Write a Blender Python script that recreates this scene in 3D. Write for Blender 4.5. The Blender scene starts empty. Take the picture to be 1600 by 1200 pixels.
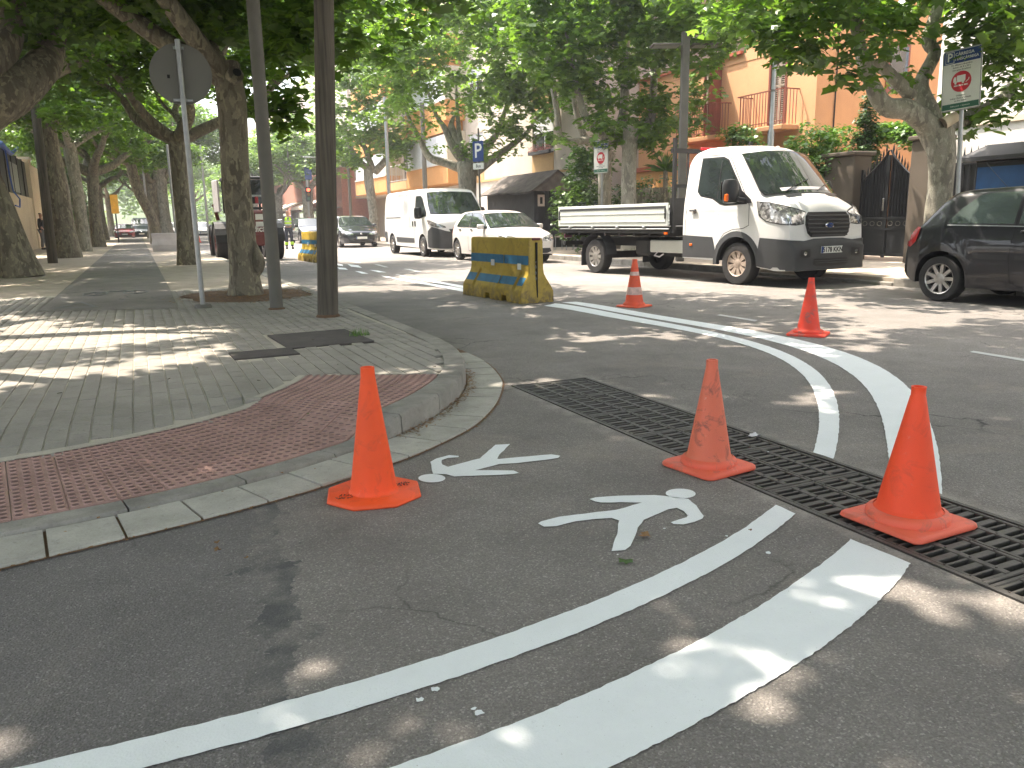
import bpy, bmesh, math, random
import numpy as np
from mathutils import Vector, Matrix
from mathutils.geometry import delaunay_2d_cdt
R = math.radians
random.seed(7)
rng = np.random.default_rng(7)
scene = bpy.context.scene
COL = scene.collection

# ---------------------------------------------------------------- camera, sky, sun, exposure
cam_data = bpy.data.cameras.new('camera')
cam = bpy.data.objects.new('camera', cam_data)
COL.objects.link(cam)
cam_data.sensor_width = 36.0
cam_data.lens = 36.0 * 1230 / 1600
cam_data.clip_start = 0.05
cam_data.clip_end = 800
CR, CU, CF = Vector((0.905, -0.424, -0.016)), Vector((0.101, 0.178, 0.979)), Vector((0.412, 0.888, -0.204))
cam.matrix_world = Matrix.Translation((0, 0, 1.15)) @ Matrix((CR, CU, -CF)).transposed().to_4x4()
scene.camera = cam
SUN_EL, SUN_AZ = R(62), R(-32)          # azimuth measured from +Y towards +X
world = bpy.data.worlds.new('World')
scene.world = world
world.use_nodes = True
wn = world.node_tree
bg = wn.nodes['Background']
sky = wn.nodes.new('ShaderNodeTexSky')
sky.sky_type = 'NISHITA'
sky.sun_disc = False
sky.sun_elevation = SUN_EL
sky.sun_rotation = SUN_AZ
sky.dust_density = 4.0
hs = wn.nodes.new('ShaderNodeHueSaturation')
hs.inputs['Saturation'].default_value = .45
wn.links.new(sky.outputs[0], hs.inputs['Color'])
wn.links.new(hs.outputs[0], bg.inputs[0])
bg.inputs[1].default_value = 0.15
sd = bpy.data.lights.new('sun', 'SUN')
sun = bpy.data.objects.new('sun', sd)
COL.objects.link(sun)
sd.energy = 3.0
sd.angle = R(0.55)
sd.color = (1.0, 0.885, 0.76)
sv = Vector((math.sin(SUN_AZ) * math.cos(SUN_EL), math.cos(SUN_AZ) * math.cos(SUN_EL), math.sin(SUN_EL)))
sun.rotation_euler = sv.to_track_quat('Z', 'Y').to_euler()
vs = scene.view_settings
vs.view_transform = 'Standard'
vs.look = 'None'
vs.gamma = 1
vs.exposure = 2.15
scene.cycles.max_bounces = 7
scene.cycles.diffuse_bounces = 4
scene.cycles.transparent_max_bounces = 8
scene.cycles.sample_clamp_indirect = 6
scene.cycles.caustics_reflective = False
scene.cycles.caustics_refractive = False

# ---------------------------------------------------------------- helpers: tagging and meshes
def tag(o, label=None, cat=None, group=None, kind=None):
    if label: o['label'] = label
    if cat: o['category'] = cat
    if group: o['group'] = group
    if kind: o['kind'] = kind
    return o

def empty(name, loc=(0, 0, 0), rz=0.0, label=None, cat=None, group=None):
    o = bpy.data.objects.new(name, None)
    o.empty_display_size = .2
    COL.objects.link(o)
    o.location = loc
    o.rotation_euler = (0, 0, rz)
    return tag(o, label, cat, group)

def link(name, me, mats=None, parent=None):
    if mats is not None and not me.materials:
        for m in (mats if isinstance(mats, (list, tuple)) else [mats]):
            me.materials.append(m)
    o = bpy.data.objects.new(name, me)
    COL.objects.link(o)
    if parent is not None:
        o.parent = parent
    return o

def copy_tree(o, parent=None):
    c = o.copy()
    COL.objects.link(c)
    c.parent = parent
    for ch in o.children:
        copy_tree(ch, c)
    return c

def smooth(me, ang=40):
    me.polygons.foreach_set('use_smooth', [True] * len(me.polygons))
    me.update()
    try:
        me.set_sharp_from_angle(angle=R(ang))
    except Exception:
        pass
    return me

class MB:
    """collects primitives into one mesh"""
    def __init__(s):
        s.v, s.f, s.m = [], [], []
    def add(s, vs_, fs, mi=0):
        b = len(s.v)
        s.v += [tuple(p) for p in vs_]
        s.f += [tuple(b + i for i in f) for f in fs]
        s.m += [mi] * len(fs)
        return s
    def box(s, c, size, rz=0.0, mi=0, M=None, bev=0.0):
        x, y, z = size[0] / 2, size[1] / 2, size[2] / 2
        if bev > 0:
            b = min(bev, x * .9, y * .9, z * .9)
            P = []
            for sz in (-1, 1):
                for (ax, ay) in ((-x + b, -y), (x - b, -y), (x, -y + b), (x, y - b), (x - b, y), (-x + b, y), (-x, y - b), (-x, -y + b)):
                    P.append((ax, ay, sz * (z - b)))
            for sz in (-1, 1):
                for (ax, ay) in ((-x + b, -y + b), (x - b, -y + b), (x - b, y - b), (-x + b, y - b)):
                    P.append((ax, ay, sz * z))
            F = []
            for i in range(8):
                j = (i + 1) % 8
                F.append((i, j, 8 + j, 8 + i))
            t, l = 20, 16
            F += [(t, t + 1, t + 2, t + 3), (l + 3, l + 2, l + 1, l)]
            for base, cc, rev in ((8, t, False), (0, l, True)):
                Q = [(base, base + 1, cc + 1, cc), (base + 2, base + 3, cc + 2, cc + 1), (base + 4, base + 5, cc + 3, cc + 2), (base + 6, base + 7, cc, cc + 3),
                     (base + 1, base + 2, cc + 1), (base + 3, base + 4, cc + 2), (base + 5, base + 6, cc + 3), (base + 7, base, cc)]
                F += [tuple(reversed(q)) for q in Q] if rev else Q
        else:
            P = [(-x, -y, -z), (x, -y, -z), (x, y, -z), (-x, y, -z), (-x, -y, z), (x, -y, z), (x, y, z), (-x, y, z)]
            F = [(0, 3, 2, 1), (4, 5, 6, 7), (0, 1, 5, 4), (1, 2, 6, 5), (2, 3, 7, 6), (3, 0, 4, 7)]
        T = M if M is not None else Matrix.Translation(c) @ Matrix.Rotation(rz, 4, 'Z')
        return s.add([T @ Vector(p) for p in P], F, mi)
    def tube(s, pts, rad, n=8, mi=0, cap=True, wob=0.0, closed=False):
        pts = [Vector(p) for p in pts]
        if not hasattr(rad, '__len__'):
            rad = [rad] * len(pts)
        b = len(s.v)
        up = Vector((0, 0, 1))
        prev = None
        K = len(pts)
        for i, p in enumerate(pts):
            if closed:
                t = pts[(i + 1) % K] - pts[i - 1]
            else:
                t = pts[min(i + 1, K - 1)] - pts[max(i - 1, 0)]
            t.normalize()
            if prev is None:
                a = t.cross(up)
                if a.length < .05:
                    a = t.cross(Vector((1, 0, 0)))
            else:
                a = prev - t * prev.dot(t)
            a.normalize()
            prev = a
            c = t.cross(a)
            for k in range(n):
                th = 2 * math.pi * k / n
                r = rad[i] * (1 + wob * (random.random() - .5))
                s.v.append(tuple(p + a * (r * math.cos(th)) + c * (r * math.sin(th))))
        for i in range(K - (0 if closed else 1)):
            i2 = (i + 1) % K
            for k in range(n):
                k2 = (k + 1) % n
                s.f.append((b + i * n + k, b + i * n + k2, b + i2 * n + k2, b + i2 * n + k))
                s.m.append(mi)
        if cap and not closed:
            s.f.append(tuple(b + k for k in reversed(range(n)))); s.m.append(mi)
            s.f.append(tuple(b + (K - 1) * n + k for k in range(n))); s.m.append(mi)
        return s
    def lathe(s, prof, n=16, c=(0, 0, 0), mi=0, axis='Z', M=None):
        b = len(s.v)
        for (r, z) in prof:
            for k in range(n):
                th = 2 * math.pi * k / n
                p = Vector((r * math.cos(th), r * math.sin(th), z))
                if axis == 'Y':
                    p = Vector((p.x, p.z, p.y))
                if axis == 'X':
                    p = Vector((p.z, p.x, p.y))
                if M is not None:
                    p = M @ p
                s.v.append(tuple(p + Vector(c)))
        fl = axis == 'Y'
        for i in range(len(prof) - 1):
            for k in range(n):
                k2 = (k + 1) % n
                q = (b + i * n + k, b + i * n + k2, b + (i + 1) * n + k2, b + (i + 1) * n + k)
                s.f.append(tuple(reversed(q)) if fl else q)
                s.m.append(mi)
        return s
    def prism(s, poly, z0, z1, mi=0, M=None):
        n = len(poly)
        P = [(x, y, z0) for x, y in poly] + [(x, y, z1) for x, y in poly]
        if M is not None:
            P = [M @ Vector(p) for p in P]
        F = [tuple(reversed(range(n))), tuple(range(n, 2 * n))]
        for i in range(n):
            j = (i + 1) % n
            F.append((i, j, n + j, n + i))
        return s.add(P, F, mi)
    def mesh(s, name, sm=None):
        me = bpy.data.meshes.new(name)
        me.from_pydata(s.v, [], s.f)
        if any(s.m):
            me.polygons.foreach_set('material_index', s.m)
        me.update()
        if sm:
            smooth(me, sm)
        return me
    def build(s, name, mats, parent=None, sm=None, kind=None, label=None, loc=None):
        o = link(name, s.mesh(name, sm), mats, parent)
        if loc: o.location = loc
        if kind: o['kind'] = kind
        if label: o['label'] = label
        return o

def np_mesh(name, V, F, k):
    """V (n,3), F (m,k) -> mesh"""
    me = bpy.data.meshes.new(name)
    V = np.asarray(V, dtype=np.float32); F = np.asarray(F, dtype=np.int32)
    me.vertices.add(len(V)); me.vertices.foreach_set('co', V.ravel())
    me.loops.add(F.size); me.loops.foreach_set('vertex_index', F.ravel())
    me.polygons.add(len(F))
    me.polygons.foreach_set('loop_start', np.arange(0, F.size, k, dtype=np.int32))
    me.polygons.foreach_set('loop_total', np.full(len(F), k, dtype=np.int32))
    me.update(calc_edges=True)
    return me

def cdt_fill(poly, step=None):
    """triangulate a 2D polygon with interior grid points"""
    n = len(poly)
    pts = [Vector((p[0], p[1])) for p in poly]
    if step:
        P2 = []
        for i in range(n):
            a, b = pts[i], pts[(i + 1) % n]
            m = max(1, int((b - a).length / step))
            for k in range(m):
                P2.append(a.lerp(b, k / m))
        pts = P2
        n = len(pts)
        xs = [p.x for p in pts]; ys = [p.y for p in pts]
        x = min(xs) + step * .5
        ins = []
        def inside(q):
            c = False
            j = n - 1
            for i in range(n):
                a, b = pts[i], pts[j]
                if (a.y > q[1]) != (b.y > q[1]) and q[0] < (b.x - a.x) * (q[1] - a.y) / (b.y - a.y) + a.x:
                    c = not c
                j = i
            return c
        while x < max(xs):
            y = min(ys) + step * .5
            while y < max(ys):
                if inside((x, y)) and min((Vector((x, y)) - p).length for p in pts) > step * .35:
                    ins.append(Vector((x, y)))
                y += step
            x += step
        pts = pts + ins
    r = delaunay_2d_cdt(pts, [(i, (i + 1) % n) for i in range(n)], [], 1, 1e-6)
    # output_type 1 = inside triangles
    return [(v.x, v.y) for v in r[0]], [tuple(f) for f in r[2]]

def interp(tab, x):
    if x <= tab[0][0]: return tab[0][1]
    for (a, b) in zip(tab, tab[1:]):
        if x <= b[0]:
            t = (x - a[0]) / max(1e-9, b[0] - a[0])
            return a[1] + (b[1] - a[1]) * t
    return tab[-1][1]

def crom(pts, n=6):
    """Catmull-Rom through points"""
    P = [Vector(p) for p in pts]
    out = []
    for i in range(len(P) - 1):
        p0 = P[i - 1] if i else P[0] * 2 - P[1]
        p1, p2 = P[i], P[i + 1]
        p3 = P[i + 2] if i + 2 < len(P) else P[-1] * 2 - P[-2]
        for k in range(n):
            t = k / n
            out.append(.5 * ((2 * p1) + (p2 - p0) * t + (2 * p0 - 5 * p1 + 4 * p2 - p3) * t * t + (3 * p1 - p0 - 3 * p2 + p3) * t ** 3))
    out.append(P[-1])
    return out

def text_mesh(s, size, extrude=.001, align='CENTER', bold=0.0):
    cu = bpy.data.curves.new('txt', 'FONT')
    cu.body = s
    cu.size = size
    cu.extrude = extrude
    cu.offset = bold
    cu.resolution_u = 2
    cu.align_x = align
    cu.align_y = 'CENTER'
    o = bpy.data.objects.new('txt', cu)
    COL.objects.link(o)
    bpy.context.view_layer.update()
    dg = bpy.context.evaluated_depsgraph_get()
    me = bpy.data.meshes.new_from_object(o.evaluated_get(dg))
    bpy.data.objects.remove(o)
    me.materials.clear()
    return me

# ---------------------------------------------------------------- materials
class NT:
    def __init__(s, name):
        s.m = bpy.data.materials.new(name)
        s.m.use_nodes = True
        s.t = s.m.node_tree
        s.b = s.t.nodes['Principled BSDF']
        s.out = s.t.nodes['Material Output']
        s.pos = None
    def n(s, ty, **kw):
        nd = s.t.nodes.new('ShaderNode' + ty)
        for k, v in kw.items():
            if k.startswith('i_'):
                key = k[2:]
                nd.inputs[int(key) if key.isdigit() else key].default_value = v
            else:
                setattr(nd, k, v)
        return nd
    def l(s, a, b):
        s.t.links.new(a, b)
    def P(s, obj=False):
        if s.pos is None:
            if obj:
                s.pos = s.n('TexCoord').outputs['Object']
            else:
                s.pos = s.n('NewGeometry').outputs['Position']
        return s.pos
    def noise(s, scale, detail=3, rough=.55, vec=None, dist=0.0):
        nd = s.n('TexNoise')
        nd.inputs['Scale'].default_value = scale
        nd.inputs['Detail'].default_value = detail
        nd.inputs['Roughness'].default_value = rough
        nd.inputs['Distortion'].default_value = dist
        s.l(vec or s.P(), nd.inputs['Vector'])
        return nd.outputs[0]
    def voro(s, scale, feat='F1', out=0, vec=None, rand=1.0):
        nd = s.n('TexVoronoi', feature=feat)
        nd.inputs['Scale'].default_value = scale
        nd.inputs['Randomness'].default_value = rand
        s.l(vec or s.P(), nd.inputs['Vector'])
        return nd.outputs[out]
    def ramp(s, fac, stops, interp_='LINEAR'):
        nd = s.n('ValToRGB')
        nd.color_ramp.interpolation = interp_
        e = nd.color_ramp.elements
        while len(e) < len(stops): e.new(.5)
        for q, (p, c) in zip(e, stops):
            q.position = p
            q.color = (c, c, c, 1) if not hasattr(c, '__len__') else (*c, 1)
        s.l(fac, nd.inputs[0])
        return nd.outputs[0]
    def mix(s, fac, a, b, mode='MIX'):
        nd = s.n('MixRGB', blend_type=mode)
        for i, x in ((0, fac), (1, a), (2, b)):
            if hasattr(x, 'is_output') or hasattr(x, 'links'):
                s.l(x, nd.inputs[i])
            else:
                nd.inputs[i].default_value = x if i == 0 else (*x, 1)
        return nd.outputs[0]
    def math(s, op, a, b=0.0, clamp=False):
        nd = s.n('Math', operation=op, use_clamp=clamp)
        for i, x in ((0, a), (1, b)):
            if hasattr(x, 'links'): s.l(x, nd.inputs[i])
            else: nd.inputs[i].default_value = x
        return nd.outputs[0]
    def color(s, c):
        if hasattr(c, 'links'): s.l(c, s.b.inputs['Base Color'])
        else: s.b.inputs['Base Color'].default_value = (*c, 1)
        return s
    def rough(s, r):
        if hasattr(r, 'links'): s.l(r, s.b.inputs['Roughness'])
        else: s.b.inputs['Roughness'].default_value = r
        return s
    def bump(s, h, strength=.3, dist=.01):
        nd = s.n('Bump')
        nd.inputs['Strength'].default_value = strength
        nd.inputs['Distance'].default_value = dist
        s.l(h, nd.inputs['Height'])
        s.l(nd.outputs[0], s.b.inputs['Normal'])
        return s

def plain(name, c, rough=.6, metal=0.0, var=.15, scale=6.0, spec=.5, coat=0.0, bump=0.0, obj=False, bscale=60):
    t = NT(name)
    t.P(obj)
    nz = t.noise(scale, 5, .6)
    lo = tuple(x * (1 - var) for x in c)
    hi = tuple(min(1, x * (1 + var)) for x in c)
    t.color(t.ramp(nz, [(.3, lo), (.7, hi)]))
    t.rough(rough)
    t.b.inputs['Metallic'].default_value = metal
    t.b.inputs['Specular IOR Level'].default_value = spec
    if coat:
        t.b.inputs['Coat Weight'].default_value = coat
        t.b.inputs['Coat Roughness'].default_value = .04
    if bump:
        t.bump(t.noise(bscale, 4), bump, .004)
    return t.m

M = {}
def asphalt(name, base, patch=False):
    t = NT(name)
    p = t.P()
    big = t.noise(.35, 5, .6)
    mid = t.noise(2.3, 6, .65)
    fine = t.noise(170, 2, .7)
    ag = t.voro(190, 'F1', 1)          # cell colour
    sep = t.n('SeparateColor'); t.l(ag, sep.inputs[0])
    speck = t.ramp(sep.outputs[0], [(.0, .5), (.55, .8), (.88, 1.1), (.96, 1.6), (1, 2.2)])
    c = t.ramp(big, [(.3, tuple(x * .82 for x in base)), (.7, tuple(x * 1.16 for x in base))])
    c = t.mix(1, c, t.ramp(mid, [(.3, .84), (.7, 1.14)]), 'MULTIPLY')
    c = t.mix(.5, c, speck, 'MULTIPLY')
    c = t.mix(.5, c, t.ramp(fine, [(.3, .6), (.7, 1.4)]), 'MULTIPLY')
    # sandy stains
    st = t.ramp(t.noise(.9, 6, .7, dist=.6), [(.55, 0), (.75, .35)])
    c = t.mix(st, c, (base[0] * 1.75, base[1] * 1.6, base[2] * 1.4))
    if patch:
        # older, coarser and darker surface to the lower left, divided by a ragged sealed line
        sx = t.n('SeparateXYZ'); t.l(p, sx.inputs[0])
        w = t.math('MULTIPLY', t.math('SUBTRACT', t.noise(3.0, 5, .7), .5), .55)
        lx = t.math('ADD', t.math('ADD', sx.outputs[0], t.math('MULTIPLY', sx.outputs[1], -.1)), w)
        old = t.math('LESS_THAN', lx, -.02)
        near = t.math('LESS_THAN', sx.outputs[1], 4.2)
        old = t.math('MULTIPLY', old, near)
        c = t.mix(t.math('MULTIPLY', old, .75), c, t.mix(1, c, (.72, .74, .78), 'MULTIPLY'))
        band = t.math('MULTIPLY', t.math('LESS_THAN', lx, .1), t.math('GREATER_THAN', lx, -.02))
        band = t.math('MULTIPLY', t.math('MULTIPLY', band, near), t.ramp(t.noise(5, 3), [(.35, 0), (.6, .8)]))
        c = t.mix(band, c, (.065, .070, .074))
        # pale dust along the rim of the drain
        rim = t.ramp(t.math('ABSOLUTE', t.math('SUBTRACT', t.math('ABSOLUTE', t.math('SUBTRACT', sx.outputs[0], 2.6)), .33)), [(0, .8), (.09, 0)])
        rim = t.math('MULTIPLY', t.math('MULTIPLY', rim, t.math('LESS_THAN', sx.outputs[1], 5.1)), t.ramp(t.noise(7, 6, .7), [(.42, 0), (.62, 1)]))
        c = t.mix(rim, c, (.36, .33, .29))
    # cracks
    wv = t.n('VectorMath', operation='ADD')
    nv = t.n('TexNoise'); nv.inputs['Scale'].default_value = 2.5; nv.inputs['Detail'].default_value = 4; t.l(p, nv.inputs['Vector'])
    sc = t.n('VectorMath', operation='SCALE'); t.l(nv.outputs[1], sc.inputs[0]); sc.inputs['Scale'].default_value = .6
    t.l(p, wv.inputs[0]); t.l(sc.outputs[0], wv.inputs[1])
    cr = t.voro(.75, 'DISTANCE_TO_EDGE', 0, wv.outputs[0])
    crk = t.math('MULTIPLY', t.ramp(cr, [(0, 1), (.009, 0)]), t.ramp(t.noise(.5, 2), [(.5, 0), (.6, .8)]))
    c = t.mix(crk, c, (.012, .012, .012))
    t.color(c)
    t.rough(t.ramp(fine, [(.3, .75), (.7, .95)]))
    t.b.inputs['Specular IOR Level'].default_value = .35
    h = t.math('ADD', t.math('MULTIPLY', t.voro(140, 'F1', 0), .8), t.math('MULTIPLY', fine, .7))
    t.bump(h, .85, .006)
    return t.m
M['asphalt'] = asphalt('asphalt', (.235, .216, .197), True)
M['asphalt_path'] = asphalt('asphalt_path', (.245, .225, .20))

def concrete(name, base, var=.16, scale=3.0, dirt=.5, fine=.2):
    t = NT(name)
    c = t.ramp(t.noise(scale, 6, .65), [(.28, tuple(x * (1 - var) for x in base)), (.72, tuple(x * (1 + var) for x in base))])
    c = t.mix(fine * 2, c, t.ramp(t.noise(120, 3, .7), [(.3, .75), (.7, 1.2)]), 'MULTIPLY')
    d = t.ramp(t.noise(1.1, 6, .7, dist=.5), [(.5, 0), (.72, dirt)])
    c = t.mix(d, c, tuple(x * .55 for x in base))
    ri = t.n('ObjectInfo')
    c = t.mix(1, c, t.ramp(ri.outputs['Random'], [(0, .94), (1, 1.05)]), 'MULTIPLY')
    t.color(c)
    t.rough(.9)
    t.b.inputs['Specular IOR Level'].default_value = .3
    pit = t.math('MULTIPLY', t.ramp(t.noise(38, 4, .75), [(.58, 0), (.66, 1)]), .35)
    t.l(t.mix(pit, c, tuple(x * .4 for x in base)), t.b.inputs['Base Color'])
    t.bump(t.math('ADD', t.noise(90, 4, .7), t.math('MULTIPLY', t.noise(14, 5, .7), 1.5)), .5, .004)
    return t.m
def island_concrete(name, base, dirt=.4):
    m = concrete(name, base, dirt=dirt)
    nt = m.node_tree
    g = nt.nodes.new('ShaderNodeNewGeometry')
    for nd in nt.nodes:
        if nd.type == 'OBJECT_INFO':
            for l in list(nd.outputs['Random'].links):
                to = l.to_socket
                nt.links.new(g.outputs['Random Per Island'], to)
    return m
M['paver'] = island_concrete('paver_concrete', (.305, .285, .25))
M['mortar'] = concrete('sand_joint', (.46, .42, .35))
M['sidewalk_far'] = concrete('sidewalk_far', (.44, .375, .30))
M['slab'] = concrete('gutter_slab', (.40, .385, .34), .18, 6, dirt=.45)
M['kerb'] = concrete('kerb_stone', (.275, .26, .23), .3, 5, dirt=.75)
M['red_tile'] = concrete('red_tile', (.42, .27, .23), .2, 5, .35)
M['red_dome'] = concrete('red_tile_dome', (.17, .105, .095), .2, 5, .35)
M['earth'] = concrete('dry_earth', (.16, .10, .06), .35, 8)
M['plate'] = concrete('dark_cover_plate', (.085, .075, .07), .25, 5)

def paint(name, base, wear=.06):
    t = NT(name)
    n1 = t.noise(5, 6, .7)
    n2 = t.noise(110, 3, .8)
    f = t.math('MULTIPLY', t.ramp(n2, [(.60, 0), (.68, 1)]), t.ramp(n1, [(.5, wear), (.7, wear * 5)]))
    c = t.ramp(n1, [(.3, tuple(x * .93 for x in base)), (.7, base)])
    t.color(t.mix(f, c, (.12, .12, .12)))
    t.rough(.62)
    t.bump(t.math('ADD', t.noise(60, 3), t.voro(140, 'F1', 0)), .3, .003)
    return t.m
M['road_white'] = paint('road_paint', (.80, .83, .83))
M['road_white_old'] = paint('road_paint_worn', (.50, .50, .48), .3)

def orange(name, base, dirt=.3, dcol=(.05, .035, .03), fade=0.0):
    t = NT(name)
    t.P(True)
    c = t.ramp(t.noise(4, 5, .6), [(.3, tuple(x * .88 for x in base)), (.7, base)])
    if fade:
        c = t.mix(fade, c, (.62, .30, .20))
    d = t.math('MULTIPLY', t.ramp(t.noise(9, 6, .75, dist=.8), [(.52, 0), (.66, 1)]), dirt)
    c = t.mix(d, c, dcol)
    w = t.math('MULTIPLY', t.ramp(t.noise(22, 4, .7), [(.66, 0), (.72, 1)]), dirt * .5)
    c = t.mix(w, c, (.75, .6, .5))
    t.color(c)
    t.rough(.58)
    t.b.inputs['Subsurface Weight'].default_value = .25
    t.b.inputs['Subsurface Radius'].default_value = (.05, .012, .004)
    t.b.inputs['Subsurface Scale'].default_value = .3
    t.bump(t.noise(40, 4), .15, .004)
    return t.m
M['cone_new'] = orange('cone_orange', (.97, .10, .014), .22)
M['cone_new2'] = orange('cone_red_orange', (.96, .082, .016), .2)
M['cone_old'] = orange('cone_faded', (.80, .13, .055), .75, (.09, .05, .045), .25)
M['cone_strip'] = orange('cone_striped_orange', (.85, .12, .05), .35)
M['cone_scuff'] = orange('cone_scuffed', (.80, .065, .03), .9, (.16, .13, .12))
M['cone_band'] = plain('worn_reflective_band', (.62, .42, .36), .5, var=.35, scale=14, obj=True)
M['black_ink'] = plain('marker_ink', (.015, .012, .012), .6)
M['plastic_yellow'] = None

def leafmat(name, dark, light, trans=.5):
    t = NT(name)
    geo = t.n('NewGeometry')
    rnd = geo.outputs['Random Per Island']
    c = t.ramp(rnd, [(0, dark), (.5, tuple((a + b) / 2 for a, b in zip(dark, light))), (1, light)])
    c = t.mix(1, c, t.ramp(t.noise(.8, 3), [(.3, .75), (.7, 1.25)]), 'MULTIPLY')
    dif = t.n('BsdfDiffuse'); t.l(c, dif.inputs[0])
    tr = t.n('BsdfTranslucent')
    ct = t.mix(1, c, (1.3, 1.4, .6), 'MULTIPLY')
    t.l(ct, tr.inputs[0])
    mx = t.n('MixShader'); mx.inputs[0].default_value = trans
    t.l(dif.outputs[0], mx.inputs[1]); t.l(tr.outputs[0], mx.inputs[2])
    gl = t.n('BsdfGlossy'); gl.inputs['Roughness'].default_value = .38; gl.inputs[0].default_value = (.85, .9, .85, 1)
    m2 = t.n('MixShader'); m2.inputs[0].default_value = .055
    t.l(mx.outputs[0], m2.inputs[1]); t.l(gl.outputs[0], m2.inputs[2])
    t.l(m2.outputs[0], t.out.inputs[0])
    return t.m
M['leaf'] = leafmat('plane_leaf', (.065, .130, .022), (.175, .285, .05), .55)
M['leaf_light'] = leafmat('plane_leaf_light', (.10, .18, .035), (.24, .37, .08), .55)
M['hedge'] = leafmat('hedge_leaf', (.03, .07, .018), (.10, .17, .03), .3)
M['ivy'] = leafmat('ivy_leaf', (.05, .12, .02), (.15, .27, .04), .35)
M['cypress'] = leafmat('cypress_leaf', (.03, .075, .02), (.075, .14, .03), .2)
M['flower'] = leafmat('flower_petals', (.20, .06, .09), (.45, .16, .20), .3)
M['dry_leaf'] = plain('dry_leaf', (.24, .13, .05), .8, var=.4)

def bark(name, c0, c1, c2, s=7.0):
    t = NT(name)
    t.P(False)
    mp = t.n('Mapping'); mp.inputs['Scale'].default_value = (1, 1, .42); t.l(t.pos, mp.inputs[0])
    n1 = t.noise(s, 3, .5, mp.outputs[0], .8)
    n2 = t.noise(s * 2.1, 2, .5, mp.outputs[0], .5)
    c = t.ramp(n1, [(.44, c0), (.50, c1)])
    c = t.mix(t.ramp(n2, [(.56, 0), (.60, 1)]), c, c2)
    c = t.mix(.6, c, t.ramp(t.noise(45, 4, .7), [(.3, .7), (.7, 1.25)]), 'MULTIPLY')
    t.color(c)
    t.rough(.85)
    t.bump(t.math('ADD', t.math('MULTIPLY', n1, 2), t.noise(40, 5, .7)), .55, .02)
    return t.m
M['bark'] = bark('plane_bark', (.125, .105, .075), (.20, .175, .125), (.28, .25, .17))
M['bark_grey'] = bark('plane_bark_pale', (.20, .185, .15), (.29, .27, .215), (.38, .36, .29))
M['wood_pole'] = None
def wood(name, base):
    t = NT(name)
    mp = t.n('Mapping'); mp.inputs['Scale'].default_value = (30, 30, .9); t.l(t.P(True), mp.inputs[0])
    g1 = t.noise(1, 5, .6, mp.outputs[0], .3)
    c = t.ramp(g1, [(.32, tuple(x * .45 for x in base)), (.5, base), (.7, tuple(x * 1.35 for x in base))])
    c = t.mix(1, c, t.ramp(t.noise(1.2, 3), [(.3, .75), (.7, 1.2)]), 'MULTIPLY')
    t.color(c); t.rough(.85); t.bump(g1, .8, .012)
    return t.m
M['wood_pole'] = wood('weathered_wood', (.098, .083, .064))
M['galv'] = plain('galvanised_steel', (.36, .37, .37), .42, .75, .12, 9)
M['grey_paint'] = plain('grey_pole_paint', (.125, .117, .098), .6, .0, .1, 5)
M['sign_back'] = plain('sign_back', (.17, .165, .145), .5, .35, .08, 3)
M['cone_base'] = orange('cone_base_worn', (.85, .11, .05), .6, (.26, .13, .10), .15)
M['white_sign'] = plain('sign_white', (.74, .75, .70), .5, var=.03)
M['blue_sign'] = plain('sign_blue', (.015, .05, .20), .35, var=.05)
M['green_sign'] = plain('sign_green', (.03, .13, .08), .4, var=.05)
M['red_sign'] = plain('sign_red', (.52, .02, .035), .4, var=.05)
M['iron'] = plain('cast_iron', (.082, .076, .068), .55, .5, .3, 14, bump=.3)
M['black_iron'] = plain('black_painted_iron', (.012, .013, .014), .45, .1, .2)
M['dim_mark'] = paint('worn_path_mark', (.20, .20, .19), .3)
M['black'] = plain('matt_black', (.010, .010, .011), .8, var=.2)
M['pit'] = plain('drain_bottom', (.02, .017, .014), .95)
M['rubber'] = plain('tyre_rubber', (.022, .021, .021), .8, var=.3, scale=12, bump=.3, obj=True)
M['plastic_dark'] = plain('dark_bumper_plastic', (.045, .047, .050), .55, var=.15, scale=3)
M['plastic_black'] = plain('black_plastic', (.015, .015, .016), .4, var=.1)
M['chrome'] = plain('chrome', (.65, .65, .66), .14, 1.0, .04)
M['hub'] = plain('silver_wheel', (.42, .40, .38), .32, .7, .18, 20, obj=True)
M['hub_dirty'] = plain('dusty_wheel_cover', (.40, .32, .26), .5, .35, .25, 16, obj=True)
M['white_car'] = plain('white_car_paint', (.74, .735, .72), .3, var=.04, scale=1.5, coat=.6)
M['cream_car'] = plain('warm_white_car_paint', (.74, .68, .64), .3, var=.03, scale=1.5, coat=.6)
M['black_car'] = plain('black_car_paint', (.006, .006, .009), .35, var=.3, scale=5, coat=.6)
M['dark_car'] = plain('dark_car_paint', (.015, .018, .024), .25, var=.2, coat=1.0)
M['red_car'] = plain('red_car_paint', (.28, .02, .03), .3, coat=.8)
M['maroon_car'] = plain('maroon_car_paint', (.10, .01, .035), .3, coat=.8)
M['green_van'] = plain('dark_van_paint', (.02, .035, .035), .3, coat=.8)
M['machine_red'] = plain('machine_red', (.15, .035, .03), .45, var=.2, scale=4)
M['bed_alu'] = plain('bed_panel_paint', (.56, .58, .54), .4, var=.05, scale=3)
M['bed_edge'] = plain('bed_panel_rib', (.72, .74, .70), .35, var=.04)
M['chassis'] = plain('chassis_black', (.018, .018, .018), .6, var=.3)
M['amber'] = plain('amber_lens', (.75, .13, .01), .25, var=.1)
M['red_lens'] = plain('red_lens', (.35, .01, .012), .2, var=.2)
M['skin'] = plain('skin', (.42, .23, .16), .55, var=.08)
M['hair'] = plain('dark_hair', (.02, .014, .01), .8)
M['hivis'] = plain('hi_vis_yellow', (.50, .80, .04), .7, var=.08)
M['reflect'] = plain('grey_reflective_strip', (.55, .57, .55), .4)
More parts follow.
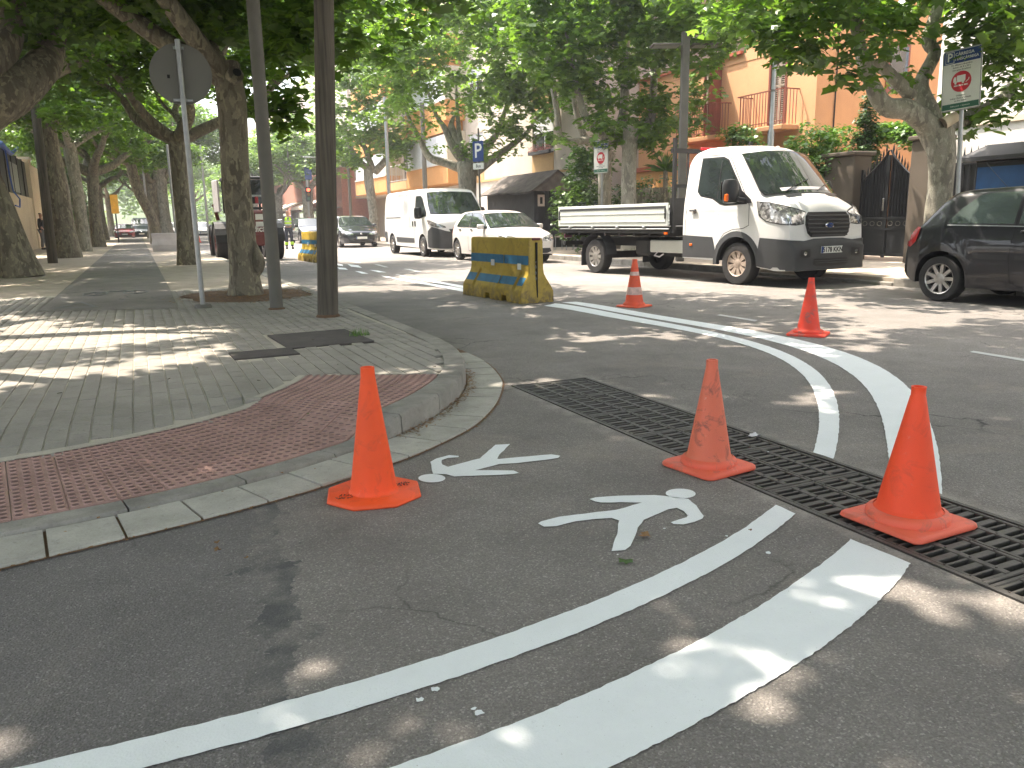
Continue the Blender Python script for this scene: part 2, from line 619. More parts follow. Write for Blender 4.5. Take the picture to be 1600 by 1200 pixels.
M['navy'] = plain('navy_cloth', (.035, .04, .055), .85)
M['grey_cloth'] = plain('grey_cloth', (.16, .16, .17), .9)
M['white_cloth'] = plain('white_cloth', (.7, .68, .68), .9)
M['black_cloth'] = plain('black_cloth', (.015, .015, .017), .9)

def glass(name, tint, spec=.9, alpha=None):
    t = NT(name)
    c = t.ramp(t.noise(2.2, 4, .6), [(.35, tuple(x * .5 for x in tint)), (.7, tint)])
    t.color(c)
    t.rough(.03)
    t.b.inputs['Specular IOR Level'].default_value = spec
    if alpha is not None:
        t.b.inputs['Alpha'].default_value = alpha
    return t.m
M['glass'] = glass('dark_car_glass', (.035, .045, .045))
M['glass_clear'] = glass('car_glass', (.13, .17, .155), 1.0, .72)  # greenish tint puts the reflection of trees and sky into the colour
M['lens'] = glass('headlight_lens', (.5, .53, .55), 1.0)
def lensmat():
    t = NT('headlight')
    v = t.voro(26, 'F1', 1)
    sp = t.n('SeparateColor'); t.l(v, sp.inputs[0])
    t.color(t.ramp(sp.outputs[0], [(0, .12), (.5, .4), (1, .85)]))
    t.rough(.12); t.b.inputs['Metallic'].default_value = .6
    t.b.inputs['Coat Weight'].default_value = 1
    return t.m
M['headlight'] = lensmat()

def plaster(name, base, var=.08, stain=.25):
    t = NT(name)
    c = t.ramp(t.noise(.8, 6, .65), [(.3, tuple(x * (1 - var) for x in base)), (.7, tuple(min(1, x * (1 + var)) for x in base))])
    mp = t.n('Mapping'); mp.inputs['Scale'].default_value = (1.5, 1.5, .25); t.l(t.P(), mp.inputs[0])
    s_ = t.ramp(t.noise(1, 5, .7, mp.outputs[0]), [(.5, 0), (.75, stain)])
    c = t.mix(s_, c, tuple(x * .6 for x in base))
    t.color(c); t.rough(.9)
    t.b.inputs['Specular IOR Level'].default_value = .2
    t.bump(t.noise(30, 5, .7), .25, .006)
    return t.m
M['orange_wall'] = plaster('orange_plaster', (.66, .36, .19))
M['orange_side'] = plaster('orange_plaster_shaded', (.50, .27, .14))  # shade of the side wall put into a darker copy of the orange
M['cream_wall'] = plaster('cream_plaster', (.62, .54, .42))
M['white_wall'] = plaster('white_plaster', (.70, .66, .60))
M['pink_wall'] = plaster('pinkish_plaster', (.55, .48, .41))
M['ochre_band'] = plaster('ochre_band', (.55, .36, .18))
M['orange_band'] = plaster('orange_band', (.66, .33, .13))
M['pillar'] = plaster('brown_render', (.115, .095, .075), .15, .4)
M['left_wall'] = plaster('left_wall_plaster', (.68, .57, .42))
M['terracotta'] = plaster('terracotta', (.40, .12, .07))
M['window_dark'] = glass('window_glass', (.04, .045, .05))
M['blind'] = plain('white_blind', (.62, .63, .64), .6, var=.04)
M['shutter'] = plain('brown_shutter', (.32, .26, .20), .7, var=.15)
M['frame_red'] = plain('red_brown_frame', (.20, .06, .04), .6)
M['hut'] = plain('dark_hut_boards', (.018, .018, .018), .7, var=.3, scale=3)
M['hut_roof'] = plain('hut_roofing_felt', (.13, .11, .095), .9, var=.35, scale=4, bump=.5)
M['brick'] = plain('brick_red', (.36, .15, .10), .9, var=.18, scale=9)
M['awning'] = plain('cream_awning', (.6, .5, .42), .8)
M['yellow_sign'] = plain('yellow_sign', (.70, .36, .03), .5)
M['sky_blue'] = plain('kiosk_blue', (.012, .07, .2), .4)
M['blue_hose'] = plain('blue_hose', (.03, .10, .45), .5)
M['sheet'] = plain('white_builder_bag', (.55, .52, .53), .8, var=.12, scale=3)

# ---------------------------------------------------------------- ground: road, drain, markings
def structure(o): o['kind'] = 'structure'; return o
road = structure(MB().add([(x, y, 0) for y in (-60, -2.0, 4.96, 320) for x in (-120, 2.29, 2.91, 160)],
    [(4*j+i, 4*j+i+1, 4*j+i+5, 4*j+i+4) for j in range(3) for i in range(3) if not (i == 1 and j == 1)]).build('road', M['asphalt']))

def sheet_part(name, poly, z, mat, parent, step=None, label=None, jit=0.0):
    P = poly
    if jit:
        Q = []
        n = len(poly)
        for i in range(n):
            a, b = Vector(poly[i]), Vector(poly[(i + 1) % n])
            m = max(1, int((b - a).length / .035))
            for k in range(m):
                p = a.lerp(b, k / m)
                Q.append((p.x + random.uniform(-jit, jit), p.y + random.uniform(-jit, jit)))
        P = Q
    v, f = cdt_fill(P, step)
    o = MB().add([(x, y, z) for x, y in v], [q if (v[q[1]][0]-v[q[0]][0])*(v[q[2]][1]-v[q[0]][1])-(v[q[1]][1]-v[q[0]][1])*(v[q[2]][0]-v[q[0]][0]) > 0 else tuple(reversed(q)) for q in f]).build(name, mat, parent)
    if label: o['label'] = label
    return o
def smooth_line(L, n=4):
    P = [Vector(p[:2]) for p in crom([(a, b, 0) for a, b in L], n)]
    for _ in range(4):
        P = [P[0]] + [(P[i - 1] + P[i] * 2 + P[i + 1]) / 4 for i in range(1, len(P) - 1)] + [P[-1]]
    return [tuple(p) for p in P]

ZM = .004
nu = [(2.234, 2.293), (2.128, 2.24), (2.021, 2.19), (1.913, 2.143), (1.803, 2.1), (1.692, 2.061), (1.581, 2.024), (1.468, 1.991), (1.354, 1.96), (1.24, 1.933), (1.125, 1.908), (1.009, 1.887), (0.892, 1.868), (0.775, 1.852), (0.658, 1.839), (0.541, 1.829), (0.423, 1.821), (0.305, 1.815), (0.186, 1.812), (0.068, 1.811), (-0.05, 1.813), (-0.167, 1.817), (-0.285, 1.823), (-0.402, 1.831), (-0.519, 1.842), (-0.636, 1.854)]
nl = [(2.232, 2.182), (2.134, 2.132), (2.034, 2.086), (1.934, 2.042), (1.832, 2.001), (1.73, 1.963), (1.626, 1.927), (1.521, 1.894), (1.416, 1.864), (1.309, 1.837), (1.202, 1.812), (1.094, 1.79), (0.986, 1.77), (0.877, 1.753), (0.768, 1.738), (0.659, 1.725), (0.549, 1.715), (0.439, 1.708), (0.329, 1.702), (0.219, 1.699), (0.109, 1.698), (-0.001, 1.699), (-0.111, 1.703), (-0.22, 1.708), (-0.329, 1.716), (-0.438, 1.725)]
sheet_part('thin_line', smooth_line(nu) + list(reversed(smooth_line(nl))), ZM, M['road_white'], road, label='thin white curved line painted on the near side of the drain', jit=.0022)
wu = [(2.222, 1.903), (2.14, 1.867), (2.057, 1.833), (1.973, 1.8), (1.889, 1.769), (1.805, 1.739), (1.72, 1.71), (1.634, 1.682), (1.548, 1.656), (1.461, 1.632), (1.374, 1.609), (1.287, 1.587), (1.199, 1.567), (1.111, 1.549), (1.023, 1.533), (0.934, 1.518), (0.846, 1.505), (0.757, 1.493), (0.667, 1.484), (0.578, 1.476), (0.488, 1.471), (0.399, 1.467), (0.309, 1.465), (0.219, 1.465), (0.129, 1.468), (0.039, 1.472)]
wl = [(2.234, 1.667), (2.168, 1.634), (2.102, 1.603), (2.035, 1.573), (1.967, 1.546), (1.899, 1.519), (1.83, 1.494), (1.761, 1.47), (1.691, 1.447), (1.621, 1.426), (1.551, 1.406), (1.48, 1.387), (1.409, 1.37), (1.338, 1.353), (1.266, 1.337), (1.195, 1.322), (1.123, 1.309), (1.05, 1.296), (0.978, 1.284), (0.905, 1.273), (0.833, 1.262), (0.76, 1.253), (0.687, 1.243), (0.615, 1.235), (0.542, 1.227), (0.469, 1.22)]
sheet_part('wide_line', smooth_line(wu) + list(reversed(smooth_line(wl))), ZM, M['road_white'], road, label='wide white curved line painted on the near side of the drain', jit=.0022)
fl = [(2.914, 2.76), (3.146, 2.957), (3.364, 3.156), (3.574, 3.361), (3.778, 3.573), (3.976, 3.795), (4.166, 4.027), (4.343, 4.27), (4.504, 4.524), (4.646, 4.787), (4.767, 5.06), (4.863, 5.34), (4.935, 5.626), (4.984, 5.918), (5.013, 6.214), (5.023, 6.512), (5.021, 6.811), (5.011, 7.111), (4.997, 7.41), (4.984, 7.708), (4.976, 8.004), (4.974, 8.3), (4.974, 8.594), (4.971, 8.89), (4.954, 9.187), (4.902, 9.488)]
fr = [(2.917, 2.633), (3.162, 2.837), (3.396, 3.043), (3.624, 3.255), (3.846, 3.475), (4.06, 3.705), (4.265, 3.946), (4.455, 4.198), (4.628, 4.462), (4.781, 4.737), (4.911, 5.022), (5.017, 5.315), (5.099, 5.617), (5.159, 5.924), (5.199, 6.236), (5.222, 6.551), (5.233, 6.867), (5.236, 7.183), (5.236, 7.499), (5.237, 7.813), (5.241, 8.125), (5.249, 8.436), (5.257, 8.746), (5.259, 9.057), (5.243, 9.372), (5.189, 9.693)]
sheet_part('thin_line', smooth_line(fl) + list(reversed(smooth_line(fr))), ZM, M['road_white'], road, label='thin white curved line beyond the drain', jit=.0022)
ol = [(2.934, 2.326), (3.184, 2.546), (3.429, 2.765), (3.671, 2.988), (3.909, 3.217), (4.139, 3.457), (4.359, 3.707), (4.563, 3.97), (4.748, 4.245), (4.911, 4.533), (5.047, 4.832), (5.157, 5.141), (5.241, 5.458), (5.298, 5.783), (5.333, 6.112), (5.349, 6.445), (5.351, 6.779), (5.344, 7.113), (5.333, 7.446), (5.324, 7.777), (5.32, 8.106), (5.323, 8.433), (5.333, 8.759), (5.344, 9.086), (5.346, 9.417), (5.325, 9.757)]
orr = [(2.924, 2.067), (3.201, 2.279), (3.468, 2.495), (3.729, 2.717), (3.987, 2.948), (4.24, 3.188), (4.484, 3.44), (4.712, 3.705), (4.922, 3.983), (5.107, 4.275), (5.263, 4.579), (5.39, 4.896), (5.485, 5.224), (5.55, 5.561), (5.589, 5.905), (5.606, 6.254), (5.606, 6.606), (5.596, 6.957), (5.582, 7.307), (5.571, 7.653), (5.567, 7.996), (5.571, 8.335), (5.581, 8.672), (5.589, 9.012), (5.581, 9.359), (5.533, 9.721)]
sheet_part('wide_line', smooth_line(ol) + list(reversed(smooth_line(orr))), ZM, M['road_white'], road, label='wide white curved line beyond the drain', jit=.0022)
for poly in ([(5.147, 17.204), (5.249, 13.296), (5.046, 12.785), (5.098, 16.36)], [(4.758, 16.998), (5.022, 12.724), (4.791, 12.142), (4.701, 16.551)],
             [(5.322, 22.41), (5.408, 21.514), (5.179, 20.22), (5.091, 21.019)], [(5.147, 22.999), (5.135, 22.158), (4.943, 21.337), (4.947, 22.119)], [(4.706, 20.982), (4.819, 20.527), (4.672, 19.638), (4.547, 20.07)], [(4.688, 18.995), (4.773, 18.774), (4.707, 17.826), (4.584, 17.925)], [(5.11, 19.272), (5.209, 18.873), (5.18, 18.002), (5.031, 18.123)]):
    sheet_part('line_mark', poly, ZM, M['road_white'], road)
for poly in ([(5.921, 19.08), (6.051, 18.97), (5.943, 17.666), (5.821, 17.767)], [(5.903, 21.684), (6.005, 21.593), (5.834, 20.014), (5.738, 20.096)], [(6.15, 7.43), (6.228, 7.455), (6.22, 6.812), (6.12, 6.742)], [(6.225, 4.283), (6.31, 4.309), (6.276, 3.76), (6.179, 3.72)], [(5.878, 24.72), (5.977, 24.628), (5.835, 22.823), (5.743, 22.907)]):
    sheet_part('lane_dash', poly, ZM, M['road_white_old'], road)
# stencilled walking figures
def figure_mark(head, body, label):
    hx = [h[0] for h in head]
    b = sheet_part('figure_mark', body, ZM, M['road_white'], road, label=label, jit=.002)
    c = head[0]; e1 = Vector(head[1]) - Vector(c); e2 = Vector(head[2]) - Vector(c)
    ring = [tuple(Vector(c) + e1 * math.cos(t) + e2 * math.sin(t)) for t in [2 * math.pi * k / 28 for k in range(28)]]
    sheet_part('figure_head', ring, ZM, M['road_white'], b)
z = None
figure_mark([(1.977, 2.578), (2.03, 2.545), (2.014, 2.627)], [(1.602, 2.699), (1.633, 2.705), (1.7, 2.687), (1.794, 2.647), (1.867, 2.613), (1.902, 2.582), (1.936, 2.54), (1.963, 2.51), (1.946, 2.435), (1.897, 2.325), (1.875, 2.305), (1.827, 2.293), (1.774, 2.293), (1.744, 2.312), (1.747, 2.332), (1.788, 2.341), (1.83, 2.347), (1.847, 2.357), (1.864, 2.407), (1.859, 2.447), (1.821, 2.449), (1.751, 2.426), (1.67, 2.402), (1.605, 2.344), (1.552, 2.286), (1.485, 2.214), (1.449, 2.193), (1.4, 2.209), (1.5, 2.329), (1.581, 2.439), (1.567, 2.474), (1.507, 2.496), (1.428, 2.509), (1.339, 2.5), (1.293, 2.517), (1.286, 2.555), (1.306, 2.569), (1.396, 2.579), (1.502, 2.562), (1.632, 2.542), (1.678, 2.544), (1.769, 2.563), (1.695, 2.606), (1.623, 2.639), (1.608, 2.664)], 'white stencilled walking figure beside the curved line')
figure_mark([(1.106, 3.267), (1.161, 3.238), (1.126, 3.324)], [(1.183, 3.505), (1.228, 3.546), (1.303, 3.567), (1.339, 3.536), (1.334, 3.514), (1.28, 3.524), (1.241, 3.509), (1.219, 3.439), (1.231, 3.393), (1.418, 3.445), (1.586, 3.629), (1.658, 3.604), (1.526, 3.454), (1.492, 3.4), (1.498, 3.39), (1.723, 3.348), (1.762, 3.34), (1.789, 3.295), (1.761, 3.27), (1.69, 3.27), (1.538, 3.292), (1.464, 3.315), (1.325, 3.28), (1.425, 3.229), (1.482, 3.194), (1.491, 3.152), (1.46, 3.147), (1.397, 3.166), (1.206, 3.242), (1.183, 3.288), (1.133, 3.325), (1.156, 3.417)], 'white stencilled walking figure next to the kerb')
# small scuffs of spilled paint
for (x, y, r) in [(0.621, 1.558, 0.025), (0.617, 1.579, 0.012), (0.561, 1.695, 0.02), (1.688, 2.294, 0.01), (1.404, 2.174, 0.008), (1.876, 1.949, 0.02), (2.729, 2.872, 0.008), (0.51, 1.67, 0.02), (1.846, 2.13, 0.01)]:
    pts = [(x + r * .6 * random.uniform(.5, 1.2) * math.cos(a), y + r * .6 * random.uniform(.5, 1.2) * math.sin(a)) for a in [k * .7 for k in range(9)]]
    sheet_part('paint_spill', pts, ZM, M['road_white'], road)

# drain across the side street: frame, pit and slotted cast-iron panels
drain = empty('drain_grate', (2.6, 1.5, 0), 0, 'long cast iron drain grate crossing the side street between the painted lines', 'drain grate')
DX0, DX1, DY0, DY1 = 2.30, 2.90, -2.0, 4.95
fm = MB()
fm.box((DX0 + .008 - 2.6, (DY0 + DY1) / 2 - 1.5, -.022), (.018, DY1 - DY0, .05))
fm.box((DX1 - .008 - 2.6, (DY0 + DY1) / 2 - 1.5, -.022), (.018, DY1 - DY0, .05))
fm.box((0, DY1 - 1.508, -.022), (.56, .016, .05))
fm.build('frame', M['iron'], drain)
pm = MB()
pm.add([(DX0-2.6, DY0-1.5, -.32), (DX1-2.6, DY0-1.5, -.32), (DX1-2.6, DY1-1.5, -.32), (DX0-2.6, DY1-1.5, -.32), (DX0-2.6, DY0-1.5, -.045), (DX1-2.6, DY0-1.5, -.045), (DX1-2.6, DY1-1.5, -.045), (DX0-2.6, DY1-1.5, -.045)],
       [(0, 1, 2, 3), (0, 4, 5, 1), (1, 5, 6, 2), (2, 6, 7, 3), (3, 7, 4, 0)])
pm.build('pit', M['pit'], drain)
def panel_mesh():
    m = MB()
    W_, L_ = .272, .49
    nc = 2
    m.box((0, L_ / 2 - .009, 0), (W_, .018, .03), bev=.003)
    m.box((0, -L_ / 2 + .009, 0), (W_, .018, .03), bev=.003)
    pitch = (W_ - .016) / nc
    for i in range(nc + 1):
        m.box((-W_ / 2 + .008 + i * pitch, 0, 0), (.030 if 0 < i < nc else .018, L_ - .036, .03), bev=.003)
    inner = L_ - .036
    g = inner / 5.0
    for i in range(nc):
        cx = -W_ / 2 + .008 + (i + .5) * pitch
        st = 0.0 if i % 2 == 0 else g * .5
        for j in range(-1, 6):
            y0 = -inner / 2 + j * g + st          # thick bar, then slot, thin bar, slot
            for (yy, wide) in ((y0, .030), (y0 + g * .5, .011)):
                a, b = max(-inner / 2, yy - wide / 2), min(inner / 2, yy + wide / 2)
                if b - a > .004: m.box((cx, (a + b) / 2, -.001), (pitch - .020, b - a, .027), bev=.002)
    # little studs
    for i in range(nc + 1):
        for j in range(5):
            m.box((-W_ / 2 + .008 + i * pitch, -L_ / 2 + .06 + j * .092, .016), (.006, .006, .003))
    return m.mesh('grate_panel')
gp = panel_mesh()
for j in range(14):
    for sx in (-1, 1):
        o = link('grate_panel', gp, M['iron'], drain)
        o.location = (sx * .1385, DY1 - 1.5 - .265 - j * .496, -.014 - random.uniform(0, .003))
        o.rotation_euler = (random.uniform(-.004, .004), random.uniform(-.006, .006), 0)

# ---------------------------------------------------------------- corner sidewalk with kerb, gutter slabs, red tactile tiles, block pavers
GI = [(-2.6, 2.95), (-1.6, 3.14), (-.9, 3.28), (-.58, 3.34), (-.36, 3.37), (-.13, 3.41), (.09, 3.47), (.31, 3.545), (.52, 3.63), (.71, 3.73), (.92, 3.85), (1.14, 3.985), (1.28, 4.10), (1.43, 4.25), (1.58, 4.42),
      (1.79, 4.70), (1.97, 5.02), (2.1, 5.33), (2.22, 5.7), (2.31, 6.15), (2.36, 6.7), (2.38, 7.6), (2.40, 9.5), (2.42, 14)]
GO = [(-2.6, 2.64), (-1.6, 2.83), (-.9, 2.96), (-.54, 3.04), (-.29, 3.10), (-.05, 3.155), (.19, 3.22), (.40, 3.29), (.61, 3.37), (1.04, 3.58), (1.27, 3.73), (1.51, 3.92), (1.69, 4.10), (1.96, 4.47), (2.2, 4.90), (2.32, 5.18), (2.46, 5.69), (2.53, 6.19), (2.545, 6.72)]
gi = [Vector((p.x, p.y)) for p in crom([(a, b, 0) for a, b in GI], 6)]
# arc length param
def resample(pts, step):
    out, acc = [pts[0].copy()], 0.0
    for a, b in zip(pts, pts[1:]):
        d = (b - a).length
        t = step - acc
        while t <= d:
            out.append(a.lerp(b, t / d)); t += step
        acc = (acc + d) % step
    return out
gis = resample(gi, .05)
gnorm = []
for i in range(len(gis)):
    t = (gis[min(i + 1, len(gis) - 1)] - gis[max(i - 1, 0)]).normalized()
    gnorm.append(Vector((-t.y, t.x)))       # inward (to the sidewalk)
def sstep(a, b, x):
    t = min(1, max(0, (x - a) / (b - a)))
    return t * t * (3 - 2 * t)
def kerb_h(x):                # height of kerb top along the arc (dropped at the crossing)
    return .028 + .105 * sstep(.92, 1.28, x)
GIa = np.array([[p.x, p.y] for p in gis])
def dist_in(x, y):
    d = np.hypot(GIa[:, 0] - x, GIa[:, 1] - y)
    return d.min(), int(d.argmin())
def walk_h(x, y):
    if y > 7.5 or x < -6: return .13
    d, i = dist_in(x, y)
    k = kerb_h(gis[i].x)
    return k + (.13 - k) * sstep(.1, 1.5, d)
sidewalk = None
# base sheet (bedding mortar) following the ramp
NX, NY = 60, 90
bm_v, bm_f = [], []
SX0, SX1, SY1 = -9.0, 2.40, 14.0
cols = [SX0 + (SX1 - SX0) * (1 - (1 - i / NX) ** 1.6) for i in range(NX + 1)]
def kerb_y(x):   # y of kerb line (lower part) at given x
    best = None
    for a, b in zip(gis, gis[1:]):
        if (a.x - x) * (b.x - x) <= 0 and abs(a.x - b.x) > 1e-6:
            return a.y + (b.y - a.y) * (x - a.x) / (b.x - a.x)
    return 3.0 - (-2.6 - x) * .2 if x < -2.6 else 14
for i, x in enumerate(cols):
    y0 = kerb_y(x) + .03
    for j in range(NY + 1):
        y = y0 + (SY1 - y0) * (j / NY) ** 1.5
        hh_ = walk_h(x, y) - .0065
        dd_, kk_ = dist_in(x, y)
        if dd_ < .86 and y < 7 and x < 2.2: hh_ -= .012
        bm_v.append((x, y, hh_))
for i in range(NX):
    for j in range(NY):
        a = i * (NY + 1) + j
        bm_f.append((a, a + NY + 1, a + NY + 2, a + 1))
sidewalk = structure(MB().add(bm_v, bm_f).build('sidewalk', M['mortar'], sm=60))
# far sidewalk, paved too far away to tell the blocks apart
fs = MB()
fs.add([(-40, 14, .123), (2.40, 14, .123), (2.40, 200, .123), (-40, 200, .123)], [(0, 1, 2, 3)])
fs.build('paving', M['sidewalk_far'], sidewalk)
# kerb stones
kerbs = []
i = 0
stepk = 10
while i < len(gis) - 1:
    j = min(len(gis) - 1, i + stepk)
    m = MB()
    idx = list(range(i, j + 1))
    P = []
    for q, k in enumerate(idx):
        p, n = gis[k], gnorm[k]
        if q == 0 or q == len(idx) - 1:
            tdir = Vector((n.y, -n.x)) * (.004 if q == 0 else -.004)
        else:
            tdir = Vector((0, 0))
        h = kerb_h(p.x) if p.y < 9 else .133
        w = .16 if h > .08 else .125
        rr = .014 if h > .08 else .01
        ji = random.uniform(-.0035, .0035)
        for (d, zz) in ((0.0 - ji, -.03), (.006 - ji, h - rr), (rr + .004, h + ji * .5), (w, h + .001), (w, -.03)):
            P.append((p.x + n.x * d + tdir.x, p.y + n.y * d + tdir.y, zz))
    F = []
    nn = 5
    for q in range(len(idx) - 1):
        for k in range(nn - 1):
            F.append((q * nn + k, q * nn + k + 1, (q + 1) * nn + k + 1, (q + 1) * nn + k))
    F.append(tuple(range(nn))[::-1]); F.append(tuple((len(idx) - 1) * nn + k for k in range(nn)))
    m.add(P, [tuple(reversed(f)) for f in F])
    kerbs.append(m.build('kerb_stone', M['kerb'], sidewalk, sm=50))
    i = j
m = MB()
m.box((2.40 + .075 - .16, 14 + 93, .05), (.16, 186, .165), bev=.012)
m.build('kerb_stone', M['kerb'], sidewalk)
# gutter slabs
go = [Vector((p.x, p.y)) for p in crom([(a, b, 0) for a, b in GO], 8)]
gos = resample(go, .02)
GOa = np.array([[p.x, p.y] for p in gos])
s_i = 0
marks = list(range(4, len(gis), 5))
for a, b in zip(marks, marks[1:]):
    if gis[b].y > 6.6: break
    m = MB()
    P = []
    for k in range(a, b + 1):
        p, n = gis[k], gnorm[k]
        # outer point: walk outwards along the normal until the outer line
        q = np.hypot(GOa[:, 0] - (p.x - n.x * .3), GOa[:, 1] - (p.y - n.y * .3)).argmin()
        o_ = gos[int(q)]
        t = Vector((n.y, -n.x)) * (.0055 if k == a else (-.0055 if k == b else 0))
        P.append((p + t - n * .004, o_ + t))
    dz = random.uniform(-.0025, .0025); tilt = random.uniform(-.002, .002)
    V, F = [], []
    K = len(P)
    for (pi, po) in P:
        e = (pi - po).normalized() * .006
        V += [(po.x, po.y, -.02), (po.x + e.x * .3, po.y + e.y * .3, .008 + dz), (po.x + e.x, po.y + e.y, .013 + dz), (pi.x - e.x, pi.y - e.y, .016 + dz + tilt), (pi.x, pi.y, -.01)]
    for k in range(K - 1):
        for c in range(4):
            F.append((k * 5 + c, (k + 1) * 5 + c, (k + 1) * 5 + c + 1, k * 5 + c + 1))
    F.append((0, 1, 2, 3, 4)); F.append(tuple((K - 1) * 5 + c for c in (4, 3, 2, 1, 0)))
    m.add(V, F)
    m.build('gutter_slab', M['slab'], sidewalk)
# dark bed under slabs so that the joints read dark
m = MB()
V, F = [], []
for k in range(0, len(gis)):
    if gis[k].y > 6.7: break
    p, n = gis[k], gnorm[k]
    q = np.hypot(GOa[:, 0] - (p.x - n.x * .3), GOa[:, 1] - (p.y - n.y * .3)).argmin()
    o_ = gos[int(q)]
    e = (o_ - p).normalized() * .012
    V += [(p.x, p.y, .004), (o_.x + e.x, o_.y + e.y, .0045)]
for k in range(len(V) // 2 - 1):
    F.append((2 * k, 2 * k + 1, 2 * k + 3, 2 * k + 2))
m.add(V, F).build('joint_dirt', M['earth'], sidewalk)

# red tactile tiles, domes included in each tile
i0 = 14
i1 = max(k for k in range(len(gis)) if gis[k].x < 1.93)
seg = 4
def band_w(k):
    t = (k - i0) / (i1 - i0)
    return .64 + .27 * t
def band_pt(k, v):
    """k fractional index, v 0..1 across"""
    a = int(k); f = k - a
    b = min(a + 1, len(gis) - 1)
    p = gis[a].lerp(gis[b], f); n = gnorm[a].lerp(gnorm[b], f).normalized()
    w0 = .135 if kerb_h(p.x) < .08 else .165
    # smooth the inner side of the bend: inner rows follow a softened line
    q = p + n * (w0 + .006 + v * band_w(k))
    return Vector((q.x, q.y, walk_h(q.x, q.y)))
rows = 4
tiles = MB
k = i0
cnt = 0
while k + seg <= i1:
    for r in range(rows):
        m = MB()
        va, vb = r / rows, (r + 1) / rows
        gk, gv = .03, .004
        c = [band_pt(k + gk, va + gv), band_pt(k + seg - gk, va + gv), band_pt(k + seg - gk, vb - gv), band_pt(k + gk, vb - gv)]
        dz = random.uniform(-.0012, .0012)
        top = [p + Vector((0, 0, dz)) for p in c]
        bot = [p - Vector((0, 0, .02)) for p in c]
        m.add(top + bot, [(0, 1, 2, 3), (4, 5, 1, 0), (5, 6, 2, 1), (6, 7, 3, 2), (7, 4, 0, 3)])
        def bl(u, v): return top[0] * (1 - u) * (1 - v) + top[1] * u * (1 - v) + top[2] * u * v + top[3] * (1 - u) * v
        for a in range(4):
            for b in range(4):
                cc = bl((a + .5) / 4, (b + .5) / 4)
                V = []
                for (rad, zz) in ((.0185, 0.0), (.0150, .0055)):
                    for q in range(8):
                        V.append((cc.x + rad * math.cos(q * .785), cc.y + rad * math.sin(q * .785), cc.z + zz))
                m.add(V, [(q, (q + 1) % 8, 8 + (q + 1) % 8, 8 + q) for q in range(8)])
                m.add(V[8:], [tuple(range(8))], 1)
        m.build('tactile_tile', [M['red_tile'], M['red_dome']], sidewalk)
        cnt += 1
    k += seg
kend = k
# mortar edging along the band
m = MB(); V, F = [], []
for q in range(0, kend - i0 + 1):
    kk = i0 + q
    a, b = band_pt(kk, 1.0), band_pt(kk, 1.0 + .05 / band_w(kk))
    V += [(a.x, a.y, a.z + .002), (b.x, b.y, b.z + .003)]
for q in range(kend - i0): F.append((2 * q, 2 * q + 1, 2 * q + 3, 2 * q + 2))
m.add(V, [tuple(reversed(f)) for f in F]).build('mortar_edge', M['mortar'], sidewalk)

# block pavers 20 x 10 cm, running bond, long joints along the street
PIT = Vector((1.45, 12.2)); 
plates = [((1.40, 7.14), .74, .92, .05), ((.83, 6.52), .50, .36, .03)]
band_poly = [tuple(band_pt(kk, 0)[:2]) for kk in range(i0, kend + 1)] + [tuple(band_pt(kk, 1.03)[:2]) for kk in range(kend, i0 - 1, -1)]
def in_poly(x, y, poly):
    c = False; j = len(poly) - 1
    for i in range(len(poly)):
        xi, yi = poly[i]; xj, yj = poly[j]
        if (yi > y) != (yj > y) and x < (xj - xi) * (y - yi) / (yj - yi) + xi: c = not c
        j = i
    return c
pav = []
for ix in range(-26, 25):
    x = ix * .1 + .03
    for iy in range(34, 140):
        y = iy * .1 * 2 * .5 if False else None
    yy = 3.2 + (ix % 2) * .1
    while yy < 13.6:
        y = yy; yy += .2
        if x > 2.33: continue
        if -1.24 < x < .40 and y > (11.40 - (x + 1.2) * .40): continue
        if x < -1.2 - (13 - y) * .0 and y > 13.9: continue
        d, k = dist_in(x, y)
        side = (Vector((x, y)) - gis[k]).dot(gnorm[k])
        if side < .17: continue
        if in_poly(x, y, band_poly): continue
        if k < i0 + 2 and d < .9: continue
        if (Vector((x, y)) - PIT).length < .95 : continue
        sk = False
        for (c, w, l, rz) in plates:
            if abs(x - c[0]) < w / 2 + .02 and abs(y - c[1]) < l / 2 + .04: sk = True
        if sk: continue
        # field of view: skip what the picture cannot show at all
        v = Vector((x, y, .1)) - Vector((0, 0, 1.15))
        zc = v.dot(CF)
        if zc < .4 or abs(v.dot(CR) / zc) > .78: continue
        pav.append((math.hypot(x, y), x, y))
pav.sort()
def paver_mesh(nm):
    m = MB(); a, b, h, e = .0462, .0990, .03, .0035
    P = [(-a, -b, -h), (a, -b, -h), (a, b, -h), (-a, b, -h), (-a, -b, -e), (a, -b, -e), (a, b, -e), (-a, b, -e), (-a + e, -b + e, 0), (a - e, -b + e, 0), (a - e, b - e, 0), (-a + e, b - e, 0)]
    F = [(8, 9, 10, 11)] + [(4 + i, 4 + (i + 1) % 4, 8 + (i + 1) % 4, 8 + i) for i in range(4)] + [(i, (i + 1) % 4, 4 + (i + 1) % 4, 4 + i) for i in range(4)]
    return m.add(P, F)
pm_ = paver_mesh('paver'); pme = pm_.mesh('paver')
def slope(x, y):
    h = walk_h(x, y)
    return h, (walk_h(x + .05, y) - h) / .05, (walk_h(x, y + .05) - h) / .05
PMAT = M['paver']
objmat = concrete('paver_block', (.305, .285, .25), dirt=.4)
for (_, x, y) in pav[:296]:
    h, sx_, sy_ = slope(x, y)
    o = link('paver', pme, objmat, sidewalk)
    o.location = (x, y, h + random.uniform(-.0015, .0015))
    o.rotation_euler = (math.atan(sy_) + random.uniform(-.004, .004), -math.atan(sx_) + random.uniform(-.004, .004), random.uniform(-.006, .006))
rest = pav[296:]
bv = np.array(pm_.v); 
Vs, Fs = [], []
base_t = []
for f in pm_.f: base_t.append(f)
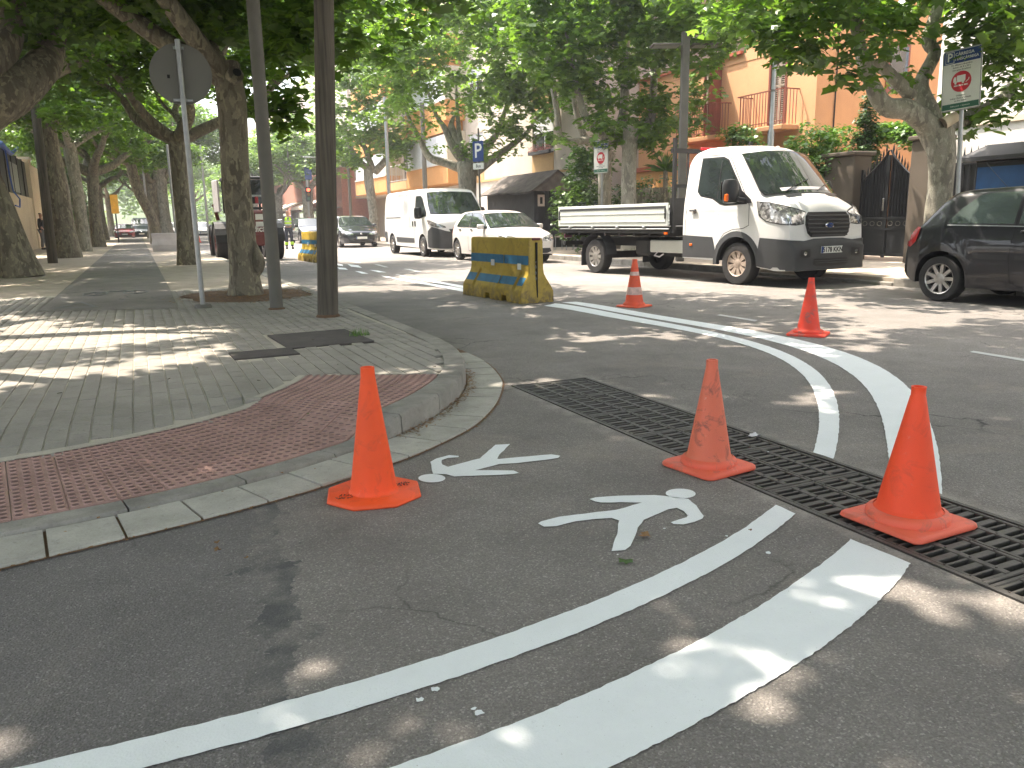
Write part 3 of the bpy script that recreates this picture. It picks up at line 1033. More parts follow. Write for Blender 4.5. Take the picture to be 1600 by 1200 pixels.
bf = np.array(base_t)
for n, (_, x, y) in enumerate(rest):
    h, sx_, sy_ = slope(x, y)
    v = bv.copy()
    v[:, 2] += h + random.uniform(-.0015, .0015) + v[:, 0] * (sx_ + random.uniform(-.005, .005)) + v[:, 1] * sy_
    v[:, 0] += x; v[:, 1] += y
    Vs.append(v); Fs.append(bf + n * len(bv))
o = link('pavers', np_mesh('pavers', np.concatenate(Vs), np.concatenate(Fs), 4), PMAT, sidewalk)
o['kind'] = 'stuff'
# dark cover plates, cycle path, tree pit earth
for (c, w, l, rz) in plates:
    m = MB()
    m.box((c[0], c[1], .127), (w, l, .02), rz, bev=.004)
    m.build('cover_plate', M['plate'], sidewalk)
bike = [(-1.22, 11.35), (.37, 10.72), (.40, 14), (.42, 60), (.6, 120), (-1.2, 120), (-1.18, 60), (-1.2, 14)]
path = sheet_part('cycle_path', bike, .1345, M['asphalt_path'], None)
structure(path)
tri = [(-1.095, 11.593), (-0.789, 12.487), (-0.538, 11.491)]
tc = (sum(p[0] for p in tri) / 3, sum(p[1] for p in tri) / 3)
tin = [(tc[0] + (p[0] - tc[0]) * .66, tc[1] + (p[1] - tc[1]) * .66) for p in tri]
m = MB()
m.add([(p[0], p[1], .1385) for p in tri + tin], [(0, 1, 4, 3), (1, 2, 5, 4), (2, 0, 3, 5)])
m.build('triangle_mark', M['dim_mark'], path)
m = MB()
bc = (-0.39, 13.731)
for sx in (-1, 1):
    ring = [(bc[0] + sx * .28 + .17 * math.cos(t), bc[1] + .30 * math.sin(t), .1395) for t in [k * .45 for k in range(14)]]
    m.tube(ring, .009, 4, closed=True)
m.tube([(bc[0] - .28, bc[1], .1395), (bc[0] - .1, bc[1] + .35, .1395), (bc[0] + .15, bc[1] + .35, .1395), (bc[0] + .28, bc[1], .1395)], .014, 4)
m.build('bicycle_mark', M['dim_mark'], path)
ring = []
for k in range(26):
    a = 2 * math.pi * k / 26
    r = (1.0 + .10 * math.sin(3 * a + 1) + .05 * math.sin(7 * a))
    ring.append((PIT.x + r * 1.0 * math.cos(a), PIT.y + r * 1.05 * math.sin(a)))
ring = [(min(x, 2.23), y) for x, y in ring]
pit = sheet_part('earth', ring, .133, M['earth'], sidewalk)
# dry leaf litter: on the tree pit, in the gutter
def litter(name, pts, parent, mat, s0, s1):
    V, F = [], []
    for (x, y, zz) in pts:
        s = random.uniform(s0, s1); a = random.uniform(0, 6.3)
        ca, sa = math.cos(a) * s, math.sin(a) * s
        b = len(V)
        t = random.uniform(-.4, .4) * s
        V += [(x - ca, y - sa, zz + .002), (x + sa * .6, y - ca * .6, zz + .002 + abs(t)), (x + ca, y + sa, zz + .003), (x - sa * .6, y + ca * .6, zz + .004)]
        F += [(b, b + 1, b + 2, b + 3)]
    o = MB().add(V, F).build(name, mat, parent)
    o['kind'] = 'stuff'
    return o
pts = []
for k in range(900):
    a = random.uniform(0, 6.28); r = random.uniform(.15, 1.25) 
    pts.append((PIT.x + r * math.cos(a), PIT.y + r * math.sin(a) - .1, .136))
pts = [p for p in pts if p[0] < 2.3]
litter('leaf_litter', pts, pit, M['dry_leaf'], .01, .03)
pts = []
for k, p in enumerate(gis):
    if p.y > 6.6: break
    n = gnorm[k]
    hh = kerb_h(p.x)
    num = 16 if hh > .1 and p.y < 5.6 else (1 if k % 3 == 0 else 0)
    for q in range(num):
        u = abs(random.gauss(0, .028)) + .004
        pts.append((p.x - n.x * u + random.uniform(-.03, .03), p.y - n.y * u + random.uniform(-.03, .03), .016 + max(0, .03 - u) * .5 * random.random()))
for p in gos:
    if random.random() < .75:
        pts.append((p.x + random.uniform(-.02, .02), p.y + random.uniform(-.022, .006), .004))
litter('gutter_litter', pts, sidewalk, M['dry_leaf'], .004, .013)
# loose grit on the asphalt
pts = []
for k in range(2600):
    r = random.uniform(1.2, 7) ; a = random.uniform(-.2, 1.1)
    pts.append((r * math.sin(a), r * math.cos(a), .001))
o = litter('grit', [p for p in pts if not (2.28 < p[0] < 2.92 and p[1] < 5) and dist_in(p[0], p[1])[0] > .35 and (p[1] < kerb_y(p[0]) if p[0] < 2.3 else True)], road, M['slab'], .0012, .003)

# right-hand pavement
rs = MB()
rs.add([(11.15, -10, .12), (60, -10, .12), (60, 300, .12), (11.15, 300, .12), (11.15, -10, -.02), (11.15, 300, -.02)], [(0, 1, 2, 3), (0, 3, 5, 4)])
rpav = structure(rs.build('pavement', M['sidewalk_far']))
m = MB()
y = -2.0
km = MB().box((0, 0, 0), (.15, .985, .16), bev=.012).mesh('kerb_stone')
while y < 40:
    o = link('kerb_stone', km, M['kerb'], rpav)
    o.location = (11.08, y + .5, .048 - (.07 if 8 < y < 12.5 else 0))
    y += 1.0
m.box((11.08, 40 + 60, .048), (.15, 120, .16), bev=.012)
m.build('kerb_stone', M['kerb'], rpav)

# ---------------------------------------------------------------- vehicles
class Body:
    """car body: height profile over length, plan width, tumblehome, wheel arches"""
    def __init__(s, top, bot, W_, T_, arches, r=.1, crown=.06, rtab=None, scallop=None, bow=None):
        s.bowt = bow; s.W0 = max(b for a, b in W_)
        s.top, s.bot, s.W, s.T, s.arches, s.r, s.crown = top, bot, W_, T_, arches, r, crown
        s.rtab = rtab
        s.x0, s.x1 = top[0][0], top[-1][0]
        s.scallop = scallop
    def ztop(s, x): return interp(s.top, x)
    def bow(s, x): return interp(s.bowt, x) if s.bowt else 0.0
    def zt2(s, x, y):
        b = s.bow(x)
        return s.ztop(min(s.x1, x + b * min(1, (y / s.W0) ** 2))) if b else s.ztop(x)
    def rr(s, x): return interp(s.rtab, x) if s.rtab else s.r
    def hw(s, x, z):
        w = interp(s.W, x) * interp(s.T, z)
        d = s.zt2(x, s.W0) - z; r = s.rr(x)
        if d < r:
            q = min(1, (r - max(d, 0)) / r)
            w -= r * 1.0 * (1 - math.sqrt(max(0, 1 - q * q)))
        if s.scallop: w += s.scallop(x, z)
        return max(w, .02)
    def zbot(s, x):
        b = interp(s.bot, x)
        for (xc, r, zc) in s.arches:
            if abs(x - xc) < r: b = max(b, zc + math.sqrt(r * r - (x - xc) ** 2))
        return b
    def cr(s, x, y):
        return s.crown * (y / max(.3, interp(s.W, x))) ** 2
    def inside(s, x, y, z):
        if x <= s.x0 or x >= s.x1: return False
        if z < interp(s.bot, x) - .001: return False
        return z <= s.zt2(x, y) - s.cr(x, y) and abs(y) <= s.hw(x, z)
    def side(s, x, z, sg=1, off=.004):
        return Vector((x, sg * (s.hw(x, z) + off), z))
    def topp(s, x, y, off=.004):
        e = .01
        n = Vector((-(s.ztop(x + e) - s.ztop(x - e)) / (2 * e), 0, 1)).normalized()
        return Vector((x, y, s.zt2(x, y) - s.cr(x, y))) + n * off
    def screen(s, u, y, off=.004):
        """top skin addressed by the centre-line station u; edges sweep back with the bow"""
        x = u
        for _ in range(6): x = u - s.bow(x) * min(1, (y / s.W0) ** 2)
        return s.topp(x, y, off)
    def front(s, y, z, off=.004, d=1):
        a, b = (s.x1, (s.x0 + s.x1) / 2) if d > 0 else (s.x0, (s.x0 + s.x1) / 2)
        # march then bisect
        n = 160
        prev = a
        for i in range(1, n + 1):
            x = a + (b - a) * (i / n)
            if s.inside(x, y, z):
                lo, hi = prev, x
                for _ in range(14):
                    m = (lo + hi) / 2
                    if s.inside(m, y, z): hi = m
                    else: lo = m
                return Vector((hi + d * off, y, z))
            prev = x
        return Vector((a, y, z))
    def wrap(s, th, z, off=.004, px=.3):
        """point on the skin seen from an upright axis at x=px; th in degrees from straight ahead"""
        dx, dy = math.cos(R(th)), math.sin(R(th))
        lo, hi = .05, 1.6
        for _ in range(18):
            m = (lo + hi) / 2
            if s.inside(px + dx * m, dy * m, z): lo = m
            else: hi = m
        return Vector((px + dx * (lo + off), dy * (lo + off), z))
    def build(s, name, mats, parent, step=.05):
        xs = [s.x0]
        x = s.x0
        while x < s.x1 - 1e-6:
            dx = step
            while dx > .004 and abs(s.ztop(min(s.x1, x + dx)) - s.ztop(x)) > step * 1.1: dx *= .6
            x = min(s.x1, x + dx)
            xs.append(x)
        for (xc, r, zc) in s.arches:
            xs += [xc + r * .9999 * math.cos(math.pi * k / 20) for k in range(21)] + [xc + r * 1.004, xc - r * 1.004]
        xs = sorted(set(round(v, 4) for v in xs if s.x0 <= v <= s.x1))
        K, J = 16, 12
        m = MB()
        V = []
        for x in xs:
            zt, zb, r = s.zt2(x, s.W0), s.zbot(x), s.rr(x)
            zb = min(zb, zt - .02)
            zs = []
            zr = max(zb + .01, zt - r)
            for k in range(K - 6): zs.append(zb + (zr - zb) * k / (K - 6))
            for k in range(6): zs.append(zr + (zt - zr) * math.sin(math.pi / 2 * k / 6.0))
            zs.append(zt - .0005)
            side_ = [(s.hw(x, z), z) for z in zs]
            we = side_[-1][0]
            ce = s.cr(x, we)
            ring = [(y, z - ce * max(0, min(1, (z - zb) / max(.05, zt - zb)))) for y, z in side_]
            for j in range(1, J):
                y = we * (1 - 2 * j / J)
                q_ = (y / max(.05, we)) ** 2
                ring.append((y, (s.zt2(x, y * s.W0 / max(.05, we)) if s.bowt else zt) - s.cr(x, y)))
            ring += [(-y, z) for y, z in reversed(ring[:len(side_)])]
            V += [(x, y, z) for y, z in ring]
        n = len(V) // len(xs)
        F = []
        mi = []
        for i in range(len(xs) - 1):
            for k in range(n):
                k2 = (k + 1) % n
                F.append((i * n + k, i * n + k2, (i + 1) * n + k2, (i + 1) * n + k))
                mi.append(1 if k == n - 1 else 0)
        F.append(tuple(range(n))); mi.append(0)
        F.append(tuple((len(xs) - 1) * n + k for k in reversed(range(n)))); mi.append(0)
        m.v, m.f, m.m = V, F, mi
        me = m.mesh(name)
        bm = bmesh.new(); bm.from_mesh(me); bmesh.ops.recalc_face_normals(bm, faces=bm.faces); bm.to_mesh(me); bm.free()
        smooth(me, 38)
        return link(name, me, mats, parent)

def drape(name, poly, proj, mat, parent, step=.05, label=None, curve=0, thick=0.0):
    if curve:
        poly = [tuple(p)[:2] for p in crom([(a, b, 0) for a, b in poly + [poly[0]]], curve)][:-1]
    v, f = cdt_fill(poly, step)
    P = [proj(a, b) for a, b in v]
    me = MB().add(P, f).mesh(name)
    smooth(me, 60)
    o = link(name, me, mat, parent)
    if label: o['label'] = label
    return o
def offset_poly(poly, d):
    cx = sum(p[0] for p in poly) / len(poly); cy = sum(p[1] for p in poly) / len(poly)
    out = []
    n = len(poly)
    area = sum(poly[i][0] * poly[(i + 1) % n][1] - poly[(i + 1) % n][0] * poly[i][1] for i in range(n))
    sg = 1 if area > 0 else -1
    for i in range(n):
        a, b, c = Vector(poly[i - 1]), Vector(poly[i]), Vector(poly[(i + 1) % n])
        e1 = (b - a).normalized(); e2 = (c - b).normalized()
        nn = Vector((e1.y + e2.y, -(e1.x + e2.x)))
        if nn.length < .01: nn = Vector((e1.y, -e1.x))
        nn.normalize()
        out.append(tuple(b + nn * d * sg))
    return out
def ribbon(name, line, proj, w, mat, parent, step=.05):
    P = []
    for a, b in zip(line, line[1:]):
        n = max(1, int((Vector(b) - Vector(a)).length / step))
        for k in range(n): P.append(Vector(a).lerp(Vector(b), k / n))
    P.append(Vector(line[-1]))
    V, F = [], []
    for i, p in enumerate(P):
        t = (P[min(i + 1, len(P) - 1)] - P[max(i - 1, 0)]).normalized()
        n = Vector((-t.y, t.x)) * w / 2
        V += [proj(*(p + n)), proj(*(p - n))]
    for i in range(len(P) - 1): F.append((2 * i, 2 * i + 1, 2 * i + 3, 2 * i + 2))
    return MB().add(V, F).build(name, mat, parent)

def wheel(parent, loc, r, w, rimr, sg, mat, spokes, style='star'):
    """sg: +1 outer face to +y"""
    t = MB()
    hw_ = w / 2
    t.lathe([(rimr * .98, -hw_ * .9), (rimr * 1.03, -hw_), (r * .93, -hw_ * .98), (r * .985, -hw_ * .8), (r, -hw_ * .45), (r, hw_ * .45), (r * .985, hw_ * .8), (r * .93, hw_ * .98), (rimr * 1.03, hw_), (rimr * .98, hw_ * .9)], 36, axis='Y')
    tyre = t.build('wheel', M['rubber'], parent, 40)
    tyre.location = loc
    m = MB()
    y1 = sg * hw_ * .78
    m.lathe([(rimr, sg * hw_ * .95), (rimr * .93, sg * hw_ * .85), (rimr * .9, sg * hw_ * .2)], 32, axis='Y')
    disc = MB().lathe([(rimr * .92, sg * hw_ * .15), (.001, sg * hw_ * .1)], 24, axis='Y')
    disc.build('wheel_well', M['black'], tyre)
    for k in range(spokes):
        a = 2 * math.pi * k / spokes
        ca, sa = math.cos(a), math.sin(a)
        def pt(rad, tang, yy): return (rad * ca - tang * sa, yy, rad * sa + tang * ca)
        if style == 'star':       # wheel cover: broad wedge spokes
            w0, w1 = .018, rimr * math.pi / spokes * .62
        elif style == 'v':
            w0, w1 = .026, .021
        else:
            w0, w1 = .022, .026
        y0 = sg * hw_ * .72; y2 = sg * hw_ * .9; yb = sg * hw_ * .4
        V = [pt(.03, -w0, y0), pt(.03, w0, y0), pt(rimr * .93, w1, y2 * .97), pt(rimr * .93, -w1, y2 * .97), pt(.03, -w0, yb), pt(.03, w0, yb), pt(rimr * .93, w1 * 1.1, yb), pt(rimr * .93, -w1 * 1.1, yb)]
        F = [(0, 1, 2, 3), (0, 4, 5, 1), (1, 5, 6, 2), (3, 2, 6, 7), (0, 3, 7, 4)]
        if style == 'cover': pass
        m.add(V, F)
    m.lathe([(.075, sg * hw_ * .7), (.07, sg * hw_ * .8), (.03, sg * hw_ * .86), (.001, sg * hw_ * .86)], 16, axis='Y')
    me = m.mesh('rim')
    bm = bmesh.new(); bm.from_mesh(me); bmesh.ops.recalc_face_normals(bm, faces=bm.faces); bm.to_mesh(me); bm.free()
    link('rim', me, mat, tyre)
    return tyre

def mirror_mesh(parent, sg, loc, size, mat):
    m = MB()
    x, y, z = size
    m.lathe([(.001, -z * .5), (.5 * x, -z * .46), (.62 * x, -z * .2), (.62 * x, z * .25), (.48 * x, z * .46), (.001, z * .5)], 12, M=Matrix.Diagonal((1, y / x, 1, 1)))
    o = m.build('mirror', mat, parent, 60)
    o.location = loc
    a = MB().box((0, 0, 0), (x * .5, y * .9, .05)).build('mirror_arm', M['plastic_black'], o)
    a.location = (0, -sg * y * .5, -z * .3)
    g = MB().box((-.62 * x, 0, .01), (.006, y * .8, z * .75)).build('mirror_glass', M['chrome'], o)
    return o

def plate_mesh(parent, loc, text, rx=0.0, w=.52, h=.11, label=None, M_=None):
    """number plate facing +x"""
    m = MB().box((0, 0, 0), (.012, w, h), bev=.004)
    o = m.build('number_plate', M['white_sign'], parent)
    o.location = loc
    o.rotation_euler = (0, rx, 0)
    b = MB().box((.0075, -w / 2 + .025, 0), (.003, .045, h * .94)).build('plate_band', M['blue_sign'], o)
    if text:
        me = text_mesh(text, h * 1.0, .001, bold=.003)
        t = link('plate_text', me, M['black_ink'], o)
        t.rotation_euler = (R(90), 0, R(90))
        t.location = (.0085, .02, -.003)
    return o
def front_axes(o): return o

# --- the flatbed truck -------------------------------------------------------
TDIR = Vector((.35, -4.1, 0)).normalized()
torg = Vector((9.24, 10.52, 0)) - TDIR * .15
trz = math.atan2(TDIR.y, TDIR.x)
tside = Vector((TDIR.y, -TDIR.x, 0))          # towards our side (right side of the truck)
TW = .98
tctr = torg - tside * (TW - .02)
truck = empty('flatbed_truck', tctr, trz, 'white single cab flatbed truck with a low dropside bed parked beyond the cones', 'truck')
tb = Body(
    top=[(-1.345, 2.18), (-1.33, 2.25), (-1.25, 2.32), (-1.0, 2.37), (-.7, 2.375), (-.35, 2.35), (-.1, 2.30), (.02, 2.25), (.09, 2.19), (.36, 1.885), (.63, 1.58), (.68, 1.525), (.74, 1.485), (.84, 1.42), (.92, 1.345), (.97, 1.26), (.995, 1.20), (1.01, 1.10), (1.035, .85), (1.04, .76), (1.085, .72), (1.10, .60), (1.10, .42), (1.105, .33)],
    bot=[(-1.345, .42), (-.5, .40), (.4, .33), (.8, .27), (1.0, .27), (1.105, .275)],
    W_=[(-1.345, .985), (-1.0, 1.0), (.0, 1.0), (.5, .99), (.7, .97), (.85, .945), (.95, .91), (1.0, .885), (1.04, .87), (1.105, .83)],
    T_=[(.3, .985), (.6, 1.0), (1.1, .998), (1.35, .985), (1.5, .962), (1.9, .90), (2.2, .845), (2.4, .81)],
    arches=[(0, .455, .36)], crown=.07, bow=[(-.9, 0), (-.5, .2), (-.2, .30), (.5, .26), (.75, .14), (.95, .04), (1.0, 0)],
    rtab=[(-1.3, .12), (-.1, .11), (.1, .06), (.6, .07), (.75, .10), (.95, .16), (1.04, .10), (1.1, .04)],
    scallop=lambda x, z: -.018 * math.exp(-((z - 1.16) / .035) ** 2) * (1 if x < -.1 else max(0, 1 - (x + .1) * 4)) - .02 * sstep(.85, .8, z) * 0)
tbody = tb.build('cab', [M['white_car'], M['black']], truck, .045)
def both(fn):
    for sg in (1, -1): fn(sg)
SR = -1    # our side is the truck's right: local -y
tw = [(-1.0, 2.15), (-.5, 2.13), (-.38, 2.08), (-.05, 1.66), (.17, 1.36), (-.30, 1.36), (-.42, 1.38), (-.62, 1.48), (-.92, 1.53), (-1.0, 1.60)]
def tside_parts(sg):
    P = lambda off: (lambda x, z: tb.side(x, z, sg, off))
    d = drape('door', [(-1.13, 2.2), (-.45, 2.19), (-.3, 2.1), (.24, 1.34), (.26, 1.0), (.18, .96), (-.30, .83), (-.50, .5), (-.5, .44), (-1.28, .44), (-1.28, 1.2), (-1.2, 1.6)], P(.003), M['white_car'], truck, .07)
    ribbon('door_seam', [(-1.13, 2.2), (-.45, 2.19), (-.3, 2.1), (.24, 1.34), (.26, 1.0), (.14, .95), (-.1, .93), (-.30, .86), (-.47, .65), (-.5, .44), (-1.28, .44), (-1.28, 1.2), (-1.2, 1.6), (-1.13, 2.2)], P(.004), .010, M['plastic_black'], truck)
    drape('window_seal', offset_poly(tw, .028), P(.006), M['plastic_black'], d, .06)
    drape('side_window', tw, P(.010), M['glass'], d, .06)
    ribbon('window_bar', [(-.52, 2.1), (-.50, 1.45)], P(.013), .025, M['plastic_black'], d)
    drape('lower_cladding', [(-1.335, .83), (-.56, .80), (-.50, .60), (-.47, .44), (-1.335, .43)], P(.009), M['plastic_dark'], truck, .08)
    # wheel arch trim
    V, F = [], []
    for k in range(25):
        a = math.pi * (-.02 + 1.04 * k / 24)
        for rr_ in (.452, .545):
            x, z = rr_ * math.cos(a), max(.36 + rr_ * math.sin(a), .30)
            V.append(tb.side(x, z, sg, .018 if rr_ < .5 else .006))
        x, z = .452 * math.cos(a), max(.36 + .452 * math.sin(a), .30)
        V.append(tb.side(x, z, sg, -.06))
    for k in range(24):
        F += [(3 * k, 3 * k + 3, 3 * k + 4, 3 * k + 1), (3 * k, 3 * k + 2, 3 * k + 5, 3 * k + 3)]
    MB().add(V, F).build('arch_trim', M['plastic_dark'], truck, 40)
    # bumper side: dark plastic forward of the wheel
    h = MB().box((0, 0, 0), (.17, .035, .035), bev=.012).build('handle', M['plastic_black'], d)
    h.location = tb.side(-1.07, 1.265, sg, .028)
    c = MB().lathe([(.045, 0), (.045, .012), (.02, .014), (.001, .014)], 14, axis='Y').build('lock', M['chrome'], d)
    c.location = tb.side(-1.03, 1.25, sg, .0)
    if sg < 0: c.rotation_euler = (0, 0, R(180))
    l = MB().box((0, 0, 0), (.07, .02, .045), bev=.008).build('side_marker', M['amber'], truck)
    l.location = tb.side(-1.10, .66, sg, .015)
    # mirror
    mo = mirror_mesh(truck, sg, (-.02, sg * 1.16, 1.56), (.20, .24, .40), M['plastic_black'])
    am = MB().box((0, 0, 0), (.09, .05, .13), bev=.02).build('indicator', M['amber'], mo)
    am.location = (.03, sg * .12, -.10)
    arm = MB().tube([(0, 0, 0), (.10, -sg * .12, -.06), (.16, -sg * .2, -.07)], [.05, .04, .04], 8).build('mirror_bracket', M['plastic_black'], mo, 50)
    arm.location = (0, 0, -.08)
    drape('mirror_triangle', [(-.02, 1.62), (.27, 1.42), (.30, 1.36), (.02, 1.36)], P(.014), M['plastic_black'], truck, .06)
    # headlight: starts on the wing and wraps round to the nose
    hl = [(84, 1.375), (70, 1.35), (55, 1.285), (42, 1.225), (33, 1.17), (32, 1.09), (36, 1.03), (46, 1.005), (58, 1.02), (72, 1.07), (80, 1.16)]
    hl = [(sg * a / 60, b) for a, b in hl]
    rim = drape('headlight_rim', offset_poly(hl, .016), lambda a, z: tb.wrap(a * 60, z, .006), M['plastic_black'], truck, .05)
    drape('headlight', hl, lambda a, z: tb.wrap(a * 60, z, .011), M['headlight'], rim, .05)
both(tside_parts)
FR = lambda off: (lambda y, z: tb.front(y, z, off))
gr = [(-.53, 1.13), (-.46, 1.20), (.46, 1.20), (.53, 1.13), (.545, 1.0), (.50, .86), (.42, .80), (-.42, .80), (-.50, .86), (-.545, 1.0)]
drape('grille_surround', offset_poly(gr, .025), FR(.010), M['white_car'], truck, .05)
grl = drape('grille', gr, FR(.016), M['plastic_black'], truck, .05)
for k, z in enumerate((1.14, 1.075, 1.01, .945, .88, .825)):
    hwid = interp([(.80, .43), (.86, .49), (1.0, .535), (1.13, .515), (1.2, .45)], z) - .02
    line = [(y, z) for y in (-hwid, -hwid * .5, 0, hwid * .5, hwid)]
    pts_ = [FR(.036)(y, zz) for y, zz in line]
    MB().tube(pts_, .013, 6).build('grille_bar', M['plastic_dark'], grl)
ov = MB().lathe([(.0, .014), (.095, .012), (.11, 0)], 28, axis='X', M=Matrix.Diagonal((1, 1, .44, 1)))
ovo = ov.build('badge', M['chrome'], grl, 50); ovo.location = FR(.045)(0, .985)
ov2 = MB().lathe([(.0, .018), (.08, .016), (.085, .012)], 28, axis='X', M=Matrix.Diagonal((1, 1, .44, 1))).build('badge_field', M['blue_sign'], grl, 50); ov2.location = FR(.045)(0, .985)
bt = link('badge_text', text_mesh('Ford', .07, .001), M['chrome'], grl)
bt.rotation_euler = (R(90), 0, R(90)); bt.location = FR(.066)(0, .985)
# bumper front, in dark plastic
bp = [(75, .80), (66, .79), (50, .765), (36, .745), (24, .775), (0, .78)]
bp = [(-a, z) for a, z in bp[:-1]] + [(a, z) for a, z in reversed(bp)] + [(77, .56), (76, .33), (55, .275), (25, .275), (0, .275), (-25, .275), (-55, .275), (-76, .33), (-77, .56)]
drape('bumper', [(a / 60, z) for a, z in bp], lambda a, z: tb.wrap(a * 60, z, .024, .25), M['plastic_dark'], truck, .035)
for sg in (1, -1):
    MBp = [(sg * .50, .62), (sg * .72, .60), (sg * .73, .50), (sg * .62, .475), (sg * .50, .49)]
    fo = drape('fog_recess', MBp, FR(.031), M['plastic_black'], truck, .06)
    fl_ = MB().lathe([(.001, .012), (.03, .008), (.035, 0)], 12, axis='X').build('fog_lamp', M['headlight'], fo); fl_.location = FR(.034)(sg * .62, .545)
    drape('hood_vent', [(.70, sg * .28), (.70, sg * .62), (.755, sg * .60), (.755, sg * .32)], lambda x, y: tb.screen(x, y, .006), M['plastic_black'], truck, .06)
drape('lower_intake', [(-.40, .455), (.40, .455), (.43, .37), (.36, .335), (-.36, .335), (-.43, .37)], FR(.031), M['plastic_black'], truck, .06)
for z in (.42, .385):
    MB().tube([FR(.038)(y, z) for y in (-.4, -.2, 0, .2, .4)], .008, 6).build('intake_bar', M['plastic_dark'], truck)
plate_mesh(truck, FR(.036)(0.0, .595), '5178 KKN')
# windscreen
def wsp(off): return lambda x, y: tb.screen(x, y, off)
ws = [(.065, -.80), (.055, -.4), (.05, 0), (.055, .4), (.065, .80), (.12, .805), (.35, .835), (.60, .895), (.66, .87), (.68, .5), (.69, 0), (.68, -.5), (.66, -.87), (.60, -.895), (.35, -.845), (.12, -.805)]
drape('windscreen_seal', offset_poly(ws, .02), wsp(.004), M['plastic_black'], truck, .07)
drape('windscreen', ws, wsp(.009), M['glass'], truck, .07)
for y in (-.55, .15):
    wl_ = MB().tube([wsp(.02)(.66, y), wsp(.025)(.60, y + .2), wsp(.022)(.50, y + .62)], .008, 5).build('wiper', M['plastic_black'], truck)
drape('dashboard', [(.60, -.6), (.60, .5), (.645, .5), (.645, -.6)], wsp(.0125), M['sheet'], truck, .1)
MB().box((-1.30, 0, 2.36), (.06, 1.3, .05), bev=.015).build('red_roof_bar', M['red_lens'], truck)
an = MB().lathe([(.035, 0), (.03, .03), (.01, .04), (.001, .04)], 10).build('roof_aerial', M['white_car'], truck); an.location = (-.1, 0, 2.285)
# chassis
ch = MB()
for y in (-.42, .42): ch.box((-2.9, y, .66), (4.9, .09, .16))
for x in (-1.6, -2.5, -3.4, -4.9): ch.box((x, 0, .66), (.08, .84, .12))
ch.box((-4.1, 0, .38), (.16, 1.5, .14)); ch.box((-2.3, 0, .5), (1.0, .5, .25)); ch.box((0, 0, .38), (.2, 1.5, .16))
ch.box((-.2, 0, .62), (1.9, 1.2, .3))
ch.build('chassis', M['chassis'], truck)
MB().box((-2.0, -.70, .60), (1.1, .12, .24), bev=.02).build('tool_box', M['bed_alu'], truck)
MB().box((-2.75, -.55, .58), (.45, .5, .35), bev=.05).build('fuel_tank', M['chassis'], truck)
MB().tube([(-2.3, -.75, .5), (-2.35, -.8, .42), (-2.2, -.8, .40), (-2.1, -.78, .46)], .015, 6).build('cable', M['sheet'], truck)
def tw_(x, sg):
    wheel(truck, (x, sg * (TW - .11), .36), .36, .225, .215, sg, M['hub_dirty'] if x > -1 else M['hub'], 9, 'star')
for x in (0, -4.10):
    for sg in (1, -1): tw_(x, sg)
# rear mudguard and flap
for sg in (1, -1):
    V, F = [], []
    for k in range(13):
        a = math.pi * (.02 + .98 * k / 12)
        for yy in (TW - .25, TW + .02):
            V.append((-4.10 + .46 * math.cos(a), sg * yy, .38 + .46 * math.sin(a)))
    for k in range(12): F.append((2 * k, 2 * k + 1, 2 * k + 3, 2 * k + 2))
    mg = MB().add(V, F)
    mg.box((-4.57, sg * (TW - .12), .30), (.02, .27, .3))
    mg.build('mudguard', M['plastic_dark'], truck)
# bed
BX0, BX1, BH = -5.42, -1.66, 1.02
bedf = MB()
bedf.box(((BX0 + BX1) / 2, 0, .955), (BX1 - BX0, 2.06, .05))
bedf.box(((BX0 + BX1) / 2, 1.0, .90), (BX1 - BX0, .06, .10)); bedf.box(((BX0 + BX1) / 2, -1.0, .90), (BX1 - BX0, .06, .10))
for k in range(8): bedf.box((BX0 + .2 + k * .48, 0, .86), (.07, 1.9, .12))
bedf.build('bed_floor', M['chassis'], truck)
def dropside(name, L, parent, loc, rz):
    e = MB().box((0, 0, 0), (L, .03, .42), bev=.006).build(name, M['bed_edge'], parent)
    e.location = loc; e.rotation_euler = (0, 0, rz)
    w = MB()
    # recess between frame rails: darker inset panel faces and two bright ribs, on both faces
    for sg in (1, -1):
        w.box((0, sg * .0165, .0), (L - .10, .004, .34))
    w.build('inset_panel', M['bed_alu'], e)
    g = MB()
    for sg in (1, -1): g.box((0, sg * .021, .135), (L - .12, .006, .045))
    g.build('rail_groove', M['plastic_dark'], e)
    for z in (.03, -.125):
        MB().box((0, -.021, z), (L - .12, .014, .018), bev=.004).build('rib', M['bed_edge'], e)
        MB().box((0, .021, z), (L - .12, .014, .018), bev=.004).build('rib', M['bed_edge'], e)
    for sx in (-1, 1):
        MB().box((sx * (L / 2 - .06), -.028, .02), (.03, .02, .2), bev=.004).build('latch', M['plastic_black'], e)
    return e
dropside('side_board', BX1 - BX0 - .06, truck, ((BX0 + BX1) / 2, -1.045, 1.205), 0)
dropside('side_board', BX1 - BX0 - .06, truck, ((BX0 + BX1) / 2, 1.045, 1.205), R(180))
dropside('tailboard', 2.02, truck, (BX0 + .02, 0, 1.205), R(-90))
for k in range(4):
    for sg in (1, -1):
        h = MB().box((BX0 + .5 + k * .85, sg * 1.06, .965), (.07, .05, .05), bev=.008).build('hinge', M['galv'], truck)
MB().tube([(BX0 + .1, -1.05, .94), (BX1, -1.05, .94)], .012, 6).build('lashing_rail', M['galv'], truck)
hb = MB()
for y in (-.96, .96): hb.box((BX1 + .02, y, 1.72), (.05, .07, 1.7))
for y in (-.6, -.2, .2, .6): hb.box((BX1 - .02, y, 1.9), (.03, .03, .9))
hb.box((BX1 - .02, 0, 1.25), (.05, 2.0, .5)); hb.box((BX1 - .02, 0, 2.35), (.06, 2.0, .08)); hb.box((BX1 - .02, 0, 1.72), (.05, 1.9, .06))
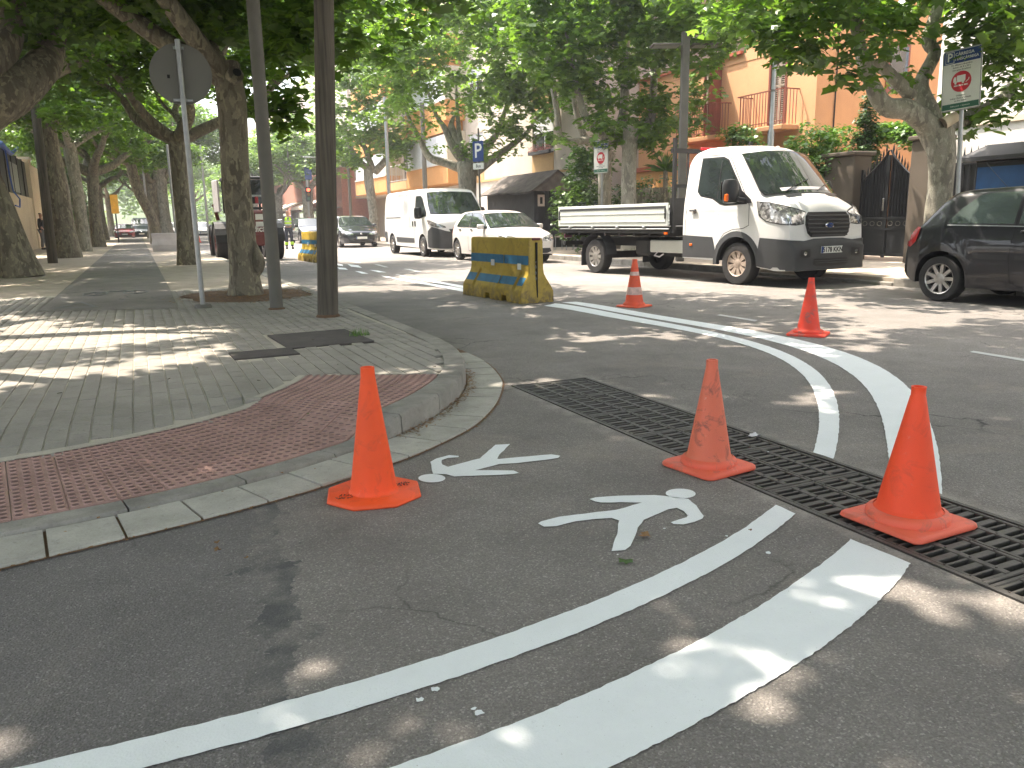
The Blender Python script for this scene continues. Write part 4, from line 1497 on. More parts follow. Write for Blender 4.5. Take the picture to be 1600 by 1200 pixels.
hb.build('headboard', M['chassis'], truck)
for y in (-.80, .8):
    MB().box((BX0 + .03, y, .78), (.06, .2, .09), bev=.01).build('tail_light', M['maroon_car'], truck)
MB().box((BX0 + .1, 0, .62), (.08, 1.9, .1), bev=.01).build('underrun_bar', M['chassis'], truck)
MB().box((-1.75, -1.04, .86), (.09, .02, .04)).build('side_marker', M['amber'], truck)

# --- car builder for the hatchbacks -----------------------------------------
def hatch(label, cat, paint, org, heading, L=3.92, Wd=1.65, H=1.47, wb=2.46, ro=.62, rimm=None, rimstyle='v', spokes=9, plate=None, group=None, simple=False, glassm=None, mirrors=True, name='parked_car'):
    """origin at the rear axle on the ground, x forward"""
    c = empty(name, org, heading, label, cat, group)
    k = H / 1.47
    fo = L - wb - ro
    r = .30
    top = [(-ro, .50), (-ro + .02, .62), (-ro + .05, .80), (-ro + .12, .93), (-ro + .22, 1.02), (-ro + .32, 1.12), (-ro + .52, 1.36), (-ro + .62, 1.425), (-ro + .80, 1.455), (wb * .35, 1.475), (wb * .48, 1.465), (wb * .60, 1.425), (wb * .66, 1.39), (wb * .80, 1.21), (wb * .95, 1.02), (wb * .99, .985), (wb + .12, .945), (wb + .35, .88), (wb + fo - .22, .80), (wb + fo - .10, .73), (wb + fo - .05, .66), (wb + fo - .02, .56), (wb + fo, .42)]
    top = [(a, b * (k if b > .9 else 1)) for a, b in top]
    bot = [(-ro, .36), (-ro + .15, .26), (-ro + .4, .21), (wb + .2, .19), (wb + fo - .1, .2), (wb + fo, .25)]
    w = Wd / 2
    W_ = [(-ro, w * .80), (-ro + .08, w * .88), (-ro + .3, w * .965), (0, w), (wb, w), (wb + fo * .5, w * .96), (wb + fo * .8, w * .88), (wb + fo * .95, w * .76), (wb + fo, w * .66)]
    T_ = [(.2, .965), (.45, .995), (.62, 1.0), (.85, .985), (.98 * k, .955), (1.2 * k, .865), (1.40 * k, .775), (1.5 * k, .73)]
    B = Body(top, bot, W_, T_, [(0, r + .065, r), (wb, r + .065, r)], crown=.05, bow=[(wb * .3, 0), (wb * .55, .12), (wb * .95, .14), (wb + fo * .6, .04), (wb + fo * .8, 0)],
             rtab=[(-ro, .06), (-ro + .3, .08), (0, .10), (wb * .5, .10), (wb * .7, .06), (wb * .9, .06), (wb + .1, .12), (wb + fo - .1, .14), (wb + fo, .05)],
             scallop=lambda x, z: .010 * math.exp(-((z - .80) / .03) ** 2) - .012 * math.exp(-((z - .88) / .05) ** 2) * (1 if 0 < x < wb else .4) + .014 * (math.exp(-((math.hypot(x, z - r) - r - .1) / .05) ** 2) + math.exp(-((math.hypot(x - wb, z - r) - r - .1) / .05) ** 2)))
    st = .07 if simple else .045
    B.build('body', [M[paint], M['black']], c, st)
    gm = M[glassm or 'glass']
    z1, z2 = 1.025 * k, 1.405 * k
    for sg in (1, -1):
        P = lambda off, sg=sg: (lambda x, z: B.side(x, z, sg, off))
        rear = [(-ro + .66, z1 + .015), (-ro + .68, z1 - .01), (wb * .36, z1 - .015), (wb * .36, z2 - .01), (wb * .2, z2 - .02), (-ro + .98, z2 - .055), (-ro + .80, z2 - .20)]
        front_ = [(wb * .385, z1 - .015), (wb * .86, z1 - .05), (wb * .88, z1 - .03), (wb * .66, z2 - .10), (wb * .56, z2 - .03), (wb * .385, z2 - .01)]
        for q in (rear, front_):
            drape('window_seal', offset_poly(q, .022), P(.004), M['plastic_black'], c, .08)
            drape('side_window', q, P(.008), gm, c, .08)
        if not simple:
            door_f = [(wb * .37, z2 + .005), (wb * .37, .95), (wb * .36, .6), (wb * .375, .30), (wb * .42, .255), (wb * .82, .255), (wb * .86, .5), (wb * .90, .75), (wb * .90, .95), (wb * .88, 1.0)]
            ribbon('door_seam', door_f, P(.003), .009, M['black'], c)
            ribbon('waist_trim', [(-ro + .66, z1 - .03), (wb * .36, z1 - .045), (wb * .86, z1 - .08)], P(.009), .012, M['galv'], c)
            hdl = MB().tube([(-.09, 0, 0), (-.07, .03 * sg, .004), (.07, .03 * sg, .004), (.09, 0, 0)], .016, 6).build('handle', M['plastic_black'], c)
            hdl.location = B.side(wb * .44, .915, sg, .0)
            ribbon('rubbing_strip', [(.36, .61), (wb * .355, .605)], P(.008), .06, M['plastic_black'], c)
            ribbon('rubbing_strip', [(wb * .39, .605), (wb * .84, .60)], P(.008), .06, M['plastic_black'], c)
        else:
            ribbon('door_seam', [(wb * .37, z2), (wb * .37, .3), (wb * .82, .26)], P(.003), .012, M['black'], c)
            for xh in (wb * .1, wb * .45):
                hdl = MB().box((0, 0, 0), (.14, .03, .03), bev=.008).build('handle', M['plastic_black'], c)
                hdl.location = B.side(xh, .90, sg, .015)
        hl = [(sg * w * .40, .60), (sg * w * .45, .68), (sg * w * .62, .735), (sg * w * .80, .765), (sg * w * .86, .70), (sg * w * .80, .61), (sg * w * .6, .57)]
        drape('headlight', hl, lambda y, z: B.front(y, z, .008), M['headlight'], c, .06)
        drape('headlight', [(wb + fo * .50, .775), (wb + fo * .78, .735), (wb + fo * .9, .64), (wb + fo * .78, .62), (wb + fo * .58, .69)], P(.009), M['headlight'], c, .05)
        tl = [(-ro + .03, .70), (-ro + .06, .86), (-ro + .15, .98), (-ro + .27, .97), (-ro + .22, .78), (-ro + .12, .70)]
        drape('tail_light', tl, P(.008), M['red_lens'], c, .05)
        if mirrors:
            mo = mirror_mesh(c, sg, (wb * .80, sg * (w + .06), 1.0 * k), (.12, .18, .14), M[paint] if paint != 'black_car' else M['black_car'])
        for x in (0, wb):
            wheel(c, (x, sg * (w - .11), r), r, .19, .2, sg, M[rimm or 'hub'], spokes, rimstyle)
    wsx = [(wb * .665, -.60 * w / .82), (wb * .665, .60 * w / .82), (wb * .82, .68 * w / .82), (wb * .965, .73 * w / .82), (wb * .985, .4), (wb * .99, 0), (wb * .985, -.4), (wb * .965, -.73 * w / .82), (wb * .82, -.68 * w / .82)]
    drape('windscreen_seal', offset_poly(wsx, .02), lambda x, y: B.screen(x, y, .004), M['plastic_black'], c, .1)
    drape('windscreen', wsx, lambda x, y: B.screen(x, y, .008), gm, c, .1)
    rw = [(-ro + .30, -.62 * w / .82), (-ro + .30, .62 * w / .82), (-ro + .50, .53 * w / .82), (-ro + .50, -.53 * w / .82)]
    drape('rear_window', rw, lambda x, y: B.topp(x, y, .006), gm, c, .1)
    F_ = lambda off: (lambda y, z: B.front(y, z, off))
    drape('grille', [(-.30, .60), (.30, .60), (.34, .56), (.30, .51), (-.30, .51), (-.34, .56)], F_(.008), M['plastic_black'], c, .08)
    drape('lower_intake', [(-.55, .40), (.55, .40), (.60, .31), (.45, .265), (-.45, .265), (-.60, .31)], F_(.008), M['plastic_black'], c, .08)
    b = MB().lathe([(.001, .012), (.045, .008), (.05, 0)], 12, axis='X').build('badge', M['chrome'], c); b.location = F_(.006)(0, .63)
    plate_mesh(c, F_(.012)(0, .45), plate)
    ro_ = B.front(0, .60, .01, -1)
    # rear bumper strip and shut line
    for sg in (1, -1):
        drape('bumper_strip', [(-ro + .015, .565), (-ro + .015, .62), (-.30, .625), (-.30, .585)], lambda x, z, sg=sg: B.side(x, z, sg, .012), M['plastic_black'], c, .06)
    MB().box((wb / 2, 0, .28), (wb + .5, Wd * .74, .16)).build('underbody', M['black'], c)
    return c, B

polo_dir = Vector((.05, -1, 0)).normalized()
polo_o = Vector((9.53, 7.01, 0)) - polo_dir * .08
prz = math.atan2(polo_dir.y, polo_dir.x)
pside = Vector((polo_dir.y, -polo_dir.x, 0))
polo, PB = hatch('dusty black three door hatchback with silver ten spoke wheels at the right kerb', 'car', 'black_car', polo_o - pside * (.825 - .015), prz, rimm='hub', spokes=9, glassm='glass_clear', plate=None)
# interior seen through the side glass
MB().box((1.1, 0, .62), (2.2, 1.3, .5)).build('cabin_floor', M['plastic_dark'], polo)
for (x, y) in ((.55, -.35), (.55, .35), (1.35, -.35), (1.35, .35)):
    s_ = MB()
    s_.box((x, y, .95), (.16, .46, .42), bev=.05); s_.box((x - .02, y, 1.24), (.10, .24, .18), bev=.045)
    s_.build('seat', M['plastic_dark'], polo, 50)
ae = MB().tube([(-.0, 0, 0), (-.33, 0, .34)], .0035, 5).build('aerial', M['plastic_black'], polo); ae.location = (.30, 0, 1.46)

ib, IB = hatch('cream white hatchback parked behind the yellow barrier', 'car', 'cream_car', [9.521, 22.474, 0], R(-90), L=4.06, Wd=1.70, H=1.44, wb=2.56, ro=.68, simple=True, spokes=10)
pg, PGB = hatch('black hatchback parked nose-on between the wooden pole and the white van', 'car', 'dark_car', (9.66, 40.5, 0), R(-92), L=4.28, Wd=1.82, H=1.5, wb=2.61, ro=.78, simple=True, spokes=9, plate='1847 DGK' if False else None)
for sg in (1, -1):
    drape('headlight', [(sg * .42, .60), (sg * .50, .69), (sg * .80, .80), (sg * .86, .74), (sg * .78, .62)], lambda y, z: PGB.front(y, z, .012), M['headlight'], pg, .06)
dk, _ = hatch('dark car half hidden behind the wooden pole and the striped barrier', 'car', 'dark_car', (9.42, 50.1, 0), R(-90), L=4.2, Wd=1.78, H=1.5, wb=2.6, ro=.75, simple=True)
wc, _ = hatch('small white car parked right behind the worker in the yellow vest', 'car', 'white_car', (9.6, 58.5, 0), R(-90), L=3.9, Wd=1.7, H=1.5, wb=2.5, ro=.7, simple=True)

# --- white panel van --------------------------------------------------------
van = empty('parked_van', (9.56, 25.30, 0), R(-90), 'white panel van with grey bumper parked behind the cream hatchback', 'van')
vb = Body(
    top=[(-4.42, 2.0), (-4.40, 2.12), (-4.33, 2.2), (-4.1, 2.235), (-2.0, 2.25), (-.4, 2.24), (-.12, 2.19), (.0, 2.12), (.35, 1.72), (.62, 1.42), (.68, 1.36), (.80, 1.29), (.93, 1.17), (.99, 1.05), (1.02, .9), (1.045, .7), (1.05, .4), (1.055, .3)],
    bot=[(-4.42, .40), (-3.0, .32), (.5, .28), (1.055, .24)],
    W_=[(-4.42, .98), (-4.3, 1.0), (.2, 1.0), (.6, .975), (.8, .92), (.95, .83), (1.02, .77), (1.055, .70)],
    T_=[(.3, .99), (.7, 1.0), (1.2, .995), (1.4, .98), (1.9, .93), (2.15, .885), (2.26, .86)],
    arches=[(0, .42, .33), (-3.45, .42, .33)], crown=.05, rtab=[(-4.4, .09), (-.2, .09), (.1, .06), (.6, .07), (.8, .14), (1.05, .06)])
vb.build('body', [M['white_car'], M['black']], van, .06)
VF = lambda off: (lambda y, z: vb.front(y, z, off))
for sg in (1, -1):
    P = lambda off, sg=sg: (lambda x, z: vb.side(x, z, sg, off))
    q = [(-.72, 1.97), (-.25, 1.96), (-.05, 1.88), (.36, 1.42), (.36, 1.34), (-.2, 1.28), (-.72, 1.30)]
    drape('window_seal', offset_poly(q, .03), P(.004), M['plastic_black'], van, .1)
    drape('side_window', q, P(.008), M['glass'], van, .1)
    ribbon('door_seam', [(-.82, 2.08), (-.82, .36)], P(.004), .014, M['plastic_dark'], van)
    ribbon('door_seam', [(-2.3, 2.08), (-2.3, .36)], P(.004), .012, M['plastic_dark'], van)
    ribbon('slide_rail', [(-4.2, 1.30), (-2.35, 1.30)], P(.006), .03, M['plastic_dark'], van)
    ribbon('body_crease', [(-4.3, .98), (-.9, .98)], P(.002), .014, M['sheet'], van)
    ribbon('roof_seam', [(-4.2, 2.06), (-.9, 2.06)], P(.003), .012, M['sheet'], van)
    drape('cladding', [(-2.9, .62), (-.85, .60), (-.85, .44), (-2.85, .44)], P(.010), M['plastic_dark'], van, .1)
    drape('rear_corner', [(-4.41, .80), (-4.05, .80), (-4.0, .42), (-4.41, .42)], P(.010), M['plastic_dark'], van, .1)
    for x in (-.95, -.68):
        MBh = MB().box((0, 0, 0), (.05, .03, .18), bev=.01).build('handle', M['plastic_black'], van); MBh.location = vb.side(x, 1.08, sg, .015)
    hl = [(sg * a / 60, b) for a, b in [(80, 1.20), (66, 1.17), (50, 1.08), (38, .99), (36, .94), (48, .95), (62, 1.0), (74, 1.07)]]
    drape('headlight', hl, lambda a, z: vb.wrap(a * 60, z, .012), M['headlight'], van, .07)
    mirror_mesh(van, sg, (.02, sg * 1.14, 1.42), (.18, .2, .38), M['plastic_black'])
    for x in (0, -3.45): wheel(van, (x, sg * .90, .33), .33, .21, .2, sg, M['hub'], 8, 'v')
bp = [(72, .84), (60, .98), (48, .93), (34, .84), (0, .74)]
bp = [(-a, z) for a, z in bp[:-1]] + [(a, z) for a, z in reversed(bp)] + [(74, .5), (73, .32), (40, .28), (0, .27), (-40, .28), (-73, .32), (-74, .5)]
drape('bumper', [(a / 60, z) for a, z in bp], lambda a, z: vb.wrap(a * 60, z, .028, .25), M['plastic_dark'], van, .045)
drape('grille', [(-.45, .90), (.45, .90), (.36, .76), (-.36, .76)], VF(.034), M['plastic_black'], van, .08)
drape('lower_intake', [(-.4, .46), (.4, .46), (.35, .36), (-.35, .36)], VF(.036), M['plastic_black'], van, .08)
plate_mesh(van, VF(.042)(0, .62), None)
vw = [(.02, -.78), (.02, .78), (.35, .87), (.60, .90), (.645, .5), (.65, 0), (.645, -.5), (.60, -.90), (.35, -.87)]
drape('windscreen_seal', offset_poly(vw, .02), lambda x, y: vb.topp(x, y, .004), M['plastic_black'], van, .1)
drape('windscreen', vw, lambda x, y: vb.topp(x, y, .008), M['glass'], van, .1)
MB().box((-1.7, 0, .35), (5.0, 1.5, .2)).build('underbody', M['black'], van)

# --- distant cars at the end of the left-hand pavement ------------------------
def dist_pos(px, y): pass
far = [('dark minivan facing the camera, at the end of the left pavement', 'van', 'green_van', (0.4, 83.405), 1.95, 'parked_van'),
       ('maroon car with a sunlit red bonnet at the end of the left pavement', 'car', 'red_car', (-1.002, 81.668), 1.42, 'parked_car'),
       ('purple-red car between two far tree trunks', 'car', 'maroon_car', (2.051, 84.943), 1.45, 'parked_car'),
       ('white car far off to the left of the yellow plastic barrier', 'car', 'white_car', (5.501, 78.556), 1.45, 'parked_car'),
       ('white car behind the far tree and the white bag', 'car', 'white_car', (3.384, 82.474), 1.45, 'parked_car')]
for lab, cat, p, (x, y), h, nm in far:
    hatch(lab, cat, p, (x, y + 3.0, 0), R(-90), L=4.2, Wd=1.75, H=h, wb=2.55, ro=.75, simple=True, name=nm, mirrors=False)

# --- red wheel loader seen from behind ----------------------------------------
wl = empty('wheel_loader', (3.31, 27.6, 0), R(90), 'red wheel loader with a roofed cab working at the kerb, seen from behind', 'construction vehicle')
m = MB()
m.box((-.1, 0, 1.12), (1.7, 1.16, .95), bev=.08); m.box((-.2, 0, .62), (1.5, .9, .3), bev=.05)
m.build('rear_body', M['machine_red'], wl, 40)
MB().box((-.98, 0, .95), (.14, 1.22, .26), bev=.04).build('counterweight', M['machine_red'], wl)
m = MB()
for x in (-.3, .9):
    for y in (-.62, .62): m.box((x, y, 2.05), (.08, .08, 1.05))
m.box((.3, 0, 2.0), (.05, 1.2, .06)); m.box((-.32, 0, 1.66), (.05, 1.2, .08))
m.build('cab_frame', M['plastic_dark'], wl)
MB().box((.3, 0, 2.62), (1.5, 1.4, .10), bev=.03).build('cab_roof', M['plastic_dark'], wl)
MB().box((-.36, 0, 2.18), (.02, 1.1, .75)).build('rear_window', M['glass'], wl)
MB().box((-.40, -.05, 2.05), (.05, 1.05, .07), bev=.01).build('rear_rail', M['galv'], wl)
MB().box((-.42, -.33, 1.92), (.05, .11, .22), bev=.01).build('tail_light', M['red_lens'], wl)
MB().box((-.05, .95, 2.05), (.9, .06, 1.0), bev=.02, rz=.1).build('cab_door', M['sheet'], wl)
for (z, y) in ((1.38, -.30), (1.14, -.30)):
    MB().box((-.955, y, z), (.01, .26, .18)).build('sticker', M['white_sign'], wl)
t = link('lettering', text_mesh('dicat', .26, .001, bold=.004), M['white_sign'], wl)
t.rotation_euler = (R(90), 0, R(-90)); t.location = (-1.056, -.30, 1.0)
m = MB(); m.box((1.7, 0, .95), (1.4, .4, .22), bev=.04); m.box((2.5, 0, .45), (.6, 2.0, .7), bev=.08)
m.build('front_bucket', M['chassis'], wl)
for x in (-.15, 1.75):
    for sg in (1, -1): wheel(wl, (x, sg * .93, .58), .58, .38, .28, sg, M['machine_red'], 6, 'v')
for sg in (1, -1):
    V, F = [], []
    for k in range(9):
        a = math.pi * (.1 + .9 * k / 8)
        for yy in (.72, 1.14): V.append((-.15 + .66 * math.cos(a), sg * yy, .6 + .66 * math.sin(a)))
    for k in range(8): F.append((2 * k, 2 * k + 1, 2 * k + 3, 2 * k + 2))
    MB().add(V, F).build('fender', M['chassis'], wl)
wl.scale = (1, .93, 1)
MB().tube([(.5, .9, 1.3), (.55, .95, 1.62), (.62, 1.0, 1.8)], .06, 8).build('hydraulic_hose', M['machine_red'], wl)

# ---------------------------------------------------------------- traffic cones
def cone(label, x, y, rz, mat, r0, r1, h, base, bsize, z0=0.0, tilt=(0, 0), bands=None, name='traffic_cone', bmat=None, lip=True):
    c = empty(name, (x, y, z0), rz, label, 'traffic cone', 'traffic cones guarding the fresh paint')
    c.rotation_euler = (tilt[0], tilt[1], rz)
    bt = .022
    m = MB()
    b = bsize / 2
    if base == 'hex':
        out = [(b, b * .42), (b * .45, b * .95), (-b * .45, b * .95), (-b, b * .42), (-b, -b * .42), (-b * .45, -b * .95), (b * .45, -b * .95), (b, -b * .42)]
    else:
        out = []
        k_ = .25 if base == 'round' else .16
        cr_ = b * k_
        for (sx, sy, a0) in ((1, 1, 0), (-1, 1, 90), (-1, -1, 180), (1, -1, 270)):
            for q in range(5):
                a = R(a0 + q * 22.5)
                out.append((sx * (b - cr_) + cr_ * math.cos(a), sy * (b - cr_) + cr_ * math.sin(a)))
    n = len(out)
    rings = [(1.0, 0.0), (1.02, .006), (1.0, bt * .8), (.965, bt)]
    V = []
    for s_, zz in rings: V += [(px * s_, py * s_, zz + random.uniform(-.0012, .0012)) for px, py in out]
    F = []
    for k in range(len(rings) - 1):
        for i in range(n): F.append((k * n + i, k * n + (i + 1) % n, (k + 1) * n + (i + 1) % n, (k + 1) * n + i))
    F.append(tuple((len(rings) - 1) * n + i for i in range(n))); F.append(tuple(reversed(range(n))))
    m.add(V, F)
    if base != 'hex':
        rr_ = b * (.86 if base == 'step' else .80)
        m.lathe([(rr_, bt - .002), (rr_, bt + .018), (rr_ * .94, bt + .028), (r0 * 1.12, bt + .034)], 28)
    m.build('base', bmat or mat, c, 45)
    zb = bt if base == 'hex' else bt + .032
    m = MB()
    prof = [(r0 * 1.14, zb - .004), (r0 * 1.03, zb + .008), (r0, zb + .02)]
    for k in range(1, 9):
        t = k / 8
        prof.append((r0 + (r1 - r0) * t, zb + .02 + (h * .93 - zb - .02) * t))
    if lip: prof += [(r1 * .93, h * .935), (r1 * .93, h * .985), (r1 * .98, h), (r1 * .72, h), (r1 * .66, h * .9), (.001, h * .88)]
    else: prof += [(r1 * .96, h), (r1 * .7, h), (r1 * .66, h * .93), (.001, h * .92)]
    m.lathe(prof, 32)
    sh = m.build('shell', mat, c, 50)
    for (z1, z2) in (bands or []):
        def rad(z): return r0 + (r1 - r0) * (z - zb - .02) / (h * .93 - zb - .02) + .002
        MB().lathe([(rad(z1), z1), (rad(z2), z2)], 32).build('reflective_band', M['cone_band'], c, 50)
    return c
def seam(c, r0, r1, h, a):
    pass
c1 = cone('bright orange cone with a hexagonal base and black scribbles, beside the red tactile strip', 0.814, 3.183, R(-14), M['cone_new'], .098, .030, .56, 'hex', .385, lip=False)
# marker scribbles on its base
sc = MB()
def scribble(x, y, w, n, seed):
    rs_ = random.Random(seed)
    for k in range(n):
        a = x + w * k / n
        P = [(a + rs_.uniform(-.006, .006), y + rs_.uniform(-.012, .012), .0235) for _ in range(4)]
        sc.tube(P, .0016, 4)
scribble(-.155, -.075, .07, 6, 1); scribble(-.14, -.045, .06, 4, 2); scribble(.10, .06, .06, 6, 3); scribble(.105, .035, .05, 4, 4)
sc.build('scribble', M['black_ink'], c1)
cone('faded old orange cone with black scrapes standing on the edge of the drain', 2.319, 2.821, R(8), M['cone_old'], .098, .027, .51, 'round', .32, z0=.002, lip=False, bmat=M['cone_base'])
cone('bright red-orange cone with a collar at its tip standing on the drain grate', 2.543, 1.93, R(2), M['cone_new2'], .110, .027, .525, 'step', .345, z0=.003, bmat=M['cone_base'])
cone('small orange cone with worn white bands, in front of the truck bed', 5.887, 8.784, R(20), M['cone_strip'], .118, .036, .62, 'round', .36, bands=[(.16, .26), (.41, .46)])
cone('scuffed red cone with grey scrapes, just in front of the truck bumper', 5.879, 5.726, R(35), M['cone_scuff'], .105, .030, .555, 'round', .36, lip=False)
cone('tiny far orange cone by the kerb beyond the round sign pole', 3.747, 58.573, 0, M['cone_new'], .16, .04, .75, 'round', .45)

# ---------------------------------------------------------------- plastic barriers
def yel():
    t = NT('barrier_yellow'); t.P(True)
    c = t.ramp(t.noise(2.5, 5, .6), [(.3, (.36, .25, .03)), (.7, (.50, .35, .05))])
    d = t.math('MULTIPLY', t.ramp(t.noise(7, 7, .75, dist=1), [(.50, 0), (.68, 1)]), .7)
    c = t.mix(d, c, (.16, .11, .03))
    sz = t.n('SeparateXYZ'); t.l(t.pos, sz.inputs[0])
    low = t.math('MULTIPLY', t.ramp(sz.outputs[2], [(0, .9), (.3, .0)]), t.ramp(t.noise(12, 5), [(.4, 0), (.6, 1)]))
    c = t.mix(low, c, (.12, .09, .05))
    t.color(c); t.rough(.45); t.bump(t.noise(20, 5), .2, .006)
    return t.m
M['barrier'] = yel()
M['stripe_blue'] = plain('painted_blue_stripe', (.02, .14, .27), .5, var=.25, scale=8, obj=True)
def barrier(label, loc, rz, L=1.92):
    o = empty('plastic_barrier', loc, rz, label, 'barrier', 'plastic road barriers')
    prof = [(.265, .0), (.265, .16), (.245, .205), (.16, .34), (.128, .40), (.118, .46), (.112, .87), (.095, .90)]
    def section(x, lift, rec):
        t = x / L
        P = []
        for i, (y, z) in enumerate(prof):
            zz = max(z, lift) if i < 2 else z
            if i == 0: zz = lift
            yy = y - (rec if i in (2, 3, 4) else 0) - (rec * .4 if i == 1 else 0)
            P.append((yy, zz))
        return P
    stops = [(0, 0, 0)]
    notches = [(.44, .60), (.98, 1.14)]
    slots = [(.22, .30), (1.50, 1.58)]
    xs = sorted(set([0, .03, L - .03, L] + [v for n in notches for v in (n[0], n[0] + .02, n[1] - .02, n[1])] + [v for n in slots for v in (n[0], n[0] + .015, n[1] - .015, n[1])] + [.76, .79, .82]))
    V, n = [], len(prof) * 2
    for x in xs:
        lift = 0
        for (a, b) in notches:
            if a + .01 < x < b - .01: lift = .085
        rec = 0
        for (a, b) in slots:
            if a + .01 < x < b - .01: rec = .045
        if abs(x - .79) < .01: rec = -.012
        P = section(x, lift, rec)
        for (y, z) in P:
            sh = .085 * (z / .9) * (1 if x > L / 2 else -1) * (abs(x - L / 2) / (L / 2)) * 0
            xx = x
            if x <= .03: xx = x + .04 * min(1, z / .5)
            if x >= L - .03: xx = x - .04 * min(1, z / .5)
            V.append((xx, y, z))
        for (y, z) in reversed(P): V.append((xx if False else (x + .04 * min(1, z / .5) if x <= .03 else (x - .04 * min(1, z / .5) if x >= L - .03 else x)), -y, z))
    F = []
    for i in range(len(xs) - 1):
        for k in range(n):
            F.append((i * n + k, i * n + (k + 1) % n, (i + 1) * n + (k + 1) % n, (i + 1) * n + k))
    F.append(tuple(range(n))); F.append(tuple((len(xs) - 1) * n + k for k in reversed(range(n))))
    me = MB().add(V, F).mesh('body')
    bm = bmesh.new(); bm.from_mesh(me); bmesh.ops.recalc_face_normals(bm, faces=bm.faces)
    bmesh.ops.bevel(bm, geom=[e for e in bm.edges if e.calc_face_angle(0) > .5], offset=.010, segments=2, affect='EDGES', clamp_overlap=True)
    bm.to_mesh(me); bm.free(); smooth(me, 45)
    b = link('body', me, M['barrier'], o)
    for sg in (1, -1):
        for (z1, z2) in ((.53, .655), (.245, .355)):
            segs = [(.05, .219), (.301, .756), (.757, .823), (.824, 1.499), (1.581, L - .05)] if z1 < .3 else [(.045, .756), (.757, .823), (.824, L - .045)]
            for a, b_ in segs:
                V = []
                for x in (a, b_):
                    for z in (z1, (z1 + z2) / 2, z2):
                        y = interp([(0, .265), (.16, .265), (.205, .245), (.34, .16), (.40, .128), (.46, .118), (.87, .112)], z) + .004
                        V.append((x, sg * (y + (.013 if a == .757 else 0)), z))
                MB().add(V, [(0, 3, 4, 1), (1, 4, 5, 2)]).build('blue_stripe', M['stripe_blue'], o)
    # end slots with coupling
    for x, d in ((.0, 1), (L, -1)):
        MB().box((x + d * .036, 0, .44), (.06, .022, .80), bev=.004).build('coupling_slot', M['black'], o)
        MB().tube([(x + d * (.03), 0, .30 + .04 * k) for k in range(8)], [.010, .022, .010, .022, .010, .022, .010, .018], 7).build('chain', M['galv'], o)
        MB().box((x + d * .05, 0, .885), (.07, .13, .035), bev=.01).build('end_lug', M['machine_red'], o)
    MB().box((.30, .125, .50), (.10, .006, .085)).build('sticker', M['white_sign'], o)
    MB().box((1.12, .125, .53), (.11, .006, .09)).build('sticker', M['blind'], o)
    return o
br = math.atan2(1.93, -.12)
barrier('dirty yellow plastic barrier with two blue stripes, nearest, in front of the cream hatchback', (5.02, 9.90, 0), br)
barrier('yellow and blue plastic barrier partly behind the wooden pole', [4.97, 23.988, 0], R(94))
barrier('far yellow barrier beyond the wheel loader tyre', [4.14, 48.051, 0], R(90), 1.92)

# ---------------------------------------------------------------- poles, signs, lamps on the left
sp = empty('traffic_sign', (.665, 10.65, .13), 0, 'grey back of a round traffic sign on a thin galvanised pole', 'traffic sign')
MB().lathe([(.031, 0), (.031, 3.17), (.001, 3.18)], 14).build('pole', M['galv'], sp, 50)
d_ = MB().lathe([(.335, -.012), (.347, -.012), (.35, .0), (.347, .01), (.335, .012), (.001, .013)], 48, axis='Y')
d_.lathe([(.001, -.006), (.336, -.006)], 48, axis='Y')
disc = d_.build('disc', M['sign_back'], sp, 40)
disc.location = (0, .052, 2.79)
sp.rotation_euler = (0, 0, R(-8))
for z in (2.49, 3.08):
    MB().box((0, .02, z), (.22 if z < 3 else .12, .025, .035), bev=.005).build('bracket', M['galv'], sp)
    MB().lathe([(.037, z - .02), (.037, z + .02)], 14).build('clamp', M['galv'], sp)
MB().box((-.14, .036, 2.76), (.03, .004, .04)).build('sticker', M['black'], sp)
MB().lathe([(.001, .045), (.09, .045), (.1, .02), (.105, 0)], 14).build('foot', M['grey_paint'], sp)
lp = empty('lamp_post', (1.46, 9.95, .13), 0, 'tall smooth grey lamp post between the round sign and the wooden pole', 'lamp post')
m = MB().lathe([(.078, 0), (.078, 1.2), (.075, 4.0), (.06, 8.0), (.001, 8.02)], 20)
m.build('pole', M['grey_paint'], lp, 50)
MB().lathe([(.10, 0), (.10, .01), (.08, .02)], 16).build('base_plate', M['earth'], lp)
MB().box((.3, 0, 7.95), (.9, .22, .07), bev=.02).build('lamp_head', M['grey_paint'], lp)
wp = empty('wooden_pole', (1.84, 8.80, .12), 0, 'weathered dark wooden utility pole at the corner of the pavement', 'utility pole')
m = MB(); rs_ = random.Random(5)
n = 18; V = []; F = []
lv = [0, .3, .8, 1.6, 2.4, 3.2, 4.2, 5.5, 7.5]
rad_k = [1 + rs_.uniform(-.05, .05) for _ in range(n)]
for z_ in lv:
    rr_ = .112 - .014 * z_ / 4
    for k in range(n):
        a = 2 * math.pi * k / n
        q = rr_ * rad_k[k] * (.9 if k == 3 else 1)
        V.append((q * math.cos(a) + .046 * z_, q * math.sin(a) - .021 * z_, z_))
for i in range(len(lv) - 1):
    for k in range(n): F.append((i * n + k, i * n + (k + 1) % n, (i + 1) * n + (k + 1) % n, (i + 1) * n + k))
m.add(V, F).build('pole', M['wood_pole'], wp, 50)
m = MB(); m.lathe([(.14, 0), (.125, .03), (.11, .04)], 14); m.build('earth_collar', M['earth'], wp)
wp2 = empty('wooden_pole', (-2.33, 27.04, .12), 0, 'slim wooden pole in front of the straight tree trunk at the left', 'utility pole')
m = MB().tube([(0, 0, 0), (.05, .1, 3.5), (.1, .3, 7.5)], [.135, .12, .10], 12)
m.build('pole', M['wood_pole'], wp2, 50)
